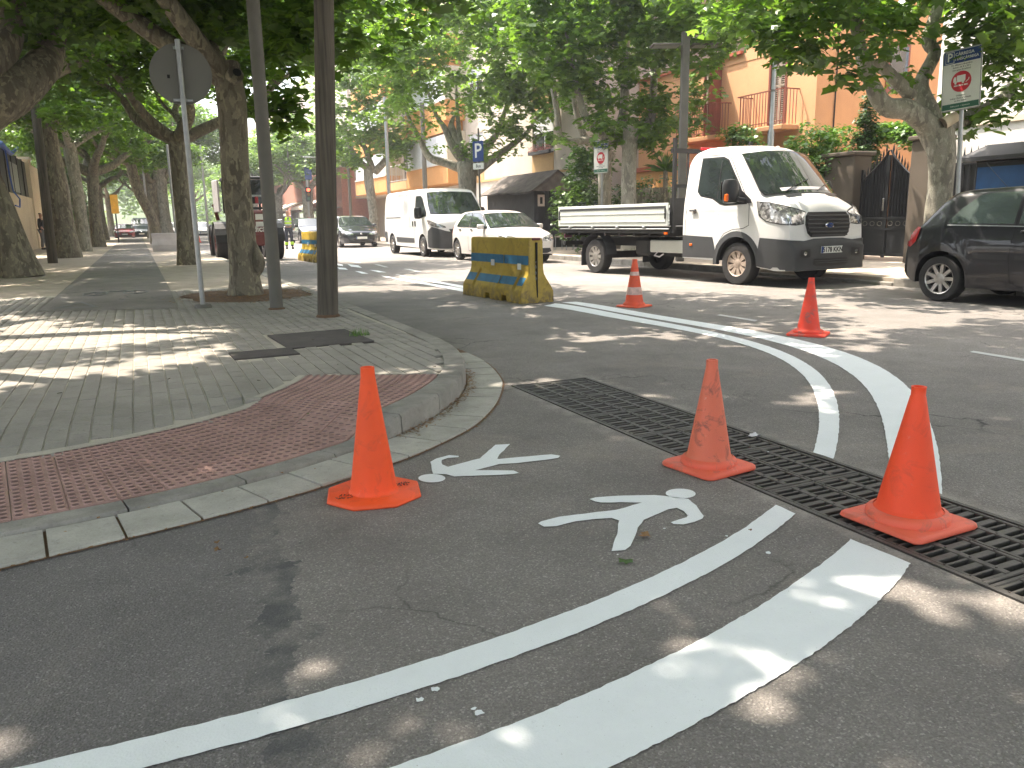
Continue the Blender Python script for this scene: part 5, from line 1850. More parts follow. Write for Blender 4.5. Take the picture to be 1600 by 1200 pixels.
# slim posts far along the left pavement
def post(x, y, h, r, label, z=.13, mat='galv', cat='post', name='post', lean=0):
    o = MB().lathe([(r, 0), (r, h * .5), (r * .9, h), (.001, h + .01)], 10).build(name, M[mat], None, 50)
    o.location = (x, y, z); o.rotation_euler = (0, lean, 0)
    return tag(o, label, cat)
post(1.509, 36.721, 4.3, .055, 'slim grey post beside the white builder bag on the left pavement')
post(0.727, 53.615, 5.0, .06, 'thin pale post left of the far leaning trunk')
post(4.375, 57.511, 6.2, .07, 'thin grey post behind the far yellow barrier', cat='post')
bs = empty('notice_board', [-1.117, 58.465, 0.13], 0, 'tall ochre banner board standing far off on the left pavement', 'board')
MB().box((0, 0, 2.45), (.45, .08, 1.2), bev=.02).build('panel', M['yellow_sign'], bs)
MB().box((0, 0, .92), (.09, .06, 1.84)).build('post', M['plastic_dark'], bs)
bag = MB()
bag.tube([(0, 0, 0), (0, 0, .25), (0, 0, .5), (0, 0, .72)], [.62, .66, .60, .63], 4, wob=.12)
bo = bag.build('builder_bag', M['sheet'], None)
bo.location = [1.091, 36.207, 0.13]; bo.rotation_euler = (0, 0, R(40)); bo.scale = (1.15, 1.0, 1)
tag(bo, 'white woven builder bag left on the pavement between two trunks', 'bag')

# ---------------------------------------------------------------- street furniture on the right
def rounded(w, h, r, n=5):
    P = []
    for (sx, sy, a0) in ((1, 1, 0), (-1, 1, 90), (-1, -1, 180), (1, -1, 270)):
        for q in range(n):
            a = R(a0 + q * 90 / (n - 1))
            P.append((sx * (w / 2 - r) + r * math.cos(a), sy * (h / 2 - r) + r * math.sin(a)))
    return P
XF = Matrix.Rotation(R(90), 4, 'X')      # sign-local: x right, y up -> world x, z ; front faces -Y
def flat(o, name, poly, dep, mat, t=.002):
    return MB().prism(poly, dep, dep + t, M=XF).build(name, mat, o)
def rect(cx, cy, w, h): return [(cx - w / 2, cy - h / 2), (cx + w / 2, cy - h / 2), (cx + w / 2, cy + h / 2), (cx - w / 2, cy + h / 2)]
def sign_text(o, s, size, x, y, dep, mat, align='CENTER', bold=0.0):
    t = link('lettering', text_mesh(s, size, .0008, align, bold), mat, o)
    t.rotation_euler = (R(90), 0, 0)
    t.location = (x, -dep, y)
    return t
def loading_sign(loc, rz, z, h, label, w=.60, hh=.92, poleh=None):
    s_ = empty('loading_sign', loc, rz, label, 'sign')
    MB().lathe([(.034, 0), (.034, z + .3), (.001, z + .31)], 14).build('pole', M['galv'], s_, 50)
    b = MB().prism(rounded(w, hh, .05), .036, .050, M=XF).build('board', M['galv'], s_)
    b.location = (0, 0, z)
    flat(b, 'face', rounded(w - .03, hh - .03, .04), .0502, M['white_sign'])
    flat(b, 'blue_header', rect(0, hh / 2 - .115, w - .04, .185), .0522, M['blue_sign'])
    flat(b, 'header_box_rim', rect(-.185, hh / 2 - .115, .135, .165), .0543, M['white_sign'], .001)
    flat(b, 'header_box', rect(-.185, hh / 2 - .115, .12, .15), .0555, M['blue_sign'], .001)
    sign_text(b, 'P', .17, -.185, hh / 2 - .113, .0572, M['white_sign'], bold=.004)
    sign_text(b, 'CÀRREGA', .064, -.105, hh / 2 - .082, .0550, M['white_sign'], 'LEFT', .0015)
    sign_text(b, 'I DESCÀRREGA', .053, -.105, hh / 2 - .150, .0550, M['white_sign'], 'LEFT', .0015)
    for k, tx in enumerate(('De dilluns a divendres', 'feiners de 8 a 20 h', '(excepte dissabtes)')):
        sign_text(b, tx, .036, 0, hh / 2 - .235 - k * .038, .0530, M['black_ink'])
    ring = [(.155 * math.cos(a), -.03 + .155 * math.sin(a)) for a in [2 * math.pi * k / 36 for k in range(36)]]
    flat(b, 'red_disc', ring, .0525, M['red_sign'])
    # white lorry with a man pushing a sack truck
    flat(b, 'lorry_mark', rect(.0, .02, .13, .085), .0548, M['white_sign'], .001)
    flat(b, 'lorry_mark', [(-.12, -.03), (-.075, -.03), (-.075, .045), (-.105, .045), (-.12, .01)], .0548, M['white_sign'], .001)
    flat(b, 'lorry_mark', rect(-.02, -.028, .15, .016), .0548, M['white_sign'], .001)
    for cx in (-.085, .03):
        flat(b, 'lorry_mark', [(cx + .018 * math.cos(a), -.045 + .018 * math.sin(a)) for a in [k * .7 for k in range(9)]], .0548, M['white_sign'], .001)
    flat(b, 'lorry_mark', [(.07, -.045), (.075, -.055), (.12, -.02), (.125, .01), (.115, .012), (.11, -.015)], .0548, M['white_sign'], .001)
    sign_text(b, 'MÀXIM 30 MIN', .033, 0, -.088, .0550, M['white_sign'], bold=.001)
    sign_text(b, 'Obligatori', .034, 0, -hh / 2 + .225, .0530, M['black_ink'])
    sign_text(b, "indicar l'hora d'arribada", .034, 0, -hh / 2 + .185, .0530, M['black_ink'])
    sign_text(b, 'en lloc visible', .034, 0, -hh / 2 + .147, .0530, M['black_ink'])
    flat(b, 'green_footer', rect(0, -hh / 2 + .07, w - .04, .085), .0522, M['green_sign'])
    sign_text(b, 'Policia Local  +  Ajuntament', .026, 0, -hh / 2 + .07, .0545, M['white_sign'])
    return s_
ls = loading_sign((11.9, 8.58, .12), R(-82), 3.06, 1, 'large loading bay sign with blue header and red lorry disc above the black hatchback')
ls.rotation_euler = (0, R(-3), R(-82))
loading_sign((11.6, 18.95, .12), R(-78), 2.66, 1, 'narrow-looking loading bay sign in front of the double plane trees', w=.56, hh=.86)
pk = empty('parking_sign', (11.6, 27.52, .12), R(-62), 'blue parking P sign on a post beside the hut with the felt roof', 'sign')
MB().lathe([(.034, 0), (.034, 4.3), (.001, 4.31)], 12).build('pole', M['grey_paint'], pk, 50)
b = MB().prism(rounded(.50, .72, .04), .036, .05, M=XF).build('board', M['blue_sign'], pk); b.location = (0, 0, 3.50)
sign_text(b, 'P', .72, 0, 0, .0515, M['white_sign'], bold=.006)
b = MB().prism(rounded(.50, .22, .03), .036, .05, M=XF).build('sub_board', M['white_sign'], pk); b.location = (0, 0, 2.98)
sign_text(b, 'Bus', .16, 0, 0, .0515, M['black_ink'], bold=.002)
# lamp with two flat panels
l2 = empty('street_lamp', (11.7, 15.55, .12), 0, 'dark square street lamp with two flat lamp panels behind the truck cab', 'street lamp')
MB().box((0, 0, 2.57), (.17, .17, 5.14), bev=.015).build('post', M['grey_paint'], l2)
for sg in (-1, 1):
    p_ = MB().box((sg * .46, 0, 4.84), (.66, .40, .045), bev=.012).build('lamp_panel', M['grey_paint'], l2)
    MB().box((sg * .46, 0, 4.815), (.56, .30, .012)).build('diffuser', M['galv'], p_)
l2.rotation_euler = (0, 0, R(-22))
g1 = empty('service_pole', (13.5, 14.64, .12), 0, 'galvanised service pole in front of the shuttered balcony door', 'pole')
MB().lathe([(.075, 0), (.075, 2.9), (.05, 3.0), (.05, 7.2), (.001, 7.21)], 12).build('pole', M['galv'], g1, 50)
for z in (3.8, 4.6, 5.3): MB().lathe([(.056, z), (.056, z + .05)], 12).build('band', M['grey_paint'], g1)
post(11.6, 39.15, 7.0, .09, 'slim grey lamp post rising behind the roof of the white van', .12, 'galv', 'lamp post', 'lamp_post')
post(13.0, 37.7, 6.6, .12, 'dark post rising above the middle of the white van', .12, 'grey_paint', 'lamp post', 'lamp_post')
post(11.7, 47.63, 7.0, .09, 'dark pole against the edge of the brick building', .12, 'grey_paint', 'post')
tl = empty('traffic_light', (11.3, 58.258, .12), 0, 'traffic light showing red with a blue sign above it, behind the worker', 'traffic light')
MB().lathe([(.07, 0), (.07, 5.6), (.001, 5.61)], 10).build('pole', M['galv'], tl, 50)
hd = MB().box((0, -.12, 3.05), (.34, .25, 1.0), bev=.05).build('signal_head', M['black'], tl)
def lampm(name, c, e):
    m = bpy.data.materials.new(name); m.use_nodes = True; b = m.node_tree.nodes['Principled BSDF']
    b.inputs['Base Color'].default_value = (*c, 1); b.inputs['Emission Color'].default_value = (*c, 1); b.inputs['Emission Strength'].default_value = e
    return m
for k, (nm, c, e) in enumerate((('red_light', (.9, .05, .02), 2.5), ('amber_light', (.12, .07, .01), 0), ('green_light', (.01, .09, .05), 0))):
    MB().lathe([(.001, -.27), (.11, -.25), (.12, -.24)], 14, (0, 0, 3.35 - k * .3), axis='Y').build('lens', lampm(nm, c, e), hd)
MB().box((.1, -.05, 4.5), (.5, .04, .9), bev=.02).build('blue_board', M['blue_sign'], tl)
MB().box((.25, 0, 5.6), (.9, .2, .08), bev=.03).build('lamp_head', M['galv'], tl)

# ---------------------------------------------------------------- buildings and walls on the right
def wallbox(parent, name, mat, x0, x1, y0, y1, z0, z1, bev=0.0):
    return MB().box(((x0 + x1) / 2, (y0 + y1) / 2, (z0 + z1) / 2), (x1 - x0, y1 - y0, z1 - z0), bev=bev).build(name, mat, parent)
def facade(parent, name, mat, X, y0, y1, z0, z1, holes, depth=.25):
    """wall in the plane x=X with real openings; holes = (y0,y1,z0,z1)"""
    ys = sorted(set([y0, y1] + [v for h in holes for v in h[:2]])); zs = sorted(set([z0, z1] + [v for h in holes for v in h[2:]]))
    m = MB()
    for a, b in zip(ys, ys[1:]):
        for c, d in zip(zs, zs[1:]):
            if any(h[0] - 1e-6 <= a and b <= h[1] + 1e-6 and h[2] - 1e-6 <= c and d <= h[3] + 1e-6 for h in holes): continue
            m.add([(X, a, c), (X, b, c), (X, b, d), (X, a, d)], [(0, 3, 2, 1)])
    for (a, b, c, d) in holes:
        m.add([(X, a, c), (X, b, c), (X, b, d), (X, a, d), (X + depth, a, c), (X + depth, b, c), (X + depth, b, d), (X + depth, a, d)],
              [(0, 1, 5, 4), (1, 2, 6, 5), (2, 3, 7, 6), (3, 0, 4, 7)])
    return m.build(name, mat, parent)
def louvre(parent, X, y0, y1, z0, z1, mat, n=None):
    """shutter leaf with its own slats"""
    f = MB()
    w = .05
    f.box((X, (y0 + y1) / 2, z0 + w / 2), (.04, y1 - y0, w)); f.box((X, (y0 + y1) / 2, z1 - w / 2), (.04, y1 - y0, w)); f.box((X, (y0 + y1) / 2, (z0 + z1) / 2), (.04, y1 - y0 - 2 * w, w))
    f.box((X, y0 + w / 2, (z0 + z1) / 2), (.04, w, z1 - z0 - 2 * w)); f.box((X, y1 - w / 2, (z0 + z1) / 2), (.04, w, z1 - z0 - 2 * w))
    leaf = f.build('shutter', mat, parent)
    z = z0 + w + .03
    s_ = MB().box((0, 0, 0), (.035, y1 - y0 - 2 * w, .012), M=Matrix.Rotation(R(35), 4, 'Y')).mesh('slat')
    while z < z1 - w - .02:
        if abs(z - (z0 + z1) / 2) > .04:
            o = link('slat', s_, mat, leaf); o.location = (X, (y0 + y1) / 2, z)
        z += .058
    return leaf
def railing(parent, X0, X1, y0, y1, z0, h, mat, gap=.13):
    r = MB()
    r.box(((X0 + X1) / 2, y0, z0 + h), (X1 - X0, .03, .03)); r.box(((X0 + X1) / 2, y1, z0 + h), (X1 - X0, .03, .03)); r.box((X0, (y0 + y1) / 2, z0 + h), (.03, y1 - y0, .035))
    r.box((X0, (y0 + y1) / 2, z0 + .08), (.025, y1 - y0, .025))
    o = r.build('railing', mat, parent)
    bme = MB().box((0, 0, 0), (.018, .018, h), bev=.002).mesh('bar')
    y = y0
    while y <= y1 + 1e-3:
        b = link('bar', bme, mat, o); b.location = (X0, y, z0 + h / 2); y += gap
    x = X0 + gap
    while x < X1:
        for yy in (y0, y1):
            b = link('bar', bme, mat, o); b.location = (x, yy, z0 + h / 2)
        x += gap
    return o
XO = 17.5
yc = 17.286
yl = 19.759
oh = empty('orange_house', (XO, yc, 0), 0, 'orange plastered house with shuttered balcony doors behind the truck', 'house')
def OB(o, base=(XO, yc, 0)):
    o.location = (-base[0], -base[1], -base[2]) ; return o
d2 = [(18.311, 5.391), (19.278, 5.557), (18.182, 3.69), (19.149, 3.721)]
d1 = [(21.237, 5.643), (22.294, 5.676), (21.12, 3.652), (22.192, 3.713)]
b2 = [(17.888, 4.373), (20.297, 4.51), (17.68, 3.583), (20.242, 3.644)]
zf = 3.72
D2 = (d2[0][0] + .12, d2[1][0] - .12, zf, 6.15)
D1 = (d1[0][0] + .1, d1[1][0] - .1, zf, 6.15)
OB(facade(oh, 'wall', M['orange_wall'], XO, yc, yl + .55, 0, 11, [D2], .2))
OB(facade(oh, 'wall', M['orange_wall'], XO + .005, yl + .55, yc + 16, 0, 6.05, [D1], .2))
OB(wallbox(oh, 'coping', M['terracotta'], XO - .12, XO + .4, yl + .56, yc + 16, 6.05, 6.14))
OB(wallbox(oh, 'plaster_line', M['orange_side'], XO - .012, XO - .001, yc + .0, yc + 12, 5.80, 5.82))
zb_ = 0
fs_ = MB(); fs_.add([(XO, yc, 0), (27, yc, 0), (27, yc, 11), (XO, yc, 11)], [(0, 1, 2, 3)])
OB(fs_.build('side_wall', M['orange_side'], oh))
m = MB(); m.box((22, yc + 6, 11.02), (9.2, 12.2, .1)); OB(m.build('roof', M['terracotta'], oh))
wx = (15.974, 4.232)
for (cx, cz) in ((20.6, 5.3),):
    w_ = wallbox(oh, 'window', M['frame_red'], cx - .45, cx + .45, yc - .05, yc + .02, cz - .7, cz + .7); OB(w_)
    wallbox(w_, 'pane', M['window_dark'], cx - .36, cx + .36, yc - .065, yc - .045, cz - .6, cz + .6)
for (ya, yb, za, zt) in (D2, D1):
    fr_ = MB()
    fr_.box((XO + .02, ya + .03, (za + zt) / 2), (.08, .07, zt - za)); fr_.box((XO + .02, yb - .03, (za + zt) / 2), (.08, .07, zt - za)); fr_.box((XO + .02, (ya + yb) / 2, zt - .03), (.08, yb - ya - .14, .07))
    fo = fr_.build('door_frame', M['frame_red'], oh); OB(fo)
    OB(wallbox(oh, 'door_pane', M['window_dark'], XO + .16, XO + .19, ya, yb, za, zt))
    slab_y0, slab_y1 = ya - .55, yb + .7
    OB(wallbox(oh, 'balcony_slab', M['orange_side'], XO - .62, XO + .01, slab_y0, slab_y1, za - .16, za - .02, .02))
    rl = railing(oh, XO - .58, XO, slab_y0 + .03, slab_y1 - .03, za, .95, M['frame_red'], .12); OB(rl)
wy = (D2[1] - D2[0]) / 2
lv_ = louvre(oh, XO + .09, D2[0] + .08, D2[0] + wy * .98, zf + .02, 6.08, M['shutter']); OB(lv_)
lv_ = louvre(oh, XO + .09, D2[0] + wy * 1.0, D2[0] + wy * 1.62, zf + .02, 6.08, M['shutter']); OB(lv_)
# open leaf of the other door, folded against the wall
lf = wallbox(oh, 'open_shutter', M['shutter'], XO - .55, XO - .50, D1[0] - .02, D1[0] + .03, zf + .02, 6.1); OB(lf)
lf2 = MB().box((XO - .26, D1[0] - .02, 4.9), (.5, .045, 2.35), bev=.008).build('open_shutter', M['frame_red'], oh); OB(lf2)
lf3 = wallbox(oh, 'door_leaf', M['blind'], XO + .10, XO + .14, D1[0] + .1, D1[0] + .55, zf + .02, 6.05); OB(lf3)
OB(MB().tube([(XO + .7, yc - .03, .5), (XO + .7, yc - .03, 9.5)], .02, 6).build('cable', M['black'], oh))

XC = 16.8
cb = empty('cream_building', (XC, 8, 0), 0, 'pale cream building behind the spiked fence and the loading bay sign', 'building')
def CB(o): o.location = (-XC, -8, 0); return o
ce = 12.967
CB(facade(cb, 'wall', M['white_wall'], XC, -4, ce, 0, 12, [(2.2, 3.3, 3.5, 5.2), (6.2, 7.3, 3.9, 5.6)], .2))
CB(wallbox(cb, 'side_wall', M['white_wall'], XC + .01, 26, ce - .2, ce, 0, 12))
for (a, b) in ((2.2, 3.3), (6.2, 7.3)):
    CB(wallbox(cb, 'window', M['blind'], XC + .12, XC + .16, a, b, 3.5 if a < 3 else 3.9, 5.2 if a < 3 else 5.6))
CB(wallbox(cb, 'string_course', M['cream_wall'], XC - .05, XC, -4, ce, 3.0, 3.12))
CB(wallbox(cb, 'string_course', M['cream_wall'], XC - .03, XC, -4, ce, 6.35, 6.4))

# garden front: brown pillars, iron gate, spiked fence
XG = 15.0
gy0, gy1 = 11.884, 13.305
p0_, p1_ = 11.355, 14.206
for (a, b, h, lab) in ((p0_, gy0, 2.62, 'brown rendered gate pillar beside the plane tree trunk'), (gy1, p1_, 2.45, 'brown rendered gate pillar right behind the truck windscreen')):
    w_ = wallbox(None, 'gate_pillar', M['pillar'], XG - .25, XG + .3, a + .01, b - .01, .0, h, .02)
    tag(w_, lab, 'pillar')
    cp = wallbox(w_, 'cap', M['pillar'], XG - .32, XG + .37, a - .05, b + .05, h, h + .09, .02)
gt = empty('iron_gate', (XG, (gy0 + gy1) / 2, .2), 0, 'tall black iron double gate with a pointed arch top', 'gate')
gw = (gy1 - gy0)
for sg in (-1, 1):
    leaf = MB()
    leaf.box((0, sg * .02, 1.1), (.04, .035, 2.2)); leaf.box((0, sg * (gw / 2 - .03), .95), (.04, .045, 1.95))
    leaf.box((0, sg * gw / 4, .06), (.04, gw / 2 - .08, .06)); leaf.box((0, sg * gw / 4, .62), (.04, gw / 2 - .08, .05)); leaf.box((0, sg * gw / 4, .86), (.04, gw / 2 - .08, .05))
    lo_ = leaf.build('gate_leaf', M['black_iron'], gt)
    MB().box((.012, sg * gw / 4, .34), (.012, gw / 2 - .09, .52)).build('lower_plate', M['black_iron'], lo_)
    pl = [(sg * .04, .60)] + [(sg * (.04 + q * (gw / 2 - .1) / 8), 2.30 - .62 * (q / 8) ** .8) for q in range(9)] + [(sg * (gw / 2 - .06), .60)]
    MB().prism(pl, .02, .028, M=Matrix(((0, 0, 1, 0), (1, 0, 0, 0), (0, 1, 0, 0), (0, 0, 0, 1)))).build('back_sheet', M['black_iron'], lo_)
    n = 8
    for k in range(n):
        t = (k + .5) / n
        y = sg * (.05 + t * (gw / 2 - .1))
        h = 2.42 - .62 * t ** .8 if t < 1 else 1.8
        b = MB(); b.tube([(0, y, .86), (0, y, h - .08)], .013, 6); b.tube([(0, y, h - .08), (0, y, h - .04), (0, y, h + .08)], [.013, .024, .002], 6)
        b.build('bar', M['black_iron'], lo_)
    m = MB()
    m.tube([(0, sg * (.02 + q * (gw / 2 - .06) / 8), 2.30 - .62 * (q / 8) ** .8) for q in range(9)], .02, 6)
    m.build('top_rail', M['black_iron'], lo_)
    for k in range(3):
        y = sg * (.14 + k * (gw / 2 - .2) / 2.6)
        MB().tube([(0, y + .06 * math.cos(a), .74 + .05 * math.sin(a)) for a in [q * .6 for q in range(11)]], .006, 5, closed=True).build('scroll', M['grey_paint'], lo_)
MB().box((-.04, .05, 1.15), (.03, .05, .28), bev=.01).build('lock', M['chrome'], gt)
# fence right of the tree
fe = empty('spiked_fence', (XG, 6, .12), 0, 'black spiked iron fence in front of the cream building', 'fence')
fy1 = p0_
m = MB()
m.box((.02, (fy1 + 1) / 2 - 6, 1.0), (.012, fy1 - 1, 1.95))
m.build('back_sheet', M['black_iron'], fe)
bar = MB().tube([(0, 0, 0), (0, 0, 2.05)], .014, 6)
bar.tube([(0, 0, 2.05), (0, 0, 2.10), (0, 0, 2.30)], [.014, .028, .002], 6)
bme = bar.mesh('bar')
y = fy1 - .1
while y > 1.0:
    o = link('bar', bme, M['black_iron'], fe); o.location = (-.02, y - 6, 0); y -= .14
m = MB(); m.box((-.02, (fy1 + 1) / 2 - 6, 1.98), (.035, fy1 - 1, .04)); m.box((-.02, (fy1 + 1) / 2 - 6, .2), (.035, fy1 - 1, .04)); m.build('rail', M['black_iron'], fe)
# garden wall between the left pillar and the hut
gw1 = wallbox(None, 'garden_wall', M['pillar'], XG - .1, XG + .15, p1_, 26.0, 0, 1.1); tag(gw1, 'low brown garden wall under the dark hedge behind the truck bed', 'wall')
# kiosk at far right
ky = 9.028
kk = empty('information_kiosk', (13.6, ky - .8, .12), 0, 'dark roofed kiosk with a bright blue panel behind the black hatchback', 'kiosk')
MB().box((0, 0, 1.1), (.5, 2.4, 2.2), bev=.02).build('cabinet', M['black_iron'], kk)
MB().box((-.26, .72, 1.72), (.02, .85, .72)).build('blue_panel', M['sky_blue'], kk)
MB().box((-.26, -.25, 1.72), (.02, .9, .72)).build('grey_panel', M['galv'], kk)
V = [(-.45, -1.4, 2.2), (.45, -1.4, 2.2), (.45, 1.4, 2.2), (-.45, 1.4, 2.2), (-.45, -1.4, 2.28), (.45, -1.4, 2.28), (.45, 1.4, 2.28), (-.45, 1.4, 2.28), (-.12, -1.1, 2.52), (.12, -1.1, 2.52), (.12, 1.1, 2.52), (-.12, 1.1, 2.52)]
MB().add(V, [(3, 2, 1, 0), (0, 1, 5, 4), (1, 2, 6, 5), (2, 3, 7, 6), (3, 0, 4, 7), (4, 5, 9, 8), (5, 6, 10, 9), (6, 7, 11, 10), (7, 4, 8, 11), (8, 9, 10, 11)]).build('roof', M['plastic_dark'], kk)

# hut with felt roof
hx0, hx1 = 13.4, 15.0
hy0, hy1 = 26.605, 30.896
hu = empty('terrace_hut', (hx0, hy0, .12), 0, 'dark wooden hut with a ragged felt gable roof beside the blue parking sign', 'hut')
def HU(o): o.location = (-hx0, -hy0, -.12); return o
HU(wallbox(hu, 'wall', M['hut'], hx0, hx1, hy0, hy1, .12, 2.25))
bd = MB().box((0, 0, 0), (.02, .135, 2.1), bev=.003).mesh('board')
y = hy0 + .08
while y < hy1:
    o = link('board', bd, M['hut'], hu); o.location = (-.012, y - hy0, 1.07); y += .145
bd2 = MB().box((0, 0, 0), (.135, .02, 2.1), bev=.003).mesh('board')
x = .08
while x < hx1 - hx0:
    o = link('board', bd2, M['hut'], hu); o.location = (x, -.012, 1.07); x += .145
V = [(-.3, -.35, 2.05), (hx1 - hx0 + .3, -.35, 2.05), ((hx1 - hx0) / 2, -.35, 2.85)]
n = 10
RV, RF = [], []
rs_ = random.Random(9)
for i in range(n + 1):
    y = -.35 + (hy1 - hy0 + .6) * i / n
    e = rs_.uniform(-.05, .05)
    RV += [(-.32 + e, y, 2.06 + rs_.uniform(-.04, .04)), (.3, y, 2.42 + rs_.uniform(-.02, .02)), ((hx1 - hx0) / 2, y, 2.82), (hx1 - hx0 + .32, y, 2.05)]
for i in range(n):
    for c in range(3): RF.append((4 * i + c, 4 * i + c + 1, 4 * i + c + 5, 4 * i + c + 4))
m = MB(); m.add(RV, [tuple(reversed(f)) for f in RF]); m.add([(p[0], p[1], p[2] - .05) for p in RV], RF)
m.add([(-.3, -.30, 2.05), (hx1 - hx0 + .3, -.30, 2.05), ((hx1 - hx0) / 2, -.30, 2.78)], [(0, 1, 2)])
m.build('roof', M['hut_roof'], hu)
MB().box((.25, -.035, 1.72), (.28, .02, .42)).build('poster', M['awning'], hu)
MB().box((.25, -.047, 1.72), (.1, .01, .24)).build('poster_print', M['black'], hu)
MB().box((.95, -.035, 1.2), (.72, .03, 1.9), bev=.01).build('door', M['black'], hu)
# slatted terrace fence right of the hut
tf = empty('terrace_fence', (15.0, hy0 - .2, .12), 0, 'dark terrace fence with stacked slats and white railing on top, right of the hut', 'fence')
sl = MB().box((0, 0, 0), (.03, 1.6, .09), bev=.004).mesh('slat')
for k in range(12):
    o = link('slat', sl, M['shutter'] if k % 3 else M['galv'], tf); o.location = (-.05, -.9, .25 + k * .14)
MB().box((.02, -.9, .95), (.05, 1.9, 1.9)).build('back_board', M['black_iron'], tf)
pb = MB().box((0, 0, 0), (.02, .02, .3)).mesh('picket')
for k in range(15):
    o = link('picket', pb, M['blind'], tf); o.location = (0, -1.75 + k * .12, 2.06)
ch_ = empty('terrace_chair', (13.2, hy0 - 2.6, .12), R(30), 'brown wicker terrace chair left of the truck bed', 'chair')
for (x, y) in ((-.22, -.22), (.22, -.22), (-.22, .22), (.22, .22)): MB().tube([(x, y, 0), (x * .95, y * .95, .44)], .016, 6).build('leg', M['galv'], ch_)
MB().box((0, 0, .45), (.48, .48, .05), bev=.015).build('seat', M['shutter'], ch_)
MB().tube([(.22, -.23, .45), (.30, -.23, .80), (.30, -.1, .88), (.30, .1, .88), (.30, .23, .80), (.22, .23, .45)], .03, 6).build('back', M['terracotta'], ch_)

# middle apartment building: cream with ochre panels, bays and shop front
XM = 15.2
mb = empty('apartment_building', (XM, 30, 0), 0, 'cream apartment building with ochre panels and a window box of pink flowers', 'building')
def MBd(o): o.location = (-XM, -30, 0); return o
my0 = 25.999
my1 = 60.104
ysh = 40.39
fw = [(28.481, 4.561), (30.328, 4.752), (28.491, 3.717), (30.351, 3.814), (28.446, 2.982)]
WN = (fw[0][0], fw[1][0], 3.85, 5.25)
wins = [WN, (WN[0] + 7.0, WN[1] + 7.0, 3.85, 5.25), (ysh + 3.2, ysh + 5.4, 3.6, 5.2), (ysh + 9.0, ysh + 11, 3.6, 5.2)]
for fl_ in (1, 2):
    wins += [(w[0], w[1], w[2] + 3 * fl_, w[3] + 3 * fl_) for w in wins[:4]]
MBd(facade(mb, 'wall', M['pink_wall'], XM, my0, my1, 3.0, 13, wins, .22))
MBd(facade(mb, 'ground_wall', M['white_wall'], XM + .05, my0, ysh, 0, 3.0, []))
MBd(wallbox(mb, 'side_wall', M['pink_wall'], XM + .01, 25, my0 - .02, my0 + .2, 0, 13))
MBd(wallbox(mb, 'band', M['ochre_band'], XM - .03, XM, my0, my1, 2.94, 3.03))
MBd(wallbox(mb, 'shop_recess', M['cream_wall'], XM + 1.6, XM + 1.7, ysh, my1, 0, 3.0))
MBd(wallbox(mb, 'soffit', M['pink_wall'], XM + .0, XM + 1.7, ysh, my1, 2.9, 2.94))
MBd(wallbox(mb, 'panel', M['ochre_band'], XM - .02, XM, WN[0] - .02, WN[1] + .02, 3.04, 3.78))
MBd(wallbox(mb, 'panel', M['ochre_band'], XM - .02, XM, WN[0] + 7.0, WN[1] + 7.0, 3.04, 3.78))
MBd(wallbox(mb, 'panel', M['ochre_band'], XM - .02, XM, WN[0] - .02, WN[1] + .02, 5.3, 6.8))
for w in wins:
    zz0, zz1 = w[2], w[3]
    fo = wallbox(mb, 'window', M['blind'], XM + .10, XM + .14, w[0], w[1], zz0, zz1); MBd(fo)
    wallbox(fo, 'roller_blind', M['blind'], XM + .05, XM + .09, w[0] + .02, w[1] - .02, zz0 + (zz1 - zz0) * .52, zz1)
    mid = (w[0] + w[1]) / 2
    wallbox(fo, 'pane', M['window_dark'], XM + .085, XM + .10, w[0] + .08, mid - .05, zz0 + .08, zz0 + (zz1 - zz0) * .52)
    wallbox(fo, 'pane', M['window_dark'], XM + .085, XM + .10, mid + .05, w[1] - .08, zz0 + .08, zz0 + (zz1 - zz0) * .52)
    wallbox(fo, 'sill', M['blind'], XM - .12, XM + .05, w[0] - .06, w[1] + .06, zz0 - .06, zz0)
# projecting bay with orange band, further along
bays = [(37.675, 44.283), (48.398, 56.007)]
for (a, b) in bays:
    for zl in (0, 3.0, 6.0):
        wallbox_ = MBd(wallbox(mb, 'bay', M['orange_band'], XM - 1.0, XM, a, b, 3.0 + zl, 3.95 + zl))
        MBd(wallbox(mb, 'bay_glazing', M['blind'], XM - .98, XM, a + .2, b - .2, 3.95 + zl, 5.35 + zl))
        MBd(wallbox(mb, 'bay_pier', M['cream_wall'], XM - 1.0, XM, a, a + .35, 3.951 + zl, 5.5 + zl))
        MBd(wallbox(mb, 'bay_sill', M['white_wall'], XM - 1.06, XM - 1.0, a, b, 3.92 + zl, 4.0 + zl))
        MBd(wallbox(mb, 'bay_lintel', M['orange_band'], XM - 1.0, XM, a + .36, b, 5.45 + zl, 5.99 + zl))
a, b = bays[0][1] + .1, bays[1][0] - .1
for zl in (0, 3.0):
    MBd(wallbox(mb, 'balcony', M['ochre_band'], XM - 1.0, XM, a, b, 3.0 + zl, 3.45 + zl))
    MBd(railing(mb, XM - .98, XM, a, b, 3.45 + zl, .95, M['blind'], .3))
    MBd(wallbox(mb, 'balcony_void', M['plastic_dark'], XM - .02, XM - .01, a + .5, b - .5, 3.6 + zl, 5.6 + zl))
MBd(wallbox(mb, 'shop_sign', M['yellow_sign'], XM + .7, XM + .8, 46.694, 52.405, 2.2, 2.8))
o = link('lettering', text_mesh('BAR', .5, .01), M['black_ink'], mb)
o.rotation_euler = (R(90), 0, R(-90)); o.location = (.68, 50.28 - 30, 2.5)
MBd(wallbox(mb, 'pale_panel', M['awning'], XM - .3, XM - .25, 41.512, 44.11, 1.6, 2.75))
MBd(wallbox(mb, 'shop_window', M['window_dark'], XM + 1.5, XM + 1.59, ysh + 2, ysh + 6, .4, 2.4))
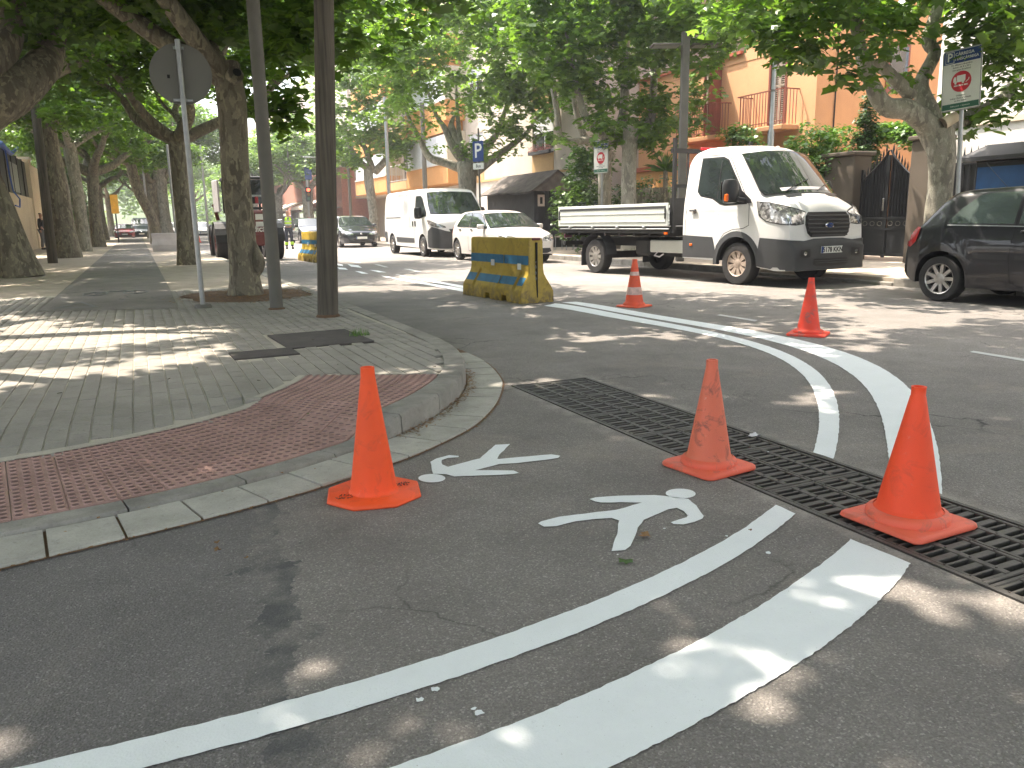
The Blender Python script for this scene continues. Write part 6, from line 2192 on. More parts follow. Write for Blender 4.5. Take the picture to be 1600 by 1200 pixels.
# flower box
fb = MB()
rs_ = random.Random(3)
for k in range(420):
    y = rs_.uniform(WN[0] - .05, WN[1] + .05); z_ = 3.82 + abs(rs_.gauss(0, .13)); x = XM - .12 + rs_.uniform(-.12, .1)
    s_ = rs_.uniform(.02, .05); a = rs_.uniform(0, 6.28); u = Vector((math.cos(a), math.sin(a), rs_.uniform(-.5, .5))) * s_; v = Vector((-math.sin(a) * .4, .2, 1)) * s_
    p = Vector((x, y, z_)); fb.add([p - u, p + v * .5, p + u, p + v], [(0, 1, 2, 3)])
fbo = MB().box((XM - .12, (WN[0] + WN[1]) / 2, 3.80), (.2, WN[1] - WN[0], .12)).build('flower_box', M['plastic_dark'], None)
tag(fbo, 'window box of pink flowers on the cream apartment building', 'flower box')
f2 = fb.build('flowers', M['flower'], fbo); f2['kind'] = 'stuff'

# brick building further down
bb = empty('brick_building', (15, my1, 0), 0, 'red brick building with cream awnings beyond the cream apartment block', 'building')
def BB(o): o.location = (-15, -my1, 0); return o
BB(wallbox(bb, 'wall', M['brick'], 14.2, 24, my1 + .1, my1 + 60, 0, 5.2))
BB(wallbox(bb, 'upper_wall', M['pink_wall'], 15.0, 24, my1 + .1, my1 + 60, 5.2, 14))
BB(wallbox(bb, 'name_plate', M['awning'], 14.1, 14.2, my1 + 2.3, my1 + 4.0, 2.6, 3.0))
for k in range(4):
    a = my1 + 6 + k * 9
    V = [(14.2, a, 3.1), (14.2, a + 7, 3.1), (12.6, a + 7, 2.5), (12.6, a, 2.5), (12.6, a, 2.3), (12.6, a + 7, 2.3)]
    BB(MB().add(V, [(0, 1, 2, 3), (3, 2, 5, 4)]).build('awning', M['awning'], bb))
    BB(wallbox(bb, 'shop_front', M['window_dark'], 14.1, 14.19, a, a + 7, .3, 2.5))
    for q in range(2):
        w_ = BB(wallbox(bb, 'window', M['blind'], 14.93, 14.99, a + q * 4, a + q * 4 + 1.6, 6, 8))
        wallbox(w_, 'pane', M['window_dark'], 14.90, 14.925, a + q * 4 + .15, a + q * 4 + 1.4, 6.15, 7.8)
BB(MB().add([(14.2, my1 + .5, 2.35), (14.2, my1 + 3.6, 2.35), (13.2, my1 + 3.6, 1.95), (13.2, my1 + .5, 1.95)], [(0, 1, 2, 3)]).build('awning', M['grey_paint'], bb))

# ---------------------------------------------------------------- left-hand wall
XL = -4.6
lw = empty('boundary_wall', (XL, 40, .12), 0, 'cream boundary wall with a dark screened fence on top at the left edge', 'wall')
def LW(o): o.location = (-XL, -40, -.12); return o
LW(wallbox(lw, 'wall', M['left_wall'], XL - .3, XL, 16, 47.0, .1, 2.62))
LW(wallbox(lw, 'end_wall', M['left_wall'], XL - .25, XL + .05, 47.9, 54, .1, 4.3))
LW(wallbox(lw, 'pier', M['left_wall'], XL - .4, XL + .08, 47.0, 47.9, .1, 4.5))
LW(wallbox(lw, 'pier_cap', M['white_wall'], XL - .45, XL + .13, 46.95, 47.95, 4.5, 4.62))
LW(wallbox(lw, 'screen', M['black_iron'], XL - .18, XL - .10, 16, 46.95, 2.62, 4.35))
for k in range(16):
    LW(wallbox(lw, 'fence_post', M['black'], XL - .2, XL - .06, 17 + k * 1.9, 17.06 + k * 1.9, 2.62, 4.4))
bn = LW(wallbox(lw, 'banner', M['galv'], XL - .095, XL - .08, 41.2, 43.6, 2.75, 4.0))
LW(MB().tube([(XL - .05, 38.5, 4.45), (XL + .05, 39.3, 4.3), (XL + .05, 39.5, 3.4), (XL + .08, 39.7, 2.7), (XL + .12, 41.2, 2.4), (XL + .1, 41.0, 2.05), (XL + .06, 40.0, 2.1)], .032, 8).build('blue_hose', M['blue_hose'], lw, 60))
LW(MB().tube([(XL - .05, 37.5, 4.3), (XL, 38.5, 4.5), (XL + .1, 40.5, 4.25), (XL + .2, 42.5, 4.7)], [.1, .12, .08, .04], 8).build('blue_net', M['blue_hose'], lw, 60))
kk.scale = (1, 1, .86)

# ---------------------------------------------------------------- trees
LEAF = np.array([(0, 0, 0), (.62, .02, -.05), (.48, .34, .03), (.52, .74, -.06), (.18, .62, .05), (0, 1.05, -.10), (-.18, .62, .05), (-.52, .74, -.06), (-.48, .34, .03), (-.62, .02, -.05)], dtype=np.float32)
LEAF[:, 1] -= .35
def leaves_mesh(name, centers, size, seed, up=.75, droop=.35, blob=.38, per=22):
    """clusters of lobed leaves around the given centres"""
    r = np.random.default_rng(seed)
    C0 = np.repeat(np.asarray(centers, dtype=np.float32), per, axis=0)
    n = len(C0)
    d = r.normal(size=(n, 3)).astype(np.float32); d /= np.linalg.norm(d, axis=1)[:, None]
    rad = blob * r.random(n)[:, None] ** .45
    d[:, 2] *= .62
    P = C0 + d * rad
    nrm = r.normal(size=(n, 3)).astype(np.float32) * (1 - up) + np.array([0, 0, up]) + d * .35
    nrm /= np.linalg.norm(nrm, axis=1)[:, None]
    t = r.normal(size=(n, 3)); t[:, 2] -= droop
    t -= nrm * np.sum(t * nrm, axis=1)[:, None]
    t /= np.linalg.norm(t, axis=1)[:, None]
    b = np.cross(t, nrm)
    s = (size * (.55 + .75 * r.random(n)))[:, None, None]
    V = P[:, None, :] + s * (LEAF[None, :, 0:1] * b[:, None, :] + LEAF[None, :, 1:2] * t[:, None, :] + LEAF[None, :, 2:3] * nrm[:, None, :])
    k = len(LEAF)
    F = np.arange(n * k, dtype=np.int32).reshape(n, k)
    return np_mesh(name, V.reshape(-1, 3), F, k)

def ellipsoid_points(ells, n, seed, shell=.55, keep=None):
    r = np.random.default_rng(seed)
    w = np.array([e[3] * e[4] * e[5] for e in ells]) ** .8; w /= w.sum()
    out = []
    while len(out) < n:
        e = ells[r.choice(len(ells), p=w)]
        d = r.normal(size=3); d /= np.linalg.norm(d)
        q = (shell + (1 - shell) * r.random()) if r.random() < .8 else r.random()
        p = np.array([e[0] + d[0] * e[3] * q, e[1] + d[1] * e[4] * q, e[2] + d[2] * e[5] * q])
        if keep and not keep(p): continue
        out.append(p)
    return out

def trunk_mesh(pts, rads, n=16, seed=0, flare=True, lump=.10):
    rs_ = random.Random(seed)
    P = crom(pts, 5)
    m = len(P)
    R_ = []
    for i in range(m):
        t = i / (m - 1) * (len(rads) - 1)
        a = int(min(t, len(rads) - 2)); f = t - a
        R_.append(rads[a] * (1 - f) + rads[a + 1] * f)
    b = MB()
    b.tube(P, R_, n)
    V = []
    ph = [rs_.uniform(0, 6.28) for _ in range(6)]
    for i in range(m):
        c = P[i]
        for k in range(n):
            v = Vector(b.v[i * n + k]); a = 2 * math.pi * k / n
            s = 1 + lump * (math.sin(2 * a + ph[0] + i * .35) * .5 + math.sin(3 * a + ph[1] - i * .6) * .35 + math.sin(5 * a + i * .9 + ph[2]) * .25)
            if flare and i < 3: s *= 1 + (.16 - .06 * i) * (1 + .5 * math.sin(4 * a + ph[3]))
            V.append(c + (v - c) * s)
    b.v = [tuple(v) for v in V]
    return b

CROWNS = {}
def crown_mesh(key, ells, n, seed, size, per=22, blob=.42, keep=None, up=.75):
    if key not in CROWNS:
        CROWNS[key] = leaves_mesh('crown', ellipsoid_points(ells, n, seed, keep=keep), size, seed + 1, per=per, blob=blob, up=up)
    return CROWNS[key]

def limb_set(m_parent, top, seed, n, reach, rise, r0, mat, dirs=None, tree_name='limb'):
    rs_ = random.Random(seed)
    for k in range(n):
        a = (dirs[k] if dirs else 2 * math.pi * (k + rs_.uniform(-.25, .25)) / n)
        L = reach * rs_.uniform(.8, 1.15); H = rise * rs_.uniform(.75, 1.2)
        dx, dy = math.cos(a), math.sin(a)
        P = [(top[0] - dx * .02, top[1] - dy * .02, top[2] - .25)]
        for t in (.22, .45, .7, 1.0):
            P.append((top[0] + dx * L * t ** .8 + rs_.uniform(-.18, .18), top[1] + dy * L * t ** .8 + rs_.uniform(-.18, .18), top[2] + H * t ** 1.25 + rs_.uniform(-.12, .12)))
        b = trunk_mesh(P, [r0, r0 * .8, r0 * .55, r0 * .35, r0 * .18], 8, seed + k, False, .08)
        # secondary branches
        Q = crom(P, 5)
        for j in range(3):
            i = int(len(Q) * (.4 + .18 * j)); q = Q[min(i, len(Q) - 1)]
            a2 = a + rs_.choice((-1, 1)) * rs_.uniform(.5, 1.1)
            l2 = L * rs_.uniform(.3, .5)
            P2 = [q, q + Vector((math.cos(a2) * l2 * .5, math.sin(a2) * l2 * .5, l2 * .45)), q + Vector((math.cos(a2) * l2 * .85, math.sin(a2) * l2 * .85, l2 * 1.1))]
            b.tube(crom(P2, 3), [r0 * .38, r0 * .34, r0 * .3, r0 * .25, r0 * .2, r0 * .15, r0 * .1], 6)
        b.build('limb', mat, m_parent, 60)

def tree(label, base, pts, rads, mat, crown=None, crown_loc=(0, 0, 0), crown_rot=0, crown_s=(1, 1, 1), limbs=None, limb_r=.16, reach=3.2, rise=2.6, seed=1, dirs=None, group=None, lmat=None, knob=True, name='plane_tree'):
    t = empty(name, base, 0, label, 'tree', group)
    trunk_mesh(pts, rads, 16, seed).build('trunk', mat, t, 60)
    top = pts[-1]
    if limbs: limb_set(t, top, seed, limbs, reach, rise, limb_r, mat, dirs)
    if crown is not None:
        c = link('crown', crown, lmat or M['leaf'], t)
        c.location = (top[0] + crown_loc[0], top[1] + crown_loc[1], crown_loc[2])
        c.rotation_euler = (0, 0, crown_rot); c.scale = crown_s
        c['kind'] = 'stuff'
    return t

# crown shapes (origin at the trunk axis, ground level)
def big_ells(seed, R0=4.6, z0=5.6):
    rs_ = random.Random(seed); E = [(0, 0, z0 + .6, R0 * .7, R0 * .7, 2.2)]
    for k in range(9):
        a = k * .7 + rs_.uniform(-.2, .2); q = R0 * rs_.uniform(.5, .85)
        E.append((q * math.cos(a), q * math.sin(a), z0 + rs_.uniform(-1.0, .9), rs_.uniform(1.3, 2.2), rs_.uniform(1.3, 2.2), rs_.uniform(.8, 1.4)))
    return E
def vase_ells(seed, R0=3.0, z0=5.4):
    rs_ = random.Random(seed); E = [(0, 0, z0 + 1.1, R0 * .75, R0 * .75, 1.9)]
    for k in range(9):
        a = k * .72 + rs_.uniform(-.2, .2); q = R0 * rs_.uniform(.55, .95)
        E.append((q * math.cos(a), q * math.sin(a), z0 + rs_.uniform(-1.1, 1.6), rs_.uniform(.9, 1.5), rs_.uniform(.9, 1.5), rs_.uniform(.6, 1.1)))
    return E
SUNH = Vector((math.sin(SUN_AZ), math.cos(SUN_AZ))) / math.tan(SUN_EL)
GAPS = [(x, y, a, b) for (x, y, a, b) in [(-0.664, 8.344, 1.5, 0.7), (-1.325, 10.02, 0.8, 0.6), (0.02, 8.51, 0.7, 0.45), (0.25, 6.701, 0.45, 0.3), (-1.283, 6.485, 0.6, 0.4), (-0.821, 6.103, 0.25, 0.2), (1.858, 5.76, 0.35, 0.2), (1.637, 5.234, 0.22, 0.14), (0.801, 1.245, 0.16, 0.12), (1.191, 1.416, 0.14, 0.12), (0.726, 1.331, 0.1, 0.1), (1.991, 1.604, 0.22, 0.18), (1.817, 1.749, 0.16, 0.12), (2.194, 1.349, 0.2, 0.2), (-0.28, 2.448, 0.14, 0.12), (1.327, 1.791, 0.12, 0.1), (2.574, 5.092, 0.25, 0.2), (0.127, 3.819, 0.14, 0.1), (3.931, 3.767, 0.3, 0.15), (3.869, 7.062, 0.5, 0.2)]]
def open_to_sun(O):  # shapes crowns: drops clusters so sun patches land on the listed ground spots
    def keep(p):
        h = p[2] + O[2] - .1
        gx, gy = p[0] + O[0] - SUNH.x * h, p[1] + O[1] - SUNH.y * h
        for (x, y, a, b) in GAPS:
            if ((gx - x) / (a + .22)) ** 2 + ((gy - y) / (b + .22)) ** 2 < 1: return False
        return True
    return keep
cA = crown_mesh('A', big_ells(1, 4.3, 5.9), 820, 11, .155)
cB = crown_mesh('B', big_ells(2, 4.3, 5.8), 820, 21, .155)
cV = crown_mesh('V', vase_ells(3), 760, 31, .135, blob=.36)
cW = crown_mesh('W', vase_ells(4, 3.2, 5.2), 760, 41, .135, blob=.36)

GLR = 'plane trees along the left pavement'
# nearest left tree, with a pruned knob
t = tree('mottled plane tree trunk between the round sign and the grey lamp post', (1.38, 12.3, .12), [(0, 0, -.05), (.0, .0, .6), (.0, .0, 1.6), (.02, .0, 2.6), (.0, .05, 3.25)], [.25, .205, .19, .185, .21, .20], M['bark'],
         crown_mesh('T13', big_ells(1), 1000, 411, .155, keep=open_to_sun((1.16, 12.7, 0))), (0, -.2, 0), 0, (1, 1, 1), 3, .16, 3.4, 2.4, 3, [2.9, 3.7, 1.7])
O = Vector((1.38, 12.3, .12))
NE = [((2.156, 11.518, 3.67), .55, .35), ((2.036, 12.511, 2.85), .42, .35), ((2.579, 10.946, 3.508), .28, .4), ((2.264, 12.053, 3.277), .4, .35), ((2.226, 12.369, 2.615), .3, .2), ((1.657, 12.285, 4.038), .6, .3), ((1.301, 13.122, 4.019), .5, .35), ((2.242, 10.824, 3.762), .7, .3), ((-0.125, 13.12, 4.07), .8, .3), ((2.011, 14.184, 3.215), .5, .45), ((2.128, 14.284, 3.887), .5, .4)]
NE = [(p[0] - O.x, p[1] - O.y, p[2] - O.z, a, a, b) for p, a, b in NE]
o = link('low_sprays', leaves_mesh('low_sprays', ellipsoid_points(NE, 130, 300), .14, 301, per=20, blob=.3), M['leaf'], t); o['kind'] = 'stuff'
kn = trunk_mesh([(.0, .0, 2.95), (.06, -.14, 3.05), (.09, -.22, 3.08)], [.13, .12, .11], 12, 5, False); kn.build('knob', M['bark'], t, 60)
MB().lathe([(.001, 0), (.06, .0)], 12).build('knot_hole', M['black'], t).matrix_local = Matrix.Translation((.10, -.265, 3.09)) @ Vector((.1, -.6, .25)).to_track_quat('Z', 'Y').to_matrix().to_4x4()
bu = trunk_mesh([(.12, -.06, .25), (.20, -.09, .48), (.13, -.06, .8)], [.06, .105, .05], 10, 6, False); bu.build('burl', M['bark'], t, 60)
tree('dark trunk just right of the round sign pole, second along the kerb', [1.141, 22.905, 0.12], [(0, 0, -.05), (0.02, .0, 1.5), (.05, .0, 3.4)], [.24, .20, .19, .22], M['bark'], cB, (0, 0, 0), 1.9, (1.05, 1.05, 1), 5, .16, 3.4, 2.2, 9, group=GLR)
tree('trunk leaning sharply to the left at the left edge', [-2.341, 19.958, 0.12], [(0, 0, -.05), (-.16, .1, .8), (-.46, .2, 2.0), (-.85, .3, 3.2)], [.36, .36, .35, .34, .33], M['bark'], cB, (1.2, -.3, .1), 3.0, (1, 1, 1), 5, .2, 3.6, 2.1, 13, group=GLR)
tree('thick straight trunk with flared foot behind the slim wooden pole', [-2.269, 31.527, 0.12], [(0, 0, -.05), (0, .1, 1.5), (-.08, .1, 3.2), (-.2, .1, 4.6)], [.44, .37, .34, .32, .34], M['bark'], cA, (.5, 0, .5), 2.2, (.85, .85, .9), 5, .2, 3.2, 2.0, 17, [.35, 1.5, 3.0, 4.2, 5.4], group=GLR)
tree('pale trunk standing against the dark hedge on the left', [-2.108, 39.172, 0.12], [(0, 0, -.05), (0, .1, 2), (-.1, .1, 4.6)], [.30, .25, .23, .25], M['bark_grey'], cB, (0, 0, .6), .3, (.8, .8, .9), 4, .16, 3.4, 2.2, 19, group=GLR)
tree('far trunk curving right with a broken stub, beside the minivan', [1.042, 51.704, 0.12], [(0, 0, -.05), (-.15, .1, 1.5), (-.75, .2, 3.2), (-1.0, .2, 4.8)], [.36, .30, .26, .28], M['bark'], cA, (0, 0, .6), 5.2, (.85, .85, .9), 4, .2, 3.2, 2.2, 23, group=GLR)
tree('straight pale far trunk between the maroon and white cars', [1.86, 62.172, 0.12], [(0, 0, -.05), (0, .1, 2), (0, .1, 5.0)], [.60, .48, .45, .42], M['bark_grey'], cB, (0, 0, .6), 4.0, (1.2, 1.2, 1.15), 4, .25, 3.2, 2.2, 29, group=GLR)
tree('slim far trunk beside the dark hedge with a limb reaching right', [-1.862, 47.205, 0.12], [(0, 0, -.05), (0, .1, 2), (.1, .1, 4.0)], [.34, .28, .26, .3], M['bark'], cA, (0, 0, .3), 1.0, (1.1, 1.1, 1.1), 4, .26, 4.4, 2.2, 31, [.3, 1.7, 3.2, 5.0], group=GLR)
# tree beside the pavement, its trunk outside the picture, heavy limb at the top left
t = tree('overhanging plane tree whose heavy limbs enter at the top left', (-3.1, 9.8, .12), [(0, 0, -.05), (.05, .1, 1.5), (.2, .3, 2.9)], [.50, .40, .36, .4], M['bark'], crown_mesh('TB1', big_ells(7, 5.4), 1000, 421, .16, keep=open_to_sun((-2.6, 10.1, 0.12))), (.3, .0, .0), 0, (1, 1, 1), 5, .2, 3.4, 2.4, 37, [1.2, 2.6, 3.8, 5.2, .2])
L0 = Vector((-3.1, 9.8, .12))
P = [(-2.424, 13.121, 2.377), (-1.651, 13.077, 2.766), (-1.106, 13.377, 3.211), (-0.81, 14.068, 3.872), (-0.528, 14.606, 4.821)]
lb = trunk_mesh([Vector(p) - L0 for p in [(-2.95, 10.05, 2.4)] + P], [.36, .34, .30, .24, .18, .14], 12, 3, False, .16); lb.build('limb', M['bark'], t, 60)
P = [(-1.896, 13.027, 3.031), (-1.516, 13.141, 3.313), (-1.267, 13.634, 4.003), (-1.267, 13.816, 4.792)]
lb = trunk_mesh([Vector(p) - L0 for p in P], [.24, .20, .17, .14], 12, 4, False, .16); lb.build('limb', M['bark'], t, 60)
P = [(1.536, 14.325, 3.362), (1.083, 14.292, 3.77), (0.749, 14.175, 4.056), (0.494, 14.083, 4.611), (0.449, 14.259, 5.282)]
# trees around the camera, outside the picture, that shade the foreground
GOUT = 'plane trees shading the corner from outside the picture'
for i, (x, y, cr_, rot, s_) in enumerate(((-5.2, 3.4, cB, .9, 1.05), (-1.2, -6.2, cA, 2.2, 1.1), (7.2, -3.6, cB, 3.6, 1.0), (-8.6, 12, cA, 4.4, 1.1))):
    tree('plane tree outside the picture, ' + ('left of the pavement corner', 'behind the camera', 'behind the camera to the right', 'beyond the left wall of the avenue')[i], (x, y, .0), [(0, 0, -.05), (.05, .1, 1.5), (.1, .1, 3.4)], [.42, .33, .3, .32], M['bark'], cr_, (0, 0, .6), rot, (s_, s_, 1.05), 5, .18, 3.4, 2.4, 50 + i, group=GOUT)

cD = crown_mesh('D', big_ells(6, 5.5, 8.2), 1600, 61, .16, blob=.45, keep=open_to_sun((2.1, 4.8, 0.1)))
tree('plane tree outside the picture at the left whose crown reaches over the crossing', (-2.7, 4.9, .1), [(0, 0, -.05), (.1, .0, 1.8), (.5, .0, 4.0), (1.4, .1, 6.2)], [.42, .34, .3, .26, .24], M['bark'], cD, (3.4, -.2, 0), 0, (1, 1, 1), 5, .18, 4.2, 1.6, 57, group=GOUT)
# right row
GRR = 'plane trees along the right pavement'
tr = (12.0, 8.94)
t = tree('plane tree with wide forking limbs beside the large loading bay sign', (tr[0], tr[1], .12), [(0, 0, -.05), (.0, .1, 1.0), (-.05, .1, 1.9), (-.12, .15, 2.35)], [.27, .21, .195, .23, .22], M['bark_grey'], None, limbs=0, seed=61)
O = Vector((tr[0], tr[1], .12))
Bk = Vector((0, 0, 0))
def limb_px(t, O, P, R_, seed, mat):
    trunk_mesh([Vector(p) - O for p in P], R_, 12, seed, False, .12).build('limb', mat, t, 60)
limb_px(t, O, [(11.913, 9.069, 2.184), (11.734, 9.176, 2.537), (11.387, 9.277, 2.761), (10.982, 9.366, 2.824), (10.72, 9.453, 3.16), (10.535, 9.547, 3.685), (10.425, 9.626, 4.297), (10.405, 9.792, 4.978)], [.20, .19, .165, .14, .11, .10, .095, .08], 62, M['bark_grey'])
limb_px(t, O, [(11.9, 9.11, 2.337), (11.853, 9.295, 2.802), (11.893, 9.487, 3.228), (12.225, 9.556, 3.706), (12.175, 9.639, 3.966), (12.487, 9.755, 4.61), (12.727, 9.931, 5.37)], [.18, .15, .12, .10, .11, .085, .08], 63, M['bark_grey'])
limb_px(t, O, [(11.547, 9.369, 2.996), (11.25, 9.449, 3.236), (10.957, 9.527, 3.472), (10.821, 9.596, 3.495)], [.11, .10, .08, .05], 64, M['bark_grey'])
limb_px(t, O, [(12.057, 9.129, 2.493), (12.697, 9.108, 2.713), (13.411, 9.078, 3.043), (13.965, 9.174, 3.6), (14.534, 9.174, 4.255)], [.13, .10, .09, .07, .06], 65, M['bark_grey'])
MB().lathe([(.10, -.1), (.085, .14), (.07, .15), (.001, .15)], 12).build('cut_stub', M['left_wall'], t, 50).matrix_local = Matrix.Translation(Vector((11.851, 8.907, 2.579)) - O) @ Vector((.9, -.3, .5)).to_track_quat('Z', 'Y').to_matrix().to_4x4()
# crown of that tree: leaf masses placed where its limbs carry them
def crown_at(parent, O, ells, n, seed, size, mat, per=22, blob=.36, keep=None):
    E = [(e[0] - O.x, e[1] - O.y, e[2] - O.z, e[3], e[4], e[5]) for e in ells]
    me = leaves_mesh('crown', ellipsoid_points(E, n, seed, keep=keep), size, seed + 1, per=per, blob=blob)
    o = link('crown', me, mat, parent); o['kind'] = 'stuff'
    return o
E8 = [((9.427, 9.219, 3.94), 1.1, .8), ((9.195, 9.586, 3.598), .55, .28), ((9.788, 9.03, 3.358), .55, .35), ((9.502, 8.973, 3.022), .22, .14), ((10.799, 9.147, 3.948), .45, .35), ((10.681, 9.335, 4.524), 1.8, .8), ((12.562, 8.867, 3.842), .8, .7), ((13.193, 8.714, 2.982), .7, .5), ((12.853, 8.745, 2.427), .42, .16), ((12.497, 8.396, 4.109), 1.0, .8), ((12.167, 9.881, 5.002), 2.2, .7), ((8.875, 10.092, 4.174), .9, .5), ((12.72, 9.377, 2.95), .3, .35), ((8.774, 9.114, 4.612), 1.8, .9), ((11.627, 7.818, 4.736), 2.2, 1.0), ((11.714, 9.595, 3.334), .22, .12)]
crown_at(t, O, [(p[0], p[1], p[2], a, a, b) for p, a, b in E8], 350, 71, .15, M['leaf'])
# two close trunks behind the truck bed
t = tree('plane tree with a thick bent limb, nearer of the two behind the truck bed', (12.0, 18.12, .12), [(0, 0, -.05), (.0, .1, 1.2), (-.02, .1, 2.6), (.05, .1, 3.35)], [.25, .20, .19, .20, .22], M['bark_grey'], None, seed=66, limbs=0)
O = Vector((12.0, 18.12, .12))
limb_px(t, O, [(12.397, 18.645, 2.927), (12.136, 18.884, 3.441), (12.333, 19.045, 4.047), (12.562, 19.33, 5.257), (12.747, 19.678, 6.651), (12.905, 19.921, 8.026)], [.21, .17, .12, .115, .11, .10], 67, M['bark_grey'])
limb_px(t, O, [(12.354, 18.743, 3.268), (11.639, 18.733, 3.247), (11.004, 18.664, 3.625), (10.739, 18.706, 4.255), (10.511, 18.803, 5.193), (10.463, 18.848, 6.268)], [.17, .13, .11, .09, .08, .06], 68, M['bark_grey'])
limb_px(t, O, [(12.42, 18.685, 3.147), (12.687, 18.338, 3.647), (12.916, 18.501, 4.815), (12.988, 18.698, 5.818)], [.2, .13, .10, .07], 69, M['bark_grey'])
O2 = Vector((12.35, 19.9, .12))
t2 = tree('plane tree, the paler trunk behind its twin, with long limbs sweeping left', O2, [(0, 0, -.05), (.0, .1, 1.2), (-.02, .1, 2.6), (.0, .1, 3.2)], [.25, .19, .18, .19, .2], M['bark_grey'], None, seed=72, limbs=0)
limb_px(t2, O2, [(12.775, 20.377, 2.897), (12.047, 20.248, 3.315), (11.154, 20.329, 3.335), (10.979, 20.375, 4.158), (10.826, 20.455, 5.175), (10.724, 20.546, 6.343)], [.16, .11, .09, .085, .07, .05], 73, M['bark_grey'])
limb_px(t2, O2, [(12.775, 20.377, 2.897), (11.943, 20.433, 3.418), (11.673, 20.514, 4.204), (11.545, 20.545, 5.062), (11.303, 20.587, 5.731)], [.12, .10, .08, .07, .05], 74, M['bark_grey'])
EE = [((11.339, 18.29, 5.614), 1.8, 1.1), ((12.41, 18.115, 4.568), .9, 1.0), ((10.128, 18.784, 5.317), 1.2, 1.0), ((12.73, 16.459, 5.356), 1.4, .8), ((12.456, 15.828, 4.507), .6, .3), ((12.892, 17.086, 3.514), .7, .28), ((13.261, 17.078, 4.225), .5, .2), ((11.538, 18.261, 3.439), .9, .45), ((10.29, 19.46, 3.69), .5, .4), ((12.56, 17.706, 3.094), .7, .4), ((11.176, 18.66, 6.893), 2.4, 1.0), ((12.42, 16.848, 6.422), 2.0, .9), ((9.811, 20.34, 6.545), 1.4, 1.0), ((12.142, 14.655, 6.119), 1.8, 1.0), ((12.42, 14.307, 5.166), .9, .5), ((10.826, 18.857, 4.596), .7, .5), ((12.721, 18.399, 3.981), .7, .9), ((10.347, 18.686, 2.889), .2, .4)]
crown_at(t, O, [(p[0], p[1], p[2], a, a, b) for p, a, b in EE], 600, 75, .15, M['leaf'])
EE = [((11.686, 21.668, 6.308), 1.6, 1.0), ((13.925, 20.704, 6.635), 2.0, 1.2), ((12.804, 21.346, 4.719), 1.2, .8), ((14.303, 20.515, 4.13), 1.0, .7)]
crown_at(t2, O2, [(p[0], p[1], p[2], a, a, b) for p, a, b in EE], 230, 77, .15, M['leaf'])
t = tree('broad plane tree with fanning pale limbs behind the white van', (12.0, 29.6, .12), [(0, 0, -.05), (.0, .1, 1.4), (0, .1, 2.9), (0, .1, 3.3)], [.48, .38, .36, .40, .36], M['bark_grey'], None, seed=81, limbs=0)
O = Vector((12.0, 29.6, .12))
for i, L in enumerate(([(12.217, 29.904, 3.039), (11.373, 30.145, 3.362), (10.691, 30.292, 3.604), (10.314, 30.408, 4.325), (10.018, 30.599, 5.049), (9.876, 30.75, 5.416)], [(12.233, 29.931, 3.188), (11.698, 30.107, 3.85), (11.4, 30.446, 4.72), (11.121, 30.718, 5.343), (10.893, 31.081, 6.459)], [(12.302, 29.899, 3.187), (11.927, 30, 3.846), (11.904, 30.266, 4.959), (11.991, 30.624, 6.687)], [(12.386, 29.842, 3.11), (12.761, 29.838, 3.85), (13.285, 29.736, 4.462), (13.732, 29.756, 5.449), (14.09, 29.875, 6.686)], [(12.378, 29.829, 3.036), (13.237, 29.357, 3.699), (14.227, 29.065, 4.423), (14.76, 28.986, 5.155)], [(12.136, 30.017, 3.364), (11.683, 30.284, 4.592), (11.676, 30.373, 4.963), (11.874, 30.366, 5.33)])):
    limb_px(t, O, L, [.2, .17, .14, .10, .07, .05], 82 + i, M['bark_grey'])
EE = [((11.781, 29.553, 6.505), 3.2, 1.6), ((9.23, 29.526, 6.134), 1.6, 1.4), ((10.063, 29.972, 4.862), .9, .6), ((13.25, 28.119, 5.681), 1.8, 1.5), ((13.081, 28.394, 4.09), 1.2, .6), ((13.95, 27.368, 6.281), 1.4, 1.4), ((10.791, 28.142, 8.161), 3.6, 1.5), ((12.791, 26.02, 7.868), 2.6, 1.3), ((8.543, 30.22, 7.765), 1.8, 1.3), ((12.251, 29.274, 3.793), .9, .5), ((11.041, 29.897, 4.058), .5, .35), ((11.731, 26.813, 9.178), 3.6, 1.2), ((14.344, 27.665, 3.47), .6, .3), ((13.817, 28.214, 4.795), .9, .5)]
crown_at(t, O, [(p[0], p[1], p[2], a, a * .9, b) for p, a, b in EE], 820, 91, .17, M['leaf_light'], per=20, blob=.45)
t = tree('small forked plane tree between the black hatchback and the white van', (12.0, 43.8, .12), [(0, 0, -.05), (.05, .1, 1.4), (-.1, .1, 3.2), (-.15, .1, 4.0)], [.34, .26, .24, .26, .24], M['bark_grey'], None, seed=95, limbs=0)
O = Vector((12.0, 43.8, .12))
for i, L in enumerate(([(12.446, 44.983, 3.933), (11.626, 44.942, 4.546), (11.231, 45.329, 5.43), (11.034, 45.704, 6.661)], [(12.446, 44.983, 3.933), (12.069, 44.856, 5.064), (11.645, 45.337, 6.299)], [(12.544, 44.937, 3.932), (13.102, 44.291, 4.694), (13.455, 44.408, 5.916)])):
    limb_px(t, O, L, [.22, .18, .13, .08], 96 + i, M['bark_grey'])
EE = [((11.891, 44.147, 6.516), 2.4, 1.6), ((10.606, 44.353, 4.825), 1.0, 1.2), ((13.086, 43.429, 5.809), 1.8, 1.3), ((10.894, 43.92, 8.413), 2.2, 2), ((13.297, 43.093, 4.777), 1.0, .8), ((12.853, 43.234, 9.382), 3, 2), ((11.344, 43.889, 4.297), .7, .5)]
crown_at(t, O, [(p[0], p[1], p[2], a, a * .9, b) for p, a, b in EE], 420, 101, .2, M['leaf_light'], per=18, blob=.5)
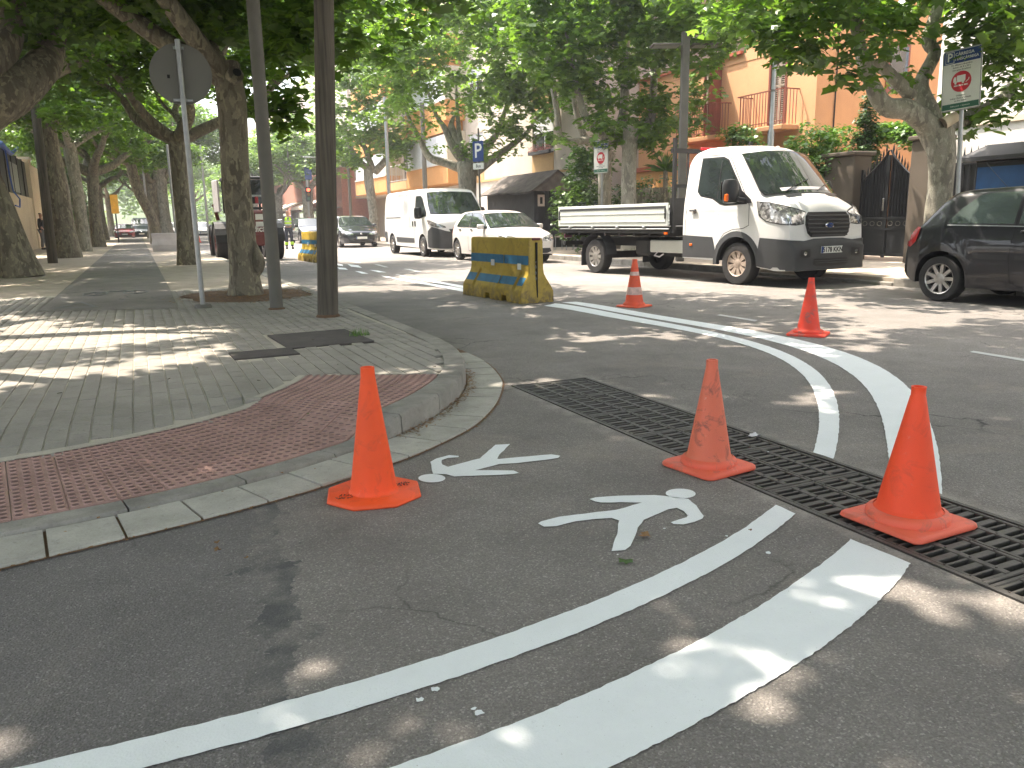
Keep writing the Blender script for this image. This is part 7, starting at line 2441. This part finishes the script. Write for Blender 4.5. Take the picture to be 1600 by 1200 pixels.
for i, (px_, y, lab) in enumerate(((0, 62, 'plane tree rising behind the worker in the yellow vest'), (0, 76, 'far plane tree to the left of the worker'), (0, 92, 'very far plane tree at the end of the right pavement'))):
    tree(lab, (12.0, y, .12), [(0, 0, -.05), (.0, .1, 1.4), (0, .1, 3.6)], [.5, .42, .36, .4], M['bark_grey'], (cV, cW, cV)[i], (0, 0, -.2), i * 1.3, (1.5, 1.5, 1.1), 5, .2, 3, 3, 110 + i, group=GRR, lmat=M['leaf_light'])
# further trees of the left rows, closing the avenue
FARL = ['far kerbside plane tree behind the wheel loader', 'more distant kerbside plane tree beyond the wheel loader', 'far plane tree right of the tall dark hedge', 'very distant kerbside plane tree near the white car', 'distant plane tree behind the ochre banner board', 'plane tree closing the middle of the roadway far away',
        'plane tree rising behind the far end of the cream wall', 'plane tree behind the dark screened fence at the left edge', 'plane tree behind the pier of the cream wall', 'plane tree behind the tall dark hedge']
for i, (x, y, r_) in enumerate(((1.3, 62, .5), (1.3, 76, 1.3), (-2.4, 70, 2.1), (1.4, 92, 2.9), (-2.4, 96, 4.4), (7, 118, .2), (-7, 66, 5.0), (-7.5, 30, 1.2), (-7.5, 46, 3.1), (-8, 84, 2))):
    tree(FARL[i], (x, y, .12), [(0, 0, -.05), (.0, .1, 2.0), (0, .1, 4.2)], [.42, .36, .32, .34], M['bark'], (cA, cB)[i % 2], (0, 0, .3 + (i % 3) * .3), r_, (1.2, 1.2, 1.2), 4, .2, 3, 2, 130 + i, group='far plane trees closing the avenue', lmat=M['leaf_light'] if y > 60 else M['leaf'])

# hedges, ivy and shrubs
def leafy(name, label, cat, ells, n, seed, size, mat, O, per=16, blob=.25, parent=None, core=None):
    o = empty(name, O, 0, label, cat) if parent is None else parent
    c = crown_at(o, Vector(O), ells, n, seed, size, mat, per, blob)
    c.name = 'leaves'
    if core:
        m = MB(); m.box(*core); m.build('stems', M['bark'], o)
    return o
def boxells(x0, x1, y0, y1, z0, z1, s):
    out = []
    y = y0
    while y < y1:
        z = z0
        while z < z1:
            out.append(((x0 + x1) / 2, y, z, (x1 - x0) / 2 + .1, s, s)); z += s
        y += s * 1.1
    return out
leafy('hedge', 'dark dense hedge behind the truck bed, between the trees and the hut', 'hedge', boxells(15.0, 16.2, 15.2, 24.5, .8, 2.3, .55), 640, 201, .085, M['hedge'], (15.6, 19, .1), core=((0, 0, 1.0), (.5, 9.5, 2.0)))
leafy('round_shrub', 'round clipped shrub left of the near loading bay sign', 'shrub', [(12.222, 21.015, 1.35, 1.0, 1.0, 1.1)], 200, 203, .09, M['hedge'], (12.222, 21.015, .1))
leafy('oleander', 'loose light green bush above the round clipped shrub', 'shrub', [((13.057, 21.941, 2.923)[0], (13.057, 21.941, 2.923)[1], 2.9, .8, .8, .8), ((12.672, 22.068, 2.695)[0], (12.672, 22.068, 2.695)[1], 2.5, .5, .5, .5)], 120, 205, .10, M['ivy'], (13.057, 21.941, .1))
cyp = empty('cypress', (15.7, 13.924, .1), 0, 'small dark cypress beside the iron gate pillar', 'tree')
O = cyp.location.copy()
MB().tube([(0, 0, 0), (0, 0, 3.4)], [.07, .03], 8).build('trunk', M['bark'], cyp)
crown_at(cyp, O, [(O.x, O.y, 1.6 + k * .35, .62 * (1 - k * .13), .55 * (1 - k * .13), .4) for k in range(7)], 330, 207, .06, M['cypress'], per=26, blob=.16)
leafy('ivy', 'ivy mass climbing over the garden wall left of the gate pillar', 'ivy', [((15.153, 14.989, 2.88)[0], (15.153, 14.989, 2.88)[1], 2.75, .6, .75, .55), ((15.071, 14.471, 2.42)[0], (15.071, 14.471, 2.42)[1], 2.2, .6, .8, .6), ((15.471, 14.404, 2.937)[0], (15.471, 14.404, 2.937)[1], 2.9, .5, .6, .3), ((14.821, 14.775, 2.259)[0], (14.821, 14.775, 2.259)[1], 1.8, .5, .8, .7)], 300, 209, .08, M['ivy'], (15.7, 15.6, .1))
leafy('ivy', 'bright ivy spilling over above the arched iron gate', 'ivy', [((16.198, 13.406, 3.003)[0], (16.198, 13.406, 3.003)[1], 3.003, .3, .75, .22), ((16.113, 12.744, 2.892)[0], (16.113, 12.744, 2.892)[1], 2.892, .3, .5, .35), ((16.28, 13.829, 3.049)[0], (16.28, 13.829, 3.049)[1], 3.049, .3, .5, .2)], 170, 211, .08, M['ivy'], (16.6, 13, .1))
leafy('climbing_plant', 'climbing plant hanging below the orange house balconies', 'plant', [((15.821, 18.513, 3.391)[0], (15.821, 18.513, 3.391)[1], 3.391, .3, .6, .3), ((15.743, 17.934, 3.161)[0], (15.743, 17.934, 3.161)[1], 3.161, .3, .5, .3), ((16.418, 21.399, 4.896)[0], (16.418, 21.399, 4.896)[1], 4.896, .3, .3, .8)], 130, 213, .08, M['ivy'], (17.2, 20, .1))
# spiky yucca by the terracotta wall
yu = empty('yucca', (14.49, 20.073, .1), 0, 'pale spiky yucca just left of the dark lamp post', 'plant')
m = MB(); rs_ = random.Random(4)
for k in range(70):
    a = rs_.uniform(0, 6.28); e = rs_.uniform(.1, 1.4); L = rs_.uniform(.5, .8)
    d0 = Vector((math.cos(a) * math.cos(e), math.sin(a) * math.cos(e), math.sin(e))); s_ = Vector((-math.sin(a), math.cos(a), 0)) * .022
    b = Vector((0, 0, 2.4)); mid = b + d0 * L * .55; tip = b + d0 * L - Vector((0, 0, .12))
    m.add([b - s_ * .6, b + s_ * .6, mid + s_, tip, mid - s_], [(0, 1, 2, 3, 4)])
m.build('leaves', M['ivy'], yu)['kind'] = 'stuff'
MB().tube([(0, 0, 0), (.03, 0, 1.2), (0, 0, 2.42)], [.09, .08, .07], 8).build('trunk', M['bark'], yu)
tw2 = wallbox(None, 'terracotta_wall', M['orange_band'], 16.6, 16.8, 20, 25.5, 0, 2.75); tag(tw2, 'orange garden wall with tiled top behind the twin plane trees', 'wall')
wallbox(tw2, 'coping', M['terracotta'], 16.5, 16.9, 19.95, 25.55, 2.75, 2.9)
# left: tall dark hedge along the pavement and behind the wall
leafy('hedge', 'tall dark hedge along the left pavement beyond the cream wall', 'hedge', boxells(-5.4, -3.9, 56, 92, .8, 5.4, 1.0), 900, 215, .17, M['hedge'], (-4.6, 70, .1), per=16, blob=.55, core=((0, 4, 2.2), (.8, 36, 4.4)))
# end of the avenue: far wood closing the view
far_e = []
rs_ = random.Random(12)
for k in range(60):
    far_e.append((rs_.uniform(-42, 60), 150 + rs_.uniform(-8, 14), rs_.uniform(2, 13), rs_.uniform(4, 7), 3, rs_.uniform(2.5, 4)))
wood_me = leaves_mesh('far_wood', ellipsoid_points(far_e, 2600, 217), .55, 218, per=9, blob=1.5)
fw_ = link('far_wood', wood_me, M['leaf_light']); fw_['kind'] = 'stuff'; fw_['label'] = 'far belt of trees closing the street at its end'; fw_['category'] = 'trees'
hill = structure(MB().add([(-90, 170, -1), (110, 170, -1), (110, 190, 14), (-90, 190, 14)], [(0, 1, 2, 3)]).build('hill', M['hedge']))

# ---------------------------------------------------------------- people
def skinned(name, verts, edges, radii, mat, parent, sub=1):
    me = bpy.data.meshes.new(name)
    me.from_pydata([tuple(v) for v in verts], edges, [])
    o = bpy.data.objects.new(name, me); COL.objects.link(o)
    sk = o.modifiers.new('skin', 'SKIN')
    for v, r in zip(me.skin_vertices[0].data, radii):
        v.radius = (r if hasattr(r, '__len__') else (r, r))
    me.skin_vertices[0].data[0].use_root = True
    ss = o.modifiers.new('sub', 'SUBSURF'); ss.levels = sub; ss.render_levels = sub
    bpy.context.view_layer.update()
    dg = bpy.context.evaluated_depsgraph_get()
    m2 = bpy.data.meshes.new_from_object(o.evaluated_get(dg))
    bpy.data.objects.remove(o)
    smooth(m2, 80)
    return link(name, m2, mat, parent)
def person(label, loc, rz, H, shirt, trousers, vest=False, bands=False, stride=.10):
    p = empty('person', loc, rz, label, 'person')
    k = H / 1.75
    s = lambda x, y, z: (x * k, y * k, z * k)
    # faces +x ; y left
    V = [s(0, 0, .95), s(0, 0, 1.15), s(0, 0, 1.36), s(.0, 0, 1.47), s(.01, 0, 1.54), s(.015, 0, 1.64), s(.01, 0, 1.71),
         s(0, .16, 1.42), s(-.02, .22, 1.14), s(.04, .24, .90), s(.06, .24, .80),
         s(0, -.16, 1.42), s(-.02, -.22, 1.14), s(.04, -.24, .90), s(.06, -.24, .80),
         s(0, .09, .88), s(.03, .11, .50), s(-.02 + stride, .12, .09), s(.12 + stride, .13, .04),
         s(0, -.09, .88), s(.02, -.11, .50), s(-.03, -.12, .09), s(.10, -.13, .04)]
    E_ = [(0, 1), (1, 2), (2, 3), (3, 4), (4, 5), (5, 6), (2, 7), (7, 8), (8, 9), (9, 10), (2, 11), (11, 12), (12, 13), (13, 14), (0, 15), (15, 16), (16, 17), (17, 18), (0, 19), (19, 20), (20, 21), (21, 22)]
    r_ = [.12, .11, .125, .06, .055, .085, .07, .055, .042, .033, .035, .055, .042, .033, .035, .085, .058, .042, .035, .085, .058, .042, .035]
    skinned('body', V, E_, [x * k for x in r_], M['skin'], p, 2)
    # clothing a little larger than the body
    I = [0, 1, 2, 7, 8, 9, 11, 12, 13]
    mp = {v: i for i, v in enumerate(I)}
    es = [(mp[a], mp[b]) for a, b in E_ if a in mp and b in mp]
    skinned('shirt', [V[i] for i in I], es, [x * k for x in (.145, .14, .15, .075, .058, .045, .075, .058, .045)], shirt, p, 2)
    I = [0, 15, 16, 17, 19, 20, 21]
    mp = {v: i for i, v in enumerate(I)}
    es = [(mp[a], mp[b]) for a, b in E_ if a in mp and b in mp]
    skinned('trousers', [V[i] for i in I], es, [x * k for x in (.14, .105, .078, .07, .105, .078, .07)], trousers, p, 2)
    skinned('hair', [s(-.01, 0, 1.66), s(0, 0, 1.735)], [(0, 1)], [.092 * k, .075 * k], M['hair'], p, 2)
    for sg, fx in ((1, stride), (-1, 0)):
        MB().box(s(.05 + fx, sg * .125, .045), (.27 * k, .10 * k, .09 * k), bev=.03 * k).build('shoe', M['black_cloth'], p, 60)
    MB().box(s(.10, 0, 1.625), (.03 * k, .022 * k, .035 * k), bev=.008 * k).build('nose', M['skin'], p)
    if vest:
        skinned('vest', [s(0, 0, 1.0), s(0, 0, 1.15), s(0, 0, 1.33), s(0, .12, 1.41), s(0, -.12, 1.41)], [(0, 1), (1, 2), (2, 3), (2, 4)], [x * k for x in (.158, .155, .165, .085, .085)], M['hivis'], p, 2)
        for z in (1.08, 1.22):
            MB().lathe([(.166 * k, (z - .025) * k), (.166 * k, (z + .025) * k)], 16).build('reflective_strip', M['reflect'], p, 50)
        V2 = [s(.172, -.055, 1.40), s(.172, .055, 1.40), s(.178, 0, 1.22)]
        MB().add(V2, [(0, 1, 2)]).build('vest_opening', shirt, p)
    if bands:
        for sg, fx in ((1, stride), (-1, .0)):
            skinned('hi_vis_cuff', [s(.0 + fx * .8, sg * .12, .34), s(-.02 + fx, sg * .12, .16)], [(0, 1)], [.086 * k, .086 * k], M['hivis'], p, 2)
    return p
person('road worker in a yellow high-visibility vest standing on the roadway', [6.413, 38.239, 0], R(-95), 1.80, M['grey_cloth'], M['navy'], True, True)
person('person in a black top half hidden by the slim wooden pole', [-4.122, 44.694, 0.12], R(-20), 1.75, M['black_cloth'], M['grey_cloth'])
person('person in a white shirt between the wooden pole and the thick trunk', [-3.447, 43.33, 0.12], R(200), 1.75, M['white_cloth'], M['grey_cloth'])

# ---------------------------------------------------------------- small things on the asphalt
def fallen(label, x, y, s, rz, mat, curl=.25, z0=.006):
    k = len(LEAF)
    V = [(LEAF[i][0] * s, LEAF[i][1] * s, abs(LEAF[i][0]) * s * curl + (i % 3) * .002) for i in range(k)]
    V.append((0, .1 * s, .004))
    F = [(k, i, (i + 1) % k) for i in range(k)]
    o = MB().add(V, F).build('fallen_leaf', mat)
    o.location = (x, y, z0); o.rotation_euler = (0, 0, rz)
    return tag(o, label, 'leaf')
fallen('dry brown leaf beside the raised foot of the nearer walking figure', 1.581, 2.26, .042, 1.2, M['dry_leaf'])
fallen('green leaf lying between the walking figure and the thin white line', 1.395, 2.108, .046, 2.6, M['ivy'], .15)
fallen('small brown leaf on the white line near the drain', 1.947, 2.119, .012, .4, M['dry_leaf'], .3, .010)
fallen('crumpled orange-brown leaf on the asphalt at the left', 0.149, 2.849, .024, 2, M['dry_leaf'], .6)
fallen('smaller orange-brown leaf just behind the crumpled one', 0.151, 2.925, .018, .3, M['dry_leaf'], .6)
fallen('pale tan leaf scrap right of the two orange-brown leaves', 0.232, 2.733, .014, 4, M['dry_leaf'], .5)
fallen('pale leaf lying on the red tactile tiles', 0.779, 4.428, .022, 4, M['ivy'], .3, .09)
pp = MB(); rs_ = random.Random(8)
for k in range(9):
    a = rs_.uniform(0, 6.28); c = Vector((rs_.uniform(-.03, .03), rs_.uniform(-.015, .015), .008 + rs_.uniform(0, .012)))
    u = Vector((math.cos(a), math.sin(a), rs_.uniform(-.4, .4))) * .018; v = Vector((-math.sin(a), math.cos(a), rs_.uniform(0, .8))) * .010
    pp.add([c - u, c + v, c + u, c - v], [(0, 1, 2, 3)])
po = pp.build('paper_scrap', M['white_cloth']); po.location = (2.845, 3.102, .003)
tag(po, 'crumpled white paper scrap on the drain between the two cones', 'paper')
twigs = MB()
for k in range(26):
    x, y = random.uniform(-.6, 2.0), random.uniform(3.6, 8.5)
    if dist_in(x, y)[0] < .1 or y < kerb_y(x): continue
    a = random.uniform(0, 6.28); L = random.uniform(.01, .03); z_ = walk_h(x, y) + .006
    twigs.tube([(x, y, z_), (x + L * math.cos(a), y + L * math.sin(a), z_ + .003)], .0028, 4)
twigs.build('twigs', M['bark'], sidewalk)['kind'] = 'stuff'
wd = MB()
O = Vector([1.75, 7.109, 0.13])
for k in range(60):
    a = random.uniform(0, 6.28); r = random.uniform(0, .1); L = random.uniform(.03, .08)
    b = O + Vector((r * math.cos(a), r * math.sin(a), 0)); tp = b + Vector((random.uniform(-.03, .03), random.uniform(-.03, .03), L))
    wd.add([b - Vector((.004, 0, 0)), b + Vector((.004, 0, 0)), tp], [(0, 1, 2)])
wo = wd.build('weed', M['ivy']); tag(wo, 'small tuft of weeds beside the dark cover plate', 'weed')

# ---------------------------------------------------------------- haze volume added mainly to imitate a veil of lens glare
hz = MB().box((10, 52, 8.5), (96, 240, 19.4)).mesh('haze')
hm = bpy.data.materials.new('haze_veil'); hm.use_nodes = True
ht = hm.node_tree; ht.nodes.clear()
ho = ht.nodes.new('ShaderNodeOutputMaterial'); hv = ht.nodes.new('ShaderNodeVolumePrincipled')
hv.inputs['Color'].default_value = (.95, .96, 1, 1); hv.inputs['Density'].default_value = .0014; hv.inputs['Anisotropy'].default_value = .3
ht.links.new(hv.outputs[0], ho.inputs['Volume'])
haze = link('haze', hz, hm); haze['kind'] = 'stuff'
